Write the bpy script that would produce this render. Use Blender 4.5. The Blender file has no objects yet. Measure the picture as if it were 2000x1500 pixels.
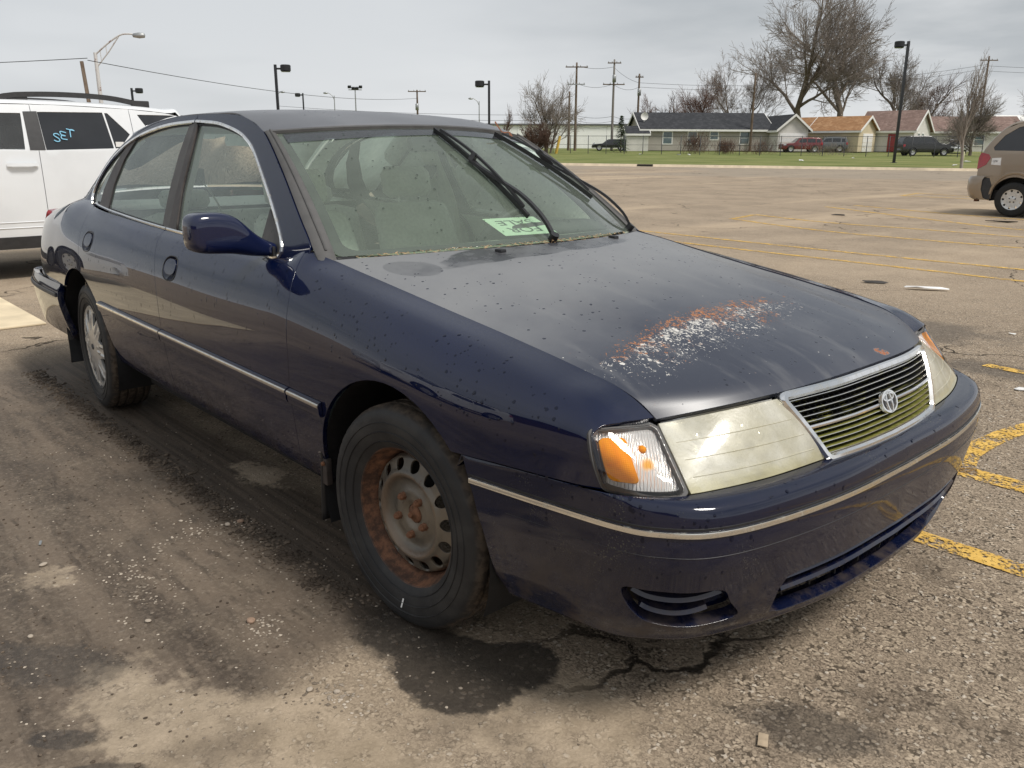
import bpy, bmesh, math, random
import numpy as np
from mathutils import Vector, Matrix, Euler
from mathutils.geometry import delaunay_2d_cdt
random.seed(7); RNG=np.random.default_rng(7)
SC=bpy.context.scene
COL=SC.collection
# ---------------- camera ----------------
CAM=np.array([1.76060,-2.04987,1.28991])
RT=np.array([0.67103811,0.74141273,0.00387641]); UPV=np.array([-0.20426475,0.17984495,0.96225345]); FW=np.array([-0.7127298,0.64650055,-0.2721273])
cd=bpy.data.cameras.new('camera'); cam=bpy.data.objects.new('camera',cd); COL.objects.link(cam)
M=Matrix.Identity(4)
for i in range(3):
    M[i][0]=RT[i];M[i][1]=UPV[i];M[i][2]=-FW[i];M[i][3]=CAM[i]
cam.matrix_world=M
cd.sensor_fit='HORIZONTAL';cd.sensor_width=36.0;cd.lens=36.0*1636.913/2000.0
cd.clip_start=.05;cd.clip_end=3000
cd.dof.use_dof=False
SC.camera=cam
# ---------------- world: overcast sky ----------------
SUN_EL=math.radians(56); SUN_AZ=math.radians(14)      # direction towards the sun, from +X
W=bpy.data.worlds.new('World');SC.world=W;W.use_nodes=True
nt=W.node_tree;nt.nodes.clear()
def wn(t,**k):
    n=nt.nodes.new(t)
    for a,b in k.items(): setattr(n,a,b)
    return n
out=wn('ShaderNodeOutputWorld');bg=wn('ShaderNodeBackground')
sky=wn('ShaderNodeTexSky');sky.sky_type='NISHITA';sky.sun_disc=False
sky.sun_elevation=SUN_EL;sky.sun_rotation=math.pi/2-SUN_AZ;sky.air_density=1.0;sky.dust_density=4.0
tc=wn('ShaderNodeTexCoord');sep=wn('ShaderNodeSeparateXYZ');nt.links.new(tc.outputs['Generated'],sep.inputs[0])
def wm(op,a,b=None,c=None,clamp=False):
    n=wn('ShaderNodeMath',operation=op);n.use_clamp=clamp
    for i,v in enumerate((a,b,c)):
        if v is None: continue
        if isinstance(v,(int,float)): n.inputs[i].default_value=v
        else: nt.links.new(v,n.inputs[i])
    return n.outputs[0]
zz=wm('MAXIMUM',sep.outputs[2],0.0)
den=wm('ADD',zz,.12)
cx=wm('DIVIDE',sep.outputs[0],den);cy=wm('DIVIDE',sep.outputs[1],den)
cmb=wn('ShaderNodeCombineXYZ');nt.links.new(cx,cmb.inputs[0]);nt.links.new(cy,cmb.inputs[1])
noi=wn('ShaderNodeTexNoise');noi.inputs['Scale'].default_value=.22;noi.inputs['Detail'].default_value=4;noi.inputs['Roughness'].default_value=.5
nt.links.new(cmb.outputs[0],noi.inputs['Vector'])
rmp=wn('ShaderNodeValToRGB');nt.links.new(noi.outputs['Fac'],rmp.inputs[0])
rmp.color_ramp.elements[0].position=.38;rmp.color_ramp.elements[0].color=(.32,.355,.385,1)
rmp.color_ramp.elements[1].position=.62;rmp.color_ramp.elements[1].color=(.68,.705,.73,1)
# pale band towards the horizon, whiter in the north-east (camera right) where the cloud breaks up
band=wm('POWER',wm('SUBTRACT',1.0,zz),14.0)
east=wm('ADD',wm('MULTIPLY',sep.outputs[0],.62),wm('MULTIPLY',sep.outputs[1],.62))
east=wm('MULTIPLY',wm('ADD',east,.25),1.0,clamp=True)
noi2=wn('ShaderNodeTexNoise');noi2.inputs['Scale'].default_value=1.1;noi2.inputs['Detail'].default_value=5
nt.links.new(cmb.outputs[0],noi2.inputs['Vector'])
brk=wm('MULTIPLY',wm('MULTIPLY',wm('SUBTRACT',noi2.outputs['Fac'],.40),3.2,clamp=True),east,clamp=True)
mixb=wn('ShaderNodeMix',data_type='RGBA');nt.links.new(wm('MULTIPLY',band,.85),mixb.inputs[0]);nt.links.new(rmp.outputs[0],mixb.inputs[6]);mixb.inputs[7].default_value=(.86,.875,.885,1)
mixc=wn('ShaderNodeMix',data_type='RGBA');nt.links.new(wm('MULTIPLY',brk,.8),mixc.inputs[0]);nt.links.new(mixb.outputs[2],mixc.inputs[6]);mixc.inputs[7].default_value=(1.0,1.0,1.0,1)
sks=wn('ShaderNodeVectorMath',operation='SCALE');nt.links.new(sky.outputs[0],sks.inputs[0]);sks.inputs['Scale'].default_value=.10
mixd=wn('ShaderNodeMix',data_type='RGBA');mixd.inputs[0].default_value=.94
nt.links.new(sks.outputs[0],mixd.inputs[6]);nt.links.new(mixc.outputs[2],mixd.inputs[7])
nt.links.new(mixd.outputs[2],bg.inputs[0]);bg.inputs[1].default_value=.515
nt.links.new(bg.outputs[0],out.inputs[0])
# ---------------- sun (soft, through cloud) ----------------
sl=bpy.data.lights.new('sun','SUN');so=bpy.data.objects.new('sun',sl);COL.objects.link(so)
sl.energy=1.5;sl.angle=math.radians(16);sl.color=(1,.955,.89)
sd=Vector((math.cos(SUN_AZ)*math.cos(SUN_EL),math.sin(SUN_AZ)*math.cos(SUN_EL),math.sin(SUN_EL)))
so.rotation_euler=(-sd).to_track_quat('-Z','Y').to_euler();so.location=(0,0,30)
SC.view_settings.view_transform='Standard';SC.view_settings.look='None';SC.view_settings.exposure=.97;SC.view_settings.gamma=1
SC.view_settings.use_curve_mapping=False
SC.render.engine='CYCLES'
SC.cycles.max_bounces=10;SC.cycles.transparent_max_bounces=24;SC.cycles.glossy_bounces=4;SC.cycles.diffuse_bounces=4;SC.cycles.transmission_bounces=6
# ---------------- materials ----------------
MATS={}
class N:
    def __init__(s,name):
        s.m=bpy.data.materials.new(name);s.m.use_nodes=True;s.t=s.m.node_tree;s.t.nodes.clear()
        s.out=s.t.nodes.new('ShaderNodeOutputMaterial')
        MATS[name]=s.m
    def n(s,t,**k):
        x=s.t.nodes.new(t)
        for a,b in k.items(): setattr(x,a,b)
        return x
    def l(s,a,b): s.t.links.new(a,b)
    def val(s,inp,v):
        if isinstance(v,(int,float)): inp.default_value=v
        elif isinstance(v,(tuple,list)): inp.default_value=tuple(v)+((1,) if len(v)==3 and inp.type=='RGBA' else ())
        else: s.l(v,inp)
    def coord(s,kind='Object',scale=None,loc=None,rot=None):
        c=s.n('ShaderNodeTexCoord').outputs[kind]
        if scale is None and loc is None and rot is None: return c
        mp=s.n('ShaderNodeMapping');s.l(c,mp.inputs[0])
        if scale is not None: mp.inputs['Scale'].default_value=scale if isinstance(scale,tuple) else (scale,)*3
        if loc is not None: mp.inputs['Location'].default_value=loc
        if rot is not None: mp.inputs['Rotation'].default_value=rot
        return mp.outputs[0]
    def noise(s,vec,scale,detail=4,rough=.55,dist=0):
        x=s.n('ShaderNodeTexNoise');s.l(vec,x.inputs['Vector']);x.inputs['Scale'].default_value=scale;x.inputs['Detail'].default_value=detail;x.inputs['Roughness'].default_value=rough;x.inputs['Distortion'].default_value=dist
        return x.outputs['Fac']
    def vor(s,vec,scale,feature='F1',out='Distance',rnd=1):
        x=s.n('ShaderNodeTexVoronoi');x.feature=feature;s.l(vec,x.inputs['Vector']);x.inputs['Scale'].default_value=scale
        if 'Randomness' in x.inputs: x.inputs['Randomness'].default_value=rnd
        return x.outputs[out]
    def math(s,op,a,b=0.,c=None,clamp=False):
        x=s.n('ShaderNodeMath',operation=op);x.use_clamp=clamp
        s.val(x.inputs[0],a);s.val(x.inputs[1],b)
        if c is not None: s.val(x.inputs[2],c)
        return x.outputs[0]
    def ramp(s,f,stops,interp='LINEAR'):
        x=s.n('ShaderNodeValToRGB');x.color_ramp.interpolation=interp;s.l(f,x.inputs[0]);e=x.color_ramp.elements
        while len(e)<len(stops): e.new(.5)
        for i,(p,c) in enumerate(stops):
            e[i].position=p;e[i].color=tuple(c)+((1,) if len(c)==3 else ()) if isinstance(c,(tuple,list)) else (c,c,c,1)
        return x.outputs[0]
    def mix(s,f,a,b):
        x=s.n('ShaderNodeMix',data_type='RGBA');s.val(x.inputs[0],f);s.val(x.inputs[6],a);s.val(x.inputs[7],b);return x.outputs[2]
    def ss(s,v,lo,hi):
        x=s.n('ShaderNodeMapRange');x.interpolation_type='SMOOTHSTEP';s.val(x.inputs[0],v);x.inputs[1].default_value=lo;x.inputs[2].default_value=hi;return x.outputs[0]
    def bump(s,h,strength=.3,dist=.01,nrm=None):
        x=s.n('ShaderNodeBump');s.l(h,x.inputs['Height']);x.inputs['Strength'].default_value=strength;x.inputs['Distance'].default_value=dist
        if nrm is not None: s.l(nrm,x.inputs['Normal'])
        return x.outputs[0]
    def sep(s,v):
        x=s.n('ShaderNodeSeparateXYZ');s.l(v,x.inputs[0]);return x.outputs
    def bsdf(s,base=(.5,.5,.5),rough=.5,metal=0,spec=.5,coat=0,coatr=.05,normal=None,alpha=None,trans=0,ior=1.5,sub=0,emis=None,sheen=0):
        b=s.n('ShaderNodeBsdfPrincipled')
        s.val(b.inputs['Base Color'],base);s.val(b.inputs['Roughness'],rough);s.val(b.inputs['Metallic'],metal);s.val(b.inputs['Specular IOR Level'],spec)
        s.val(b.inputs['Coat Weight'],coat);s.val(b.inputs['Coat Roughness'],coatr);s.val(b.inputs['Transmission Weight'],trans);s.val(b.inputs['IOR'],ior)
        if normal is not None: s.l(normal,b.inputs['Normal'])
        if alpha is not None: s.val(b.inputs['Alpha'],alpha)
        s.b=b;b.inputs['Coat IOR'].default_value=s.coatior if hasattr(s,'coatior') else 1.5
        return b.outputs[0]
    def done(s,sh):
        s.l(sh,s.out.inputs[0]);return s.m
def simple(name,col,rough=.6,metal=0,var=.12,scale=20,bump=0,spec=.5,coat=0,coatr=.1):
    """plain surface with a little tonal variation and optional relief"""
    n=N(name);c=n.coord()
    f=n.noise(c,scale,4)
    a=tuple(max(0,x*(1-var)) for x in col);b=tuple(min(1,x*(1+var)) for x in col)
    nr=n.bump(n.noise(c,scale*3,3),bump,.01) if bump else None
    return n.done(n.bsdf(n.ramp(f,[(.3,a),(.7,b)]),rough,metal,spec,coat,coatr,nr))
# ---------------- mesh builders ----------------
def tag(o,label=None,cat=None,group=None,kind=None):
    if label: o['label']=label
    if cat: o['category']=cat
    if group: o['group']=group
    if kind: o['kind']=kind
    return o
def setpar(o,par):
    if par is not None: o.parent=par
    return o
def empty(name,loc=(0,0,0),rz=0,par=None):
    o=bpy.data.objects.new(name,None);COL.objects.link(o);o.location=loc;o.rotation_euler=(0,0,rz);o.empty_display_size=.2
    return setpar(o,par)
def mk(name,V,F,mat=None,par=None,smooth=True,normals=None,sharp=None,loc=None,rot=None):
    me=bpy.data.meshes.new(name)
    me.from_pydata([tuple(map(float,v)) for v in V],[],[tuple(int(i) for i in f) for f in F])
    if mat is not None:
        for m in (mat if isinstance(mat,(list,tuple)) else [mat]): me.materials.append(m)
    if smooth: me.polygons.foreach_set('use_smooth',[True]*len(me.polygons))
    me.update()
    if normals is not None: me.normals_split_custom_set_from_vertices([tuple(map(float,x)) for x in normals])
    elif sharp is not None:
        bm=bmesh.new();bm.from_mesh(me);bm.normal_update()
        a=math.radians(sharp)
        for e in bm.edges:
            if len(e.link_faces)==2 and e.calc_face_angle(0)>a: e.smooth=False
        bm.to_mesh(me);bm.free()
    o=bpy.data.objects.new(name,me);COL.objects.link(o)
    if loc is not None: o.location=loc
    if rot is not None: o.rotation_euler=rot
    return setpar(o,par)
def mirrored(o,par):
    """left-hand twin of a right-hand part (y -> -y), as a mesh of its own"""
    me=o.data;V=np.empty(len(me.vertices)*3);me.vertices.foreach_get('co',V);V=V.reshape(-1,3)
    Mo=np.array(o.matrix_local)[:3];V=V@Mo[:,:3].T+Mo[:,3];V[:,1]*=-1
    F=[tuple(reversed(p.vertices)) for p in me.polygons]
    nr=None
    if me.has_custom_normals:
        nn=np.zeros((len(V),3))
        cn=np.empty(len(me.loops)*3);me.corner_normals.foreach_get('vector',cn);cn=cn.reshape(-1,3)
        vi=np.empty(len(me.loops),int);me.loops.foreach_get('vertex_index',vi)
        nn[vi]=cn;nn[:,1]*=-1;nr=nn
    n=mk(o.name.split('.')[0],V,F,[m for m in me.materials],par,smooth=me.polygons[0].use_smooth if len(me.polygons) else True,normals=nr)
    mi=np.empty(len(me.polygons),int);me.polygons.foreach_get('material_index',mi);n.data.polygons.foreach_set('material_index',mi)
    if nr is None:
        se=[e.use_edge_sharp for e in me.edges]
        if any(se):
            key={tuple(sorted(e.vertices)):e.use_edge_sharp for e in me.edges}
            for e in n.data.edges: e.use_edge_sharp=key.get(tuple(sorted(e.vertices)),False)
    for k in ('label','kind','group'):
        if k in o: n[k]=o[k]
    for c in o.children: mirrored(c,n)
    return n
def dens(pts,step,closed=True):
    pts=[np.array(q,float) for q in pts];o=[]
    n=len(pts)
    for i in range(n if closed else n-1):
        a,b=pts[i],pts[(i+1)%n];k=max(1,int(np.ceil(np.linalg.norm(b-a)/step)))
        for j in range(k): o.append(a+(b-a)*j/k)
    if not closed: o.append(pts[-1])
    return np.array(o)
def smooth_line(pts,step,closed=False):
    """Catmull-Rom through points, resampled"""
    P=np.array(pts,float);n=len(P)
    if closed: Q=np.vstack([P[-1],P,P[0],P[1]])
    else: Q=np.vstack([2*P[0]-P[1],P,2*P[-1]-P[-2]])
    o=[]
    for i in range(1,len(Q)-2):
        a,b,c,d=Q[i-1],Q[i],Q[i+1],Q[i+2];k=max(1,int(np.ceil(np.linalg.norm(c-b)/step)))
        for j in range(k):
            t=j/k;o.append(.5*((2*b)+(c-a)*t+(2*a-5*b+4*c-d)*t*t+(-a+3*b-3*c+d)*t**3))
    if not closed: o.append(P[-1])
    return np.array(o)
def inpoly(P,poly):
    x,y=P[:,0],P[:,1];r=np.zeros(len(P),bool);j=len(poly)-1
    for i in range(len(poly)):
        xi,yi=poly[i];xj,yj=poly[j]
        c=((yi>y)!=(yj>y))
        if yi!=yj: r^=c&(x<(xj-xi)*(y-yi)/(yj-yi)+xi)
        j=i
    return r
def pdist(P,poly):
    a=poly;b=np.roll(poly,-1,0);d=np.full(len(P),1e9)
    for i in range(len(a)):
        v=b[i]-a[i];l=(v@v)+1e-12
        t=np.clip(((P-a[i])@v)/l,0,1);d=np.minimum(d,np.linalg.norm(P-a[i]-t[:,None]*v,axis=1))
    return d
def tri2d(outer,holes,res,scale=(1,1)):
    s=np.array(scale,float)
    loops=[np.array(outer)*s]+[np.array(h)*s for h in holes]
    loops=[dens(l,res*.8) for l in loops]
    lo=loops[0].min(0);hi=loops[0].max(0)
    gx=np.arange(lo[0]+res*.5,hi[0],res);gy=np.arange(lo[1]+res*.5,hi[1],res)
    G=np.array([(a,b) for a in gx for b in gy]) if len(gx) and len(gy) else np.zeros((0,2))
    if len(G):
        k=inpoly(G,loops[0]);G=G[k]
        for h in loops[1:]:
            if len(G): G=G[~inpoly(G,h)]
        for l in loops:
            if len(G): G=G[pdist(G,l)>res*.45]
    pts=[];edges=[]
    for l in loops:
        b=len(pts);pts+=[tuple(q) for q in l];edges+=[(b+i,b+(i+1)%len(l)) for i in range(len(l))]
    pts+=[tuple(q) for q in G]
    r=delaunay_2d_cdt([Vector(q) for q in pts],edges,[],0,1e-7)
    P=np.array([tuple(v) for v in r[0]]);T=np.array([tuple(f) for f in r[2] if len(f)==3])
    cen=P[T].mean(1);ok=inpoly(cen,loops[0])
    for h in loops[1:]: ok&=~inpoly(cen,h)
    T=T[ok]
    a=P[T[:,1]]-P[T[:,0]];b=P[T[:,2]]-P[T[:,0]];ar=a[:,0]*b[:,1]-a[:,1]*b[:,0]
    T[ar<0]=T[ar<0][:,::-1]
    T=T[np.abs(ar)>1e-10]
    used=np.unique(T);mp=-np.ones(len(P),int);mp[used]=np.arange(len(used))
    return P[used]/s,mp[T]
CREF=np.array([-1.35,0,.55])
def surfn(fn,u,v,h=2e-4):
    P=fn(u,v);a=fn(u+h,v)-fn(u-h,v);b=fn(u,v+h)-fn(u,v-h)
    n=np.cross(a,b);l=np.linalg.norm(n,axis=1,keepdims=True);return P,n/np.maximum(l,1e-12)
def panel(name,fn,outer,holes=(),mat=None,par=None,res=.03,hem=.014,edge=.0016,gap=.0018,scale=(1,1),ref=CREF,off=0.,holehem=None,h=2e-4):
    """sheet panel cut from a parametric surface, with rolled edges"""
    P2,T=tri2d(outer,holes,res,scale)
    P,n=surfn(fn,P2[:,0],P2[:,1],h)
    fl=((P-np.array(ref))*n).sum()<0
    if fl: n=-n;T=T[:,::-1]
    P=P+n*off
    ec={}
    for t in T:
        for i in range(3):
            e=(int(t[i]),int(t[(i+1)%3]));ec[e]=1
    bd=[e for e in ec if (e[1],e[0]) not in ec]
    V=[P];NN=[n];F=[tuple(t) for t in T]
    if hem:
        o=np.zeros_like(P)
        for a,b in bd:
            d=P[b]-P[a];q=np.cross(d,(n[a]+n[b])/2);l=np.linalg.norm(q)
            if l>1e-12: o[a]+=q/l;o[b]+=q/l
        bi=sorted({i for e in bd for i in e});ix={v:k for k,v in enumerate(bi)}
        ob=o[bi];ob/=np.maximum(np.linalg.norm(ob,axis=1,keepdims=True),1e-9)
        P[bi]=P[bi]-ob*gap
        B=P[bi];nb=n[bi]
        r1=B+ob*edge-nb*edge;r2=B+ob*edge-nb*hem
        b0=len(P);k=len(bi)
        V+=[r1,r2];NN+=[ob,ob]
        for a,b in bd:
            i,j=ix[a],ix[b]
            F.append((b,a,b0+i,b0+j));F.append((b0+j,b0+i,b0+k+i,b0+k+j))
    return mk(name,np.vstack(V),F,mat,par,True,np.vstack(NN))
def gridmesh(name,A,mat=None,par=None,closeu=False,closev=False,ref=None,sharp=None,flip=False):
    nu,nv=A.shape[:2];F=[]
    for i in range(nu if closeu else nu-1):
        for j in range(nv if closev else nv-1):
            a=i*nv+j;b=((i+1)%nu)*nv+j;c=((i+1)%nu)*nv+(j+1)%nv;d=i*nv+(j+1)%nv
            F.append((a,b,c,d))
    V=A.reshape(-1,3)
    if flip: F=[f[::-1] for f in F]
    if ref is not None:
        s=0
        for f in F[::max(1,len(F)//60)]:
            n=np.cross(V[f[1]]-V[f[0]],V[f[3]]-V[f[0]]);s+=n@(V[f[0]]-np.array(ref))
        if s<0: F=[f[::-1] for f in F]
    return mk(name,V,F,mat,par,True,sharp=sharp)
def sweep(name,path,nrm,prof,mat=None,par=None,closed=False,caps=True,sharp=35):
    """profile (a along side vector, b along surface normal) swept on a path"""
    P=np.array(path,float);n=len(P);NR=np.array(nrm,float)
    if NR.ndim==1: NR=np.tile(NR,(n,1))
    if closed: T=np.roll(P,-1,0)-np.roll(P,1,0)
    else:
        T=np.empty_like(P);T[1:-1]=P[2:]-P[:-2];T[0]=P[1]-P[0];T[-1]=P[-1]-P[-2]
    T/=np.maximum(np.linalg.norm(T,axis=1,keepdims=True),1e-9)
    S=np.cross(T,NR);S/=np.maximum(np.linalg.norm(S,axis=1,keepdims=True),1e-9)
    B=np.cross(S,T);m=len(prof)
    A=np.array([[P[i]+S[i]*a+B[i]*b for a,b in prof] for i in range(n)])
    F=[]
    for i in range(n if closed else n-1):
        for j in range(m):
            a=i*m+j;b=((i+1)%n)*m+j;c=((i+1)%n)*m+(j+1)%m;d=i*m+(j+1)%m
            F.append((a,d,c,b))
    if caps and not closed: F.append(tuple(range(m)));F.append(tuple((n-1)*m+j for j in reversed(range(m))))
    o=mk(name,A.reshape(-1,3),F,mat,par,True)
    bm=bmesh.new();bm.from_mesh(o.data);bmesh.ops.recalc_face_normals(bm,faces=bm.faces)
    for e in bm.edges:
        if len(e.link_faces)==2 and e.calc_face_angle(0)>math.radians(sharp): e.smooth=False
    bm.to_mesh(o.data);bm.free()
    return o
def circ(r,n=8,sx=1,sy=1): return [(r*sx*math.cos(2*math.pi*i/n),r*sy*math.sin(2*math.pi*i/n)) for i in range(n)]
def tube(name,path,r,mat=None,par=None,n=8,closed=False,up=(0,0,1)):
    P=np.array(path,float);U=np.tile(np.array(up,float),(len(P),1))
    T=np.gradient(P,axis=0)
    for i in range(len(P)):
        t=T[i]/max(np.linalg.norm(T[i]),1e-9)
        if abs(t@U[i])>.9: U[i]=np.array([1,0,0]) if abs(t[0])<.9 else np.array([0,1,0])
    return sweep(name,P,U,circ(r,n),mat,par,closed,True,60)
def lathe(name,prof,mat=None,par=None,n=48,axis='y',sharp=None,loc=None,rot=None,closed=False):
    A=np.empty((n,len(prof),3))
    for i in range(n):
        a=2*math.pi*i/n;c,s=math.cos(a),math.sin(a)
        for j,(r,h) in enumerate(prof):
            A[i,j]=(r*c,h,r*s) if axis=='y' else ((r*c,r*s,h) if axis=='z' else (h,r*c,r*s))
    nu,nv=n,len(prof);F=[]
    for i in range(nu):
        for j in range(nv if closed else nv-1): F.append((i*nv+j,((i+1)%nu)*nv+j,((i+1)%nu)*nv+(j+1)%nv,i*nv+(j+1)%nv))
    o=mk(name,A.reshape(-1,3),F,mat,par,True,loc=loc,rot=rot)
    bm=bmesh.new();bm.from_mesh(o.data);bmesh.ops.remove_doubles(bm,verts=bm.verts,dist=1e-6);bmesh.ops.recalc_face_normals(bm,faces=bm.faces)
    if sharp:
        for e in bm.edges:
            if len(e.link_faces)==2 and e.calc_face_angle(0)>math.radians(sharp): e.smooth=False
    bm.to_mesh(o.data);bm.free()
    return o
def boxes(name,bl,mat=None,par=None,bevel=0,loc=None,rot=None,seg=2):
    """one mesh out of boxes (x0,y0,z0,x1,y1,z1)"""
    bm=bmesh.new()
    for b in bl:
        x0,y0,z0,x1,y1,z1=b[:6]
        vs=[bm.verts.new(q) for q in ((x0,y0,z0),(x1,y0,z0),(x1,y1,z0),(x0,y1,z0),(x0,y0,z1),(x1,y0,z1),(x1,y1,z1),(x0,y1,z1))]
        for f in ((3,2,1,0),(4,5,6,7),(0,1,5,4),(1,2,6,5),(2,3,7,6),(3,0,4,7)): bm.faces.new([vs[i] for i in f])
    if bevel: bmesh.ops.bevel(bm,geom=bm.edges[:],offset=bevel,segments=seg,affect='EDGES',profile=.6)
    me=bpy.data.meshes.new(name);bm.to_mesh(me);bm.free()
    if mat is not None: me.materials.append(mat)
    if bevel:
        me.polygons.foreach_set('use_smooth',[True]*len(me.polygons))
        b2=bmesh.new();b2.from_mesh(me)
        for e in b2.edges:
            if len(e.link_faces)==2 and e.calc_face_angle(0)>math.radians(50): e.smooth=False
        b2.to_mesh(me);b2.free()
    o=bpy.data.objects.new(name,me);COL.objects.link(o)
    if loc is not None: o.location=loc
    if rot is not None: o.rotation_euler=rot
    return setpar(o,par)
def prism(name,poly,axis,a,b,mat=None,par=None,loc=None,rot=None,bevel=0):
    """polygon extruded along an axis; poly in the other two axes, in xyz order"""
    bm=bmesh.new()
    def pt(q,h): return (h,q[0],q[1]) if axis=='x' else ((q[0],h,q[1]) if axis=='y' else (q[0],q[1],h))
    va=[bm.verts.new(pt(q,a)) for q in poly];vb=[bm.verts.new(pt(q,b)) for q in poly];n=len(poly)
    bm.faces.new(va);bm.faces.new(vb[::-1])
    for i in range(n): bm.faces.new([va[i],vb[i],vb[(i+1)%n],va[(i+1)%n]])
    bmesh.ops.recalc_face_normals(bm,faces=bm.faces)
    if bevel: bmesh.ops.bevel(bm,geom=bm.edges[:],offset=bevel,segments=2,affect='EDGES')
    me=bpy.data.meshes.new(name);bm.to_mesh(me);bm.free()
    if mat is not None: me.materials.append(mat)
    o=bpy.data.objects.new(name,me);COL.objects.link(o)
    if loc is not None: o.location=loc
    if rot is not None: o.rotation_euler=rot
    return setpar(o,par)
def copy_tree(o,par=None):
    c=o.copy();COL.objects.link(c);c.parent=par
    for k in o.children: copy_tree(k,c)
    return c
# ================= lot frame: r metres to the right of the view axis, d metres ahead of the camera =================
FX,FY=-.7407,.6718
def gz(d):
    return float(np.interp(d,[-400,15,90,108,2000],[0,0,.50,.85,.85]))
def lot(r,d,z=None,dz=0.):
    x=CAM[0]+r*(-FX*0+FY)+d*FX; y=CAM[1]+r*(-FX)+d*FY
    return (x,y,(gz(d) if z is None else z)+dz)
def depth_of(x,y): return (x-CAM[0])*FX+(y-CAM[1])*FY
HEAD=math.atan2(-FX,FY)          # heading of the 'right' axis in the world
def ground_mat():
    n=N('worn_asphalt');c=n.coord();x,y,z=n.sep(c)
    cam_d=n.math('ADD',n.math('MULTIPLY',n.math('SUBTRACT',x,float(CAM[0])),FX),n.math('MULTIPLY',n.math('SUBTRACT',y,float(CAM[1])),FY))
    def blob(cx,cy,rx,ry,rot=0.,wob=.35,sc=3.):
        dx=n.math('SUBTRACT',x,cx);dy=n.math('SUBTRACT',y,cy);ca,sa=math.cos(rot),math.sin(rot)
        a=n.math('ADD',n.math('MULTIPLY',dx,ca/rx),n.math('MULTIPLY',dy,sa/rx));b=n.math('ADD',n.math('MULTIPLY',dx,-sa/ry),n.math('MULTIPLY',dy,ca/ry))
        d=n.math('SQRT',n.math('ADD',n.math('MULTIPLY',a,a),n.math('MULTIPLY',b,b)))
        d=n.math('ADD',d,n.math('MULTIPLY',n.math('SUBTRACT',n.noise(c,sc*.8,4,.6),.5),wob*2.6));return n.math('ADD',d,n.math('MULTIPLY',n.math('SUBTRACT',n.noise(c,sc*6,4,.65),.5),wob*1.0))
    big=n.noise(c,.16,5,.6);mid=n.noise(c,.9,6,.62);sm=n.noise(c,6,5,.65)
    # stone aggregate
    wv=n.n('ShaderNodeTexNoise');n.l(c,wv.inputs['Vector']);wv.inputs['Scale'].default_value=55;wv.inputs['Detail'].default_value=3
    wsc=n.n('ShaderNodeVectorMath',operation='SCALE');n.l(wv.outputs['Color'],wsc.inputs[0]);wsc.inputs['Scale'].default_value=.016
    wad=n.n('ShaderNodeVectorMath',operation='ADD');n.l(c,wad.inputs[0]);n.l(wsc.outputs[0],wad.inputs[1]);cw_=wad.outputs[0]
    vf=n.n('ShaderNodeTexVoronoi');n.l(cw_,vf.inputs['Vector']);vf.inputs['Scale'].default_value=240;cf_=n.sep(vf.outputs['Color'])
    vc=n.n('ShaderNodeTexVoronoi');n.l(cw_,vc.inputs['Vector']);vc.inputs['Scale'].default_value=105
    cs=n.sep(vc.outputs['Color'])
    v2=n.n('ShaderNodeTexVoronoi');n.l(cw_,v2.inputs['Vector']);v2.inputs['Scale'].default_value=62
    c2=n.sep(v2.outputs['Color'])
    stone=n.mix(cs[0],(.20,.158,.115),(.55,.45,.34))
    light=n.math('MULTIPLY',n.ss(c2[1],.80,.84),n.ss(v2.outputs['Distance'],.55,.35))
    stone=n.mix(n.math('MULTIPLY',light,.75),stone,n.mix(c2[2],(.50,.41,.30),(.70,.65,.58)))
    stone=n.mix(n.ss(vc.outputs['Distance'],.48,.68),stone,(.045,.036,.028))
    fm=n.ss(n.noise(c,22,3,.6),.40,.56)
    finec=n.mix(cf_[0],(.070,.055,.042),(.42,.335,.25))
    stone=n.mix(n.math('MULTIPLY',fm,n.math('SUBTRACT',1.0,light)),stone,finec)
    dry=n.mix(n.ss(mid,.35,.68),(.31,.245,.176),(.47,.375,.27))
    # how much bare aggregate shows (right of the car) against silt-filled surface
    agg=n.math('ADD',n.math('MULTIPLY',n.ss(n.math('ADD',n.math('ADD',y,n.math('MULTIPLY',x,.45)),n.math('MULTIPLY',n.math('SUBTRACT',mid,.5),.8)),-1.35,.15),.65),n.math('MULTIPLY',n.ss(sm,.42,.66),.45),clamp=True)
    agg=n.math('ADD',n.math('MULTIPLY',agg,.82),.10)
    col=n.mix(agg,n.mix(.45,dry,stone),stone)
    # distance tone: large warm and dark drifts across the lot
    col=n.mix(n.math('MULTIPLY',n.ss(big,.45,.68),.35),col,(.27,.21,.15))
    streak=n.noise(n.coord(scale=(.05,.5,1),rot=(0,0,.35)),1.,5,.6)
    col=n.mix(n.math('MULTIPLY',n.math('MULTIPLY',n.ss(streak,.50,.70),n.ss(cam_d,8,16)),.6),col,(.25,.20,.152))
    col=n.mix(n.math('MULTIPLY',n.ss(n.noise(n.coord(scale=(.4,.05,1),rot=(0,0,-.2)),1.3,5),.50,.66),n.math('MULTIPLY',n.ss(cam_d,6,14),.45)),col,(.58,.45,.31))
    col=n.mix(n.math('MULTIPLY',n.ss(cam_d,4.5,9),n.math('ADD',n.math('MULTIPLY',n.ss(mid,.35,.65),.30),.12)),col,(.47,.375,.275))
    # grey repaving strip before the kerb
    kl=n.math('ADD',cam_d,n.math('MULTIPLY',n.math('ADD',n.math('MULTIPLY',n.math('SUBTRACT',x,float(CAM[0])),FY),n.math('MULTIPLY',n.math('SUBTRACT',y,float(CAM[1])),-FX)),.375))
    gs=n.math('MULTIPLY',n.ss(n.math('ADD',kl,n.math('MULTIPLY',mid,5)),41,43),n.ss(n.noise(c,.07,3),.40,.5))
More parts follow.
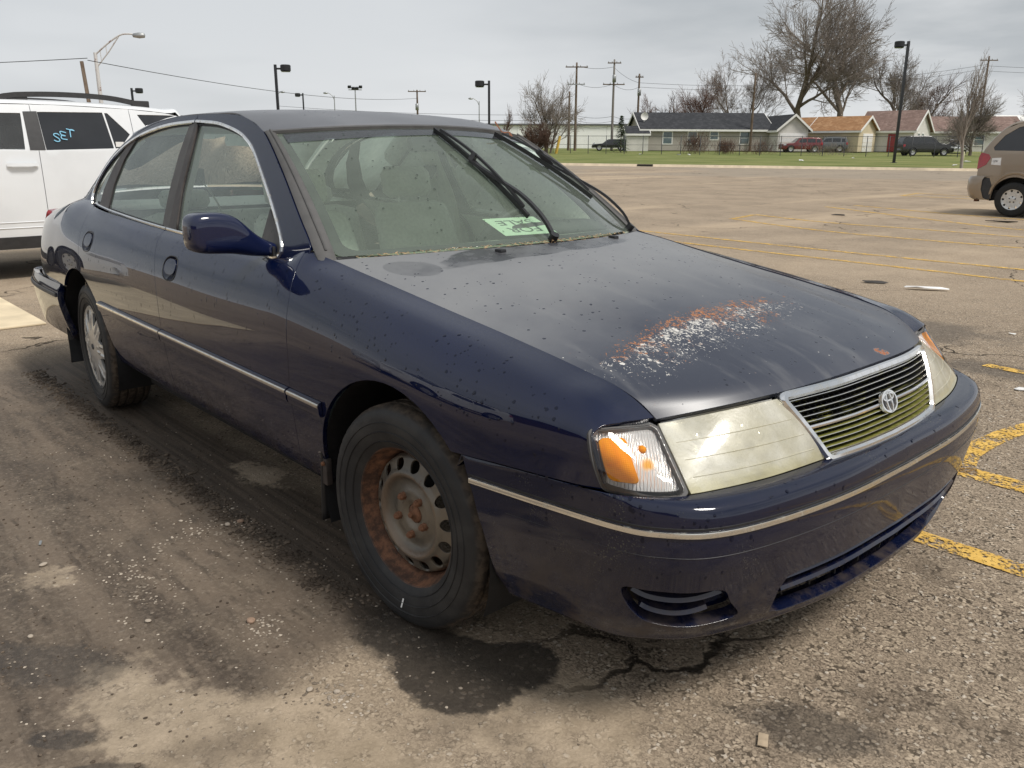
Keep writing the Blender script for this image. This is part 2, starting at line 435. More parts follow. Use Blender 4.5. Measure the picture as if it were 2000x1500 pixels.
    col=n.mix(n.math('MULTIPLY',gs,.65),col,(.30,.26,.21))
    # mud washed out along the flank of the sedan: long damp silt band with wheel tracks
    flank=n.math('MULTIPLY',n.ss(n.math('ADD',y,n.math('MULTIPLY',n.math('SUBTRACT',mid,.5),.9)),-3.6,-2.6),n.ss(n.math('ADD',y,n.math('MULTIPLY',n.math('SUBTRACT',mid,.5),.25)),-.50,-.72))
    flank=n.math('MULTIPLY',flank,n.ss(n.math('ADD',x,n.math('MULTIPLY',n.math('SUBTRACT',mid,.5),1.1)),.18,-.15))
    flank=n.math('MULTIPLY',flank,n.ss(x,-4.6,-3.4))
    trk=n.noise(n.coord(scale=(.55,5.5,1)),1.,5,.6)
    mudc=n.mix(n.ss(n.math('ADD',trk,n.math('MULTIPLY',n.math('SUBTRACT',sm,.5),.5)),.32,.68),(.046,.034,.025),(.150,.114,.083))
    mudc=n.mix(n.math('MULTIPLY',n.ss(mid,.52,.7),.6),mudc,(.130,.112,.096))
    mudc=n.mix(n.math('MULTIPLY',n.ss(n.noise(c,42,4,.7),.45,.70),.55),mudc,(.19,.150,.112))
    mudc=n.mix(n.math('MULTIPLY',n.ss(n.noise(n.coord(scale=(6,24,1),rot=(0,0,.12)),1.,4,.6),.52,.66),.6),mudc,(.036,.027,.020))
    mudc=n.mix(n.math('MULTIPLY',n.ss(cs[0],.72,.95),.30),mudc,(.24,.19,.145))
    col=n.mix(n.math('MULTIPLY',flank,n.math('ADD',n.math('MULTIPLY',n.ss(sm,.3,.6),.25),.72)),col,mudc)
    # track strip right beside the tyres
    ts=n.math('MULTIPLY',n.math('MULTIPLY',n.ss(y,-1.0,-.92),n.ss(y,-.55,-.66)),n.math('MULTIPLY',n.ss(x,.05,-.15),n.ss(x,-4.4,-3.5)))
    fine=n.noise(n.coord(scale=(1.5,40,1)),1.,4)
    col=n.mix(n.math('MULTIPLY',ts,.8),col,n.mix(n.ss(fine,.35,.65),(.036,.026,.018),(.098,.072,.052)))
    # dry pale bare patches that stay above the wet
    dr=n.math('MAXIMUM',n.ss(blob(.0,-1.53,.36,.20,.25,.6,5),1.,.66),n.ss(blob(-.93,-1.56,.12,.09,.6,.95,9),1.,.55))
    dr=n.math('MAXIMUM',dr,n.ss(blob(-1.28,-.66,.19,.11,.1,1.0,8),1.,.55))
    dr=n.math('MAXIMUM',dr,n.ss(blob(.52,-.86,.42,.24,.25,.5,5),1.,.6))
    dr=n.math('MAXIMUM',dr,n.ss(blob(.30,-1.35,.35,.22,.4,.5,5),1.,.6))
    col=n.mix(n.math('MULTIPLY',dr,.92),col,n.mix(n.math('ADD',n.math('MULTIPLY',n.ss(n.noise(c,16,4),.45,.65),.35),.12),n.mix(n.ss(sm,.3,.7),(.31,.245,.172),(.45,.36,.262)),stone))
    damp=n.math('MULTIPLY',n.ss(n.noise(c,2.6,6,.65),.50,.66),n.ss(cam_d,9,2))
    col=n.mix(n.math('MULTIPLY',damp,.42),col,(.070,.055,.043))
    # wet stains
    wet=n.math('MAXIMUM',n.ss(blob(.30,-.905,.19,.165,.3,.24,10),1.0,.86),n.ss(blob(.08,-.90,.24,.125,.05,.35,9),1.0,.70))
    wet=n.math('MAXIMUM',wet,n.ss(blob(.37,-.77,.13,.12,.4,.3,10),1.0,.8))
    wet=n.math('MAXIMUM',wet,n.math('MULTIPLY',n.ss(blob(.03,-.90,.22,.15,.1,.25,8),1.0,.6),.85))
    wet=n.math('MAXIMUM',wet,n.math('MULTIPLY',n.ss(blob(-.42,-1.66,.30,.10,.6,.7,7),1.0,.6),.55))
    wet=n.math('MAXIMUM',wet,n.math('MULTIPLY',n.ss(blob(-.10,-1.72,.09,.035,.8,.3,9),1.0,.8),.7))
    wet=n.math('MAXIMUM',wet,n.math('MULTIPLY',n.ss(blob(.10,-1.68,.12,.05,.8,.35,9),1.0,.8),.7))
    wet=n.math('MAXIMUM',wet,n.math('MULTIPLY',n.ss(blob(1.0,-.44,.24,.10,.45,.7,8),1.0,.45),.62))
    wet=n.math('MAXIMUM',wet,n.math('MULTIPLY',n.ss(blob(-.9,4.2,1.1,.5,.2,.5,2),1.0,.5),.6))
    wet=n.math('MAXIMUM',wet,n.math('MULTIPLY',n.ss(blob(.15,3.4,.5,.25,.2,.5,3),1.0,.5),.6))
    wcol=n.mix(n.math('MULTIPLY',light,.22),(.024,.020,.017),(.26,.20,.15))
    col=n.mix(n.math('MULTIPLY',wet,.90),col,n.mix(n.math('MULTIPLY',cs[0],.45),wcol,(.070,.058,.047)))
    # cracks
    cw=n.n('ShaderNodeTexVoronoi');cw.feature='DISTANCE_TO_EDGE';mp=n.n('ShaderNodeVectorMath',operation='ADD')
    nv=n.n('ShaderNodeTexNoise');n.l(c,nv.inputs['Vector']);nv.inputs['Scale'].default_value=1.6;nv.inputs['Detail'].default_value=6
    sv=n.n('ShaderNodeVectorMath',operation='SCALE');n.l(nv.outputs['Color'],sv.inputs[0]);sv.inputs['Scale'].default_value=.9
    n.l(c,mp.inputs[0]);n.l(sv.outputs[0],mp.inputs[1]);n.l(mp.outputs[0],cw.inputs['Vector']);cw.inputs['Scale'].default_value=.42
    crk=n.math('MULTIPLY',n.ss(cw.outputs['Distance'],.0065,.0015),n.math('MULTIPLY',n.ss(n.noise(c,.5,2),.46,.56),n.ss(blob(-.4,-1.3,1.2,.75,0,.1,2),.9,1.3)))
    col=n.mix(n.math('MULTIPLY',crk,.9),col,(.018,.014,.011))
    soft=n.math('SUBTRACT',1.0,n.math('MULTIPLY',n.math('MAXIMUM',flank,ts),.75))
    hgt=n.math('ADD',n.math('MULTIPLY',n.math('SUBTRACT',1.0,vc.outputs['Distance']),n.math('MULTIPLY',n.math('MULTIPLY',soft,agg),.9)),n.math('MULTIPLY',light,.8))
    hgt=n.math('SUBTRACT',n.math('ADD',hgt,n.math('ADD',n.math('MULTIPLY',sm,.9),n.math('MULTIPLY',n.noise(c,190,3,.7),.5))),n.math('MULTIPLY',crk,2.))
    hgt=n.math('ADD',hgt,n.math('MULTIPLY',flank,n.math('MULTIPLY',n.noise(c,38,4,.7),1.2)))
    nr=n.bump(hgt,.5,.005)
    r=n.math('SUBTRACT',n.math('SUBTRACT',.92,n.math('MULTIPLY',wet,.40)),n.math('MULTIPLY',flank,.22))
    return n.done(n.bsdf(col,r,0,n.math('ADD',n.math('MULTIPLY',n.math('MAXIMUM',wet,flank),.30),.10),0,.1,nr))
M_GROUND=ground_mat()
ds=[-250,-60,-20,-5,0,5,10,15,20,30,40,50,60,75,90,100,108,120,160,250,500,1200]
rs_=[-900,-300,-120,-60,-30,-10,0,10,30,60,120,300,900]
A=np.array([[lot(r,d) for r in rs_] for d in ds])
G=gridmesh('asphalt_lot',A,M_GROUND,None,ref=(0,0,-500));tag(G,kind='structure')
def kerb_d(r): return 52.75-.375*r
def lawn_mat():
    n=N('rough_grass');c=n.coord()
    f=n.noise(c,.22,5,.6);g=n.noise(n.coord(scale=(1,1,1)),3.,5,.7);s=n.noise(n.coord(scale=(.03,.30,1),rot=(0,0,.45)),1.,4)
    col=n.mix(n.ss(f,.35,.7),(.13,.160,.045),(.225,.235,.085))
    col=n.mix(n.math('MULTIPLY',n.ss(s,.48,.68),.6),col,(.30,.26,.115))
    col=n.mix(n.math('MULTIPLY',n.ss(g,.5,.75),.35),col,(.075,.115,.028))
    return n.done(n.bsdf(col,.95,0,.2,0,.1,n.bump(n.noise(c,25,3),.6,.05)))
M_LAWN=lawn_mat()
V=[];F=[]
rl=[-400,-150,-60,-20,0,10,20,30,50,100,300]
A=np.array([[lot(r,max(kerb_d(r)+k,30),dz=.125) if k<400 else lot(r,420,dz=.1) for r in rl] for k in (.18,8,20,34,45,58,75,120,400)])
tag(gridmesh('lawn',A,M_LAWN,None,ref=(0,0,-500)),kind='structure')
M_CONC=simple('weathered_concrete',(.58,.48,.35),.9,var=.2,scale=2.2,bump=.2)
K=[]
for r in np.linspace(-60,100,81):
    d=kerb_d(r);K.append([lot(r,d-.45,dz=.006),lot(r,d-.02,dz=.012),lot(r,d,dz=.13),lot(r,d+.20,dz=.135),lot(r,d+.22,dz=.10)])
tag(gridmesh('kerb',np.array(K),M_CONC,None,ref=(0,0,-500)),kind='structure')
# storm drain in the kerb
q=lot(7.6,kerb_d(7.6)-.08,dz=.06);DR=boxes('storm_drain',[(-.45,-.06,-.055,.45,.06,.075)],M_UNDER if 'M_UNDER' in globals() else simple('drain_iron',(.02,.018,.016),.8),None,.01,loc=q,rot=(0,0,HEAD-.36));tag(DR,'dark storm drain opening set into the concrete kerb','drain')
# concrete slab beside the tail of the sedan
SLAB=boxes('concrete_slab',[(-9.5,-3.0,.002,-5.12,-.50,.016)],simple('pale_concrete',(.66,.55,.38),.9,var=.18,scale=3.5,bump=.25),None,.006);tag(SLAB,kind='structure')
SLAB.rotation_euler=(0,0,0)
# painted bay lines
def line_mat():
    n=N('worn_yellow_paint');c=n.coord()
    w=n.math('ADD',n.math('MULTIPLY',n.noise(c,9,5,.7),.5),n.math('MULTIPLY',n.noise(c,75,3,.6),.55))
    a=n.ss(w,.585,.485)
    b=n.bsdf(n.mix(n.ss(n.noise(c,14,4),.3,.7),(.62,.37,.07),(.78,.50,.13)),.8,0,.3,0,.1,n.bump(n.noise(c,130,3),.4,.004),a)
    return n.done(b)
M_LINE=line_mat()
def stroke(pts,w,label,grp):
    L=smooth_line(pts,.25);T=np.gradient(L,axis=0);T/=np.linalg.norm(T,axis=1,keepdims=True);S=np.stack([-T[:,1],T[:,0]],1)
    V=[];F=[]
    for p,s in zip(L,S):
        for k in (-1,1):
            q=p+s*k*w/2;V.append((q[0],q[1],gz(depth_of(q[0],q[1]))+.0045))
    for i in range(len(L)-1): F.append((2*i,2*i+2,2*i+3,2*i+1))
    o=mk('parking_line',V,F,M_LINE,None,False)
    if o.data.polygons[0].normal.z<0: o.data.flip_normals()
    return tag(o,kind='structure')
for pts,w in (([(.69,.765),(1.4,.765),(3.4,.765)],.10),([(.55,1.52),(1.3,1.52),(3.4,1.52)],.13),([(.62,1.50),(.545,1.75),(.56,2.15),(.62,2.45)],.10),
    ([(-9.0,8.75),(-5.9,8.58),(-3.26,8.42),(0.,8.40),(3,8.4)],.10),([(-9.,7.95),(-4.2,7.64),(-3.0,7.58),(0,7.40),(3,7.35)],.10),
    ([(-7.35,11.75),(-4.7,10.85),(-1.5,10.7),(2,10.6)],.11),([(-7.55,12.9),(-5.9,12.45),(-4.1,12.42),(0,12.2)],.11),([(-7.3,11.75),(-7.55,12.9)],.11),
    ([(-7.7,16.0),(-4.1,14.15),(-2.9,13.65),(0.,13.4)],.12),([(-7.5,16.9),(-4.5,16.0),(-2,15.8)],.12),([(-8.4,21.4),(-6.6,21.5),(-3,21.3)],.12),([(-8.6,23.0),(-6.9,22.5),(-3,22.3)],.12),([(-8.4,21.4),(-8.6,23.0)],.12),
    ([(-1.2,3.95),(-.75,3.88)],.10),([(.0,3.5),(1.6,3.35)],.09)):
    stroke(pts,w,None,None)
# ================= reference surfaces of the sedan =================
def herm(xs, Y, x):
    xs=np.asarray(xs,float);Y=np.asarray(Y,float);x=np.atleast_1d(np.asarray(x,float))
    n=len(xs)
    d=(Y[1:]-Y[:-1])/((xs[1:]-xs[:-1]).reshape((-1,)+(1,)*(Y.ndim-1)))
    m=np.zeros_like(Y)
    m[0]=d[0];m[-1]=d[-1]
    h=xs[1:]-xs[:-1]
    for i in range(1,n-1):
        m[i]=(d[i-1]*h[i]+d[i]*h[i-1])/(h[i]+h[i-1])
    i=np.clip(np.searchsorted(xs,x)-1,0,n-2)
    hh=h[i];t=(x-xs[i])/hh
    t=np.clip(t,-.3,1.3)
    s=(slice(None),)+(None,)*(Y.ndim-1)
    t2=t*t;t3=t2*t
    return ((2*t3-3*t2+1)[s]*Y[i]+((t3-2*t2+t)*hh)[s]*m[i]+(-2*t3+3*t2)[s]*Y[i+1]+((t3-t2)*hh)[s]*m[i+1])
SX=[-3.80,-3.50,-3.10,-2.72,-2.20,-1.60,-1.00,-.72,-.61,-.52,-.374,0.,.30,.50,.60,.66,.69]
LOW={0:(.775,.225),1:(.838,.29),2:(.875,.42)}
ST=[
 [(.70,.30),(.755,.36),(.77,.45),(.775,.58),(.765,.68),(.745,.78),(.725,.87),(.69,.915),(.60,.935)],
 [(.76,.27),(.82,.33),(.84,.45),(.845,.58),(.842,.69),(.825,.79),(.79,.88),(.725,.945),(.61,.975)],
 [(.775,.25),(.845,.31),(.865,.44),(.872,.58),(.873,.69),(.86,.80),(.825,.90),(.765,.985),(.67,1.03)],
 [(.775,.24),(.845,.30),(.876,.44),(.888,.58),(.890,.69),(.877,.80),(.847,.885),(.80,.955),(.752,1.0)],
 [(.775,.235),(.84,.30),(.875,.43),(.891,.577),(.891,.69),(.881,.79),(.855,.875),(.815,.94),(.772,.975)],
 [(.775,.235),(.838,.295),(.875,.43),(.893,.57),(.892,.69),(.882,.79),(.857,.87),(.818,.925),(.776,.955)],
 [(.775,.23),(.838,.29),(.875,.425),(.893,.56),(.892,.68),(.882,.78),(.857,.86),(.817,.915),(.774,.945)],
 [(.775,.225),(.838,.286),(.875,.42),(.893,.555),(.893,.672),(.884,.777),(.859,.861),(.82,.918),(.768,.947)],
 [(.775,.222),(.838,.285),(.875,.42),(.893,.553),(.893,.67),(.885,.775),(.860,.862),(.818,.928),(.757,.976)],
 [(.775,.22),(.838,.285),(.875,.42),(.893,.55),(.893,.67),(.885,.772),(.859,.858),(.808,.924),(.731,.957)],
 [(.775,.22),(.838,.285),(.875,.42),(.893,.55),(.894,.665),(.886,.762),(.860,.845),(.804,.907),(.722,.935)],
 [(.775,.22),(.838,.285),(.875,.42),(.893,.55),(.896,.65),(.890,.74),(.862,.81),(.800,.862),(.703,.878)],
 [(.775,.22),(.838,.285),(.87,.42),(.886,.55),(.887,.64),(.880,.715),(.854,.775),(.79,.820),(.693,.835)],
 [(.775,.22),(.83,.285),(.85,.42),(.862,.55),(.862,.63),(.857,.70),(.838,.75),(.785,.786),(.684,.801)],
 [(.765,.22),(.81,.285),(.828,.42),(.843,.55),(.845,.625),(.842,.69),(.825,.738),(.765,.769),(.670,.775)],
 [(.745,.22),(.79,.285),(.81,.42),(.826,.55),(.829,.62),(.827,.68),(.812,.722),(.75,.742),(.660,.743)],
 [(.735,.22),(.78,.285),(.80,.42),(.815,.55),(.819,.62),(.817,.67),(.803,.705),(.745,.718),(.651,.717)],
]
ST=np.array(ST)
LV=np.linspace(0,1,9)
def side(u,t):
    """u=x, t in 0..1 -> (x,-y,z) right side"""
    u=np.atleast_1d(u).astype(float);t=np.atleast_1d(t).astype(float)
    A=herm(SX,ST,u)            # n,9,2
    out=np.empty((len(u),3))
    # hermite per row in t
    n=9;dt=LV[1]
    d=(A[:,1:]-A[:,:-1])/dt
    m=np.empty_like(A);m[:,0]=d[:,0];m[:,-1]=d[:,-1];m[:,1:-1]=(d[:,:-1]+d[:,1:])/2
    i=np.clip((t/dt).astype(int),0,7);f=t/dt-i
    f=np.clip(f,-.2,1.2)
    r=np.arange(len(u));f2=f*f;f3=f2*f
    P=(2*f3-3*f2+1)[:,None]*A[r,i]+((f3-2*f2+f)*dt)[:,None]*m[r,i]+(-2*f3+3*f2)[:,None]*A[r,i+1]+((f3-f2)*dt)[:,None]*m[r,i+1]
    out[:,0]=u;out[:,1]=-P[:,0];out[:,2]=P[:,1]
    return out
_TT=np.linspace(0,1,161)
def side_t(x,z):
    """invert: t for given x,z"""
    x=np.atleast_1d(x);z=np.atleast_1d(z);o=[]
    for a,b in zip(x,z):
        zz=side(np.full(161,a),_TT)[:,2]
        zz=np.maximum.accumulate(zz)
        o.append(np.interp(b,zz+np.arange(161)*1e-9,_TT))
    return np.array(o)
def yb(x): return herm([-3.3,-3.1,-2.72,-2.2,-1.6,-1.0,-.5,-.3],[.68,.715,.752,.772,.776,.774,.768,.755],x)
def gh(x,z):
    x=np.atleast_1d(x).astype(float);z=np.atleast_1d(z).astype(float)
    h=z-.945
    y=yb(x)-.36*h-.12*h*h
    return np.stack([x,-y,z],1)
# ---- hood, roof, windshield, fascia, bumper surfaces (right side is y<0) ----
HSX=[-.525,-.374,-.187,.05,.30,.50,.59,.65,.687]
HSY=[.722,.722,.714,.700,.693,.684,.672,.662,.652]
HSZ=[.953,.935,.906,.871,.835,.801,.779,.750,.719]
HCX=[-.27,0.,.30,.60,.75,.82,.845]
HCZ=[.978,.946,.897,.838,.802,.778,.762]
def hood(u,v):
    u=np.atleast_1d(u).astype(float);v=np.atleast_1d(v).astype(float)
    xs=-.525+1.212*v;xc=-.27+1.115*v
    ys=herm(HSX,HSY,xs);zs=herm(HSX,HSZ,xs);zc=herm(HCX,HCZ,xc)
    au=np.abs(u);pw=2+.6*v
    x=xc+(xs-xc)*au**pw
    z=zs+(zc-zs)*(1-au**2.5)
    yy=au*ys
    c=.50-.13*v                      # soft raised centre panel
    k=1/(1+np.exp((yy-c)/.022))
    z=z+.009*(k-.5)*np.clip((1-v)*6,0,1)*np.clip(v*5,0,1)
    return np.stack([x,-u*ys,z],1)   # u=+1 -> right side (y<0)
def wshield(u,v):
    u=np.atleast_1d(u).astype(float);v=np.atleast_1d(v).astype(float)
    u2=u*u
    bx=-.305-.245*u2;by=.712*u;bz=.985-.024*u2
    tx=-.985-.15*u2;ty=.588*u;tz=1.367-.026*u2
    b=.022*4*v*(1-v)
    return np.stack([bx+(tx-bx)*v+b*.5,-(by+(ty-by)*v),bz+(tz-bz)*v+b*.8],1)
RRX=[-2.56,-2.29,-1.99,-1.62,-1.405,-1.326,-1.234,-1.147]
RRY=[.590,.587,.578,.581,.584,.592,.601,.614]
RRZ=[1.345,1.387,1.412,1.414,1.407,1.391,1.369,1.339]
RCX=[-2.68,-2.4,-2.1,-1.8,-1.5,-1.3,-1.15,-.985]
RCZ=[1.372,1.413,1.437,1.444,1.436,1.420,1.400,1.371]
def roof(s,u):
    s=np.atleast_1d(s).astype(float);u=np.atleast_1d(u).astype(float)
    xr=-1.147-1.413*u;xc=-.985-1.695*u
    yr=herm(RRX,RRY,xr);zr=herm(RRX,RRZ,xr);zc=herm(RCX,RCZ,xc)
    a=np.abs(s)
    return np.stack([xc+(xr-xc)*a**2,-s*yr,zr+(zc-zr)*(1-a**2.6)],1)
FQ=[0,.5,1,1.5,2,2.5,3]
FT=[(.860,0,.752),(.853,.19,.750),(.818,.372,.744),(.763,.52,.731),(.690,.652,.713),(.676,.745,.722),(.648,.824,.726)]
FB=[(.925,0,.598),(.919,.145,.598),(.903,.283,.598),(.874,.50,.597),(.818,.695,.597),(.765,.775,.598),(.692,.824,.602)]
def fascia(q,v,bulge=.012):
    q=np.atleast_1d(q).astype(float);v=np.atleast_1d(v).astype(float)
    sg=np.where(q<0,-1,1);a=np.abs(q)
    T=herm(FQ,np.array(FT),a);B=herm(FQ,np.array(FB),a)
    P=B+(T-B)*v[:,None]
    d=herm(FQ,np.array([(1,0,.25),(1,.08,.25),(.95,.25,.25),(.85,.45,.2),(.7,.7,.15),(.5,.85,.1),(.2,1,0)],float),a)
    P=P+d*(bulge*4*v*(1-v))[:,None]
    P[:,1]*=-sg
    return P
BQ=[0,1,2,3,4,5,6,7]
BT=np.array([(.296,.884,.590),(.53,.857,.598),(.69,.827,.602),(.765,.777,.600),(.818,.697,.598),(.874,.50,.598),(.903,.283,.599),(.925,0,.599)])
BS=np.array([(.328,.889,.535),(.57,.852,.535),(.73,.822,.535),(.81,.785,.535),(.885,.705,.535),(.935,.55,.535),(.970,.30,.535),(.978,0,.535)])
BB=np.array([(.405,.835,.26),(.55,.812,.26),(.69,.785,.26),(.767,.734,.26),(.838,.645,.26),(.902,.455,.26),(.943,.24,.26),(.955,0,.26)])
def _lv():
    def mix(a,b,k,z,out=0.):
        m=a+(b-a)*k;m=m.copy();m[:,2]=z
        return m
    L=[BT.copy()]
    m=mix(BT,BS,.5,.598);m[:,2]=BT[:,2]-.001;L.append(m)
    m=mix(BT,BS,.85,.588);L.append(m)
    m=mix(BT,BS,.985,.565);L.append(m)
    L.append(BS.copy())
    m=BS.copy();m[:,2]=.50;m[:,0]+=.003;L.append(m)
    m=mix(BS,BB,.05,.45);L.append(m)
    m=mix(BS,BB,.16,.42);L.append(m)
    m=mix(BS,BB,.36,.36);L.append(m)
    m=mix(BS,BB,.60,.305);L.append(m)
    L.append(BB.copy())
    m=BB.copy();m[:,2]=.243;m[:,0]-=.010;m[:,1]*=.99;L.append(m)
    m=BB.copy();m[:,2]=.236;m[:,0]-=.05;m[:,1]*=.95;L.append(m)
    L=np.array(L)                      # 13,8,3
    # wheel-arch edge
    for i,x in enumerate([.296,.298,.305,.315,.328,.345,.36,.368,.378,.388,.405,.41,.41]): L[i,0,0]=x
    return L
BL=_lv()
def bumper(q,v):
    """q in -7..7 (q=-7..0 right arch->centre..left), v 0..12"""
    q=np.atleast_1d(q).astype(float);v=np.atleast_1d(v).astype(float)
    sg=np.where(q>0,1,-1);a=7-np.abs(q)
    A=herm(BQ,np.transpose(BL,(1,0,2)),a)   # n,13,3
    d=A[:,1:]-A[:,:-1]
    m=np.empty_like(A);m[:,0]=d[:,0];m[:,-1]=d[:,-1];m[:,1:-1]=(d[:,:-1]+d[:,1:])/2
    i=np.clip(v.astype(int),0,11);f=np.clip(v-i,-.2,1.2);r=np.arange(len(q));f2=f*f;f3=f2*f
    P=(2*f3-3*f2+1)[:,None]*A[r,i]+(f3-2*f2+f)[:,None]*m[r,i]+(-2*f3+3*f2)[:,None]*A[r,i+1]+(f3-f2)[:,None]*m[r,i+1]
    P[:,1]*=sg
    return P
# ================= materials of the sedan =================
def car_paint(name,base,rough,coat,coatr,haze,dirt=True,moss=False,metal=.25,spec=.5,ior=1.60):
    n=N(name);n.coatior=ior;c=n.coord();z=n.sep(c)[2]
    big=n.noise(c,2.2,5,.6);fine=n.noise(c,90,3)
    col=n.mix(n.math('MULTIPLY',n.ss(big,.35,.7),.6),base,tuple(min(1,x*1.5+haze) for x in base))
    r=n.math('ADD',n.math('MULTIPLY',n.ss(big,.3,.75),.10),rough)
    cw=coat
    if dirt:
        d=n.math('MULTIPLY',n.ss(z,.50,.26),n.ss(n.noise(c,14,6,.7),.40,.66),clamp=True)
        d=n.math('MULTIPLY',d,.55)
        col=n.mix(d,col,(.085,.066,.05))
        cw=n.math('MULTIPLY',n.math('SUBTRACT',1.0,d),coat)
        r=n.math('ADD',r,n.math('MULTIPLY',d,.35),clamp=True)
    if moss:
        sp=n.math('MULTIPLY',n.ss(n.noise(c,240,2),.60,.70),n.ss(n.noise(c,9,4),.5,.72))
        col=n.mix(n.math('MULTIPLY',sp,.6),col,(.16,.155,.09))
        r=n.math('ADD',r,n.math('MULTIPLY',sp,.3),clamp=True)
    nr=n.bump(n.noise(c,260,2),.03,.001)
    return n.done(n.bsdf(col,r,metal,spec,cw,coatr,nr))
NAVY=(.0009,.0038,.0240)
M_PAINT=car_paint('navy_paint',NAVY,.38,1.0,.018,.0,metal=.0,spec=.03)
M_MIRR=car_paint('navy_paint_clean',(.0014,.0055,.036),.38,1.0,.02,.0,dirt=False,metal=0,spec=.12)
M_BUMP=car_paint('bumper_paint',(.0011,.0034,.0190),.42,.95,.06,.001,moss=True,metal=0,spec=.06)
M_ROOFP=car_paint('oxidised_roof_paint',(.085,.087,.098),.50,.5,.30,.06,dirt=False,metal=0)
def hood_paint():
    n=N('oxidised_hood_paint');c=n.coord();x,y,z=n.sep(c)
    big=n.noise(c,3.2,6,.62);st=n.noise(n.coord(scale=(2.5,9,2.5)),1.4,5,.6)
    # chalked towards the windscreen, better preserved over the nose
    ox=n.math('ADD',n.ss(x,.62,-.05),n.math('MULTIPLY',n.math('SUBTRACT',big,.5),.9),clamp=True)
    col=n.mix(ox,(.036,.041,.060),(.20,.202,.208))
    col=n.mix(n.math('MULTIPLY',n.ss(st,.52,.7),.25),col,(.21,.21,.212))
    r=n.math('ADD',n.math('MULTIPLY',ox,.12),.33)
    # wet, dark areas by the washer jets
    def blob(cx,cy,rx,ry,rot,wob=.35,sc=7):
        dx=n.math('SUBTRACT',x,cx);dy=n.math('SUBTRACT',y,cy);ca,sa=math.cos(rot),math.sin(rot)
        a=n.math('ADD',n.math('MULTIPLY',dx,ca/rx),n.math('MULTIPLY',dy,sa/rx))
        b=n.math('ADD',n.math('MULTIPLY',dx,-sa/ry),n.math('MULTIPLY',dy,ca/ry))
        d=n.math('SQRT',n.math('ADD',n.math('MULTIPLY',a,a),n.math('MULTIPLY',b,b)))
        d=n.math('ADD',d,n.math('MULTIPLY',n.math('SUBTRACT',n.noise(c,sc,4),.5),wob*2))
        return d
    w=n.math('MAXIMUM',n.ss(blob(-.245,-.10,.11,.43,.02,.28,6),1.0,.93),n.math('MULTIPLY',n.ss(blob(-.285,-.595,.10,.06,.5,.12,8),1.0,.93),.7))
    w=n.math('MULTIPLY',w,n.math('ADD',n.math('MULTIPLY',n.ss(n.noise(c,11,4),.40,.60),.45),.55))
    col=n.mix(n.math('MULTIPLY',w,.8),col,(.010,.011,.016))
    r=n.math('SUBTRACT',r,n.math('MULTIPLY',w,.20))
    # flaked lacquer: white primer and rust
    dens_=n.math('MAXIMUM',n.math('MULTIPLY',n.ss(blob(.503,-.25,.080,.49,.03,.25,7),1.3,.40),.80),n.math('MULTIPLY',n.ss(blob(.535,-.25,.13,.54,.05,.3,5),1.2,.45),.58))
    c2=n.coord(scale=(1,1.25,1))
    f1=n.noise(c2,64,4,.65,.7);f2=n.noise(c2,150,3,.6,.5)
    fl=n.math('MAXIMUM',n.math('ADD',f1,n.math('MULTIPLY',dens_,.245)),n.math('ADD',n.math('MULTIPLY',f2,.96),n.math('MULTIPLY',dens_,.235)))
    prim=n.ss(fl,.735,.75)
    ru=n.math('ADD',n.math('ADD',n.math('MULTIPLY',n.noise(c,10,3),.9),n.math('MULTIPLY',n.noise(c,70,2),.35)),n.math('MULTIPLY',n.ss(x,.525,.45),.26))
    rust=n.ss(ru,.64,.76)
    rc=n.mix(n.ss(n.noise(c,150,3),.35,.65),(.24,.085,.034),(.42,.20,.10))
    pc=n.mix(n.ss(n.noise(c,120,2),.4,.7),(.50,.48,.44),(.72,.70,.66))
    pcol=n.mix(rust,pc,rc)
    # lone chips, and the scrape on the nose
    ch=n.vor(c2,8.5,'F1');sel=n.ss(n.noise(c,2.3,1),.50,.52)
    lone=n.math('MULTIPLY',n.math('MULTIPLY',n.ss(n.math('ADD',ch,n.math('MULTIPLY',n.noise(c,160,2),.05)),.085,.07),sel),.0)
    sc=n.math('MULTIPLY',n.ss(blob(.822,.115,.012,.030,-.25,.3,40),1.0,.85),n.ss(n.noise(c,120,3),.42,.5))
    m=n.math('MAXIMUM',prim,sc)
    pcol=n.mix(sc,pcol,(.30,.10,.04))
    col=n.mix(m,col,pcol);r=n.math('ADD',r,n.math('MULTIPLY',m,.4),clamp=True)
    # scattered small white stone chips
    cf=n.ss(n.vor(c,26,'F1'),.055,.045);cf=n.math('MULTIPLY',cf,n.ss(n.noise(c,3.1,2),.56,.58))
    col=n.mix(n.math('MULTIPLY',cf,n.ss(x,.1,.4)),col,(.6,.58,.54))
    nr=n.bump(n.math('SUBTRACT',n.math('MULTIPLY',n.noise(c,400,2),.1),m),.35,.0012)
    return n.done(n.bsdf(col,r,0.,.5,n.math('MULTIPLY',n.math('SUBTRACT',1.0,m),.22),.28,nr))
M_HOOD=hood_paint()
def chromeish(name,base,rough,dull):
    n=N(name);c=n.coord();f=n.noise(c,45,5,.65)
    return n.done(n.bsdf(n.mix(n.ss(f,.45,.75),base,dull),n.math('ADD',n.math('MULTIPLY',f,.22),rough),n.math('SUBTRACT',1.0,n.math('MULTIPLY',n.ss(f,.5,.8),.5)),.5))
M_CHROME=chromeish('chrome',(.88,.88,.88),.02,(.55,.53,.48))
M_CHROME2=chromeish('worn_bright_strip',(.86,.85,.81),.08,(.64,.62,.54))
M_BLACK=simple('black_rubber',(.012,.012,.013),.55,var=.3,scale=30,bump=.1)
M_TRIM=simple('weathered_grey_trim',(.085,.082,.08),.62,var=.18,scale=14,bump=.08)
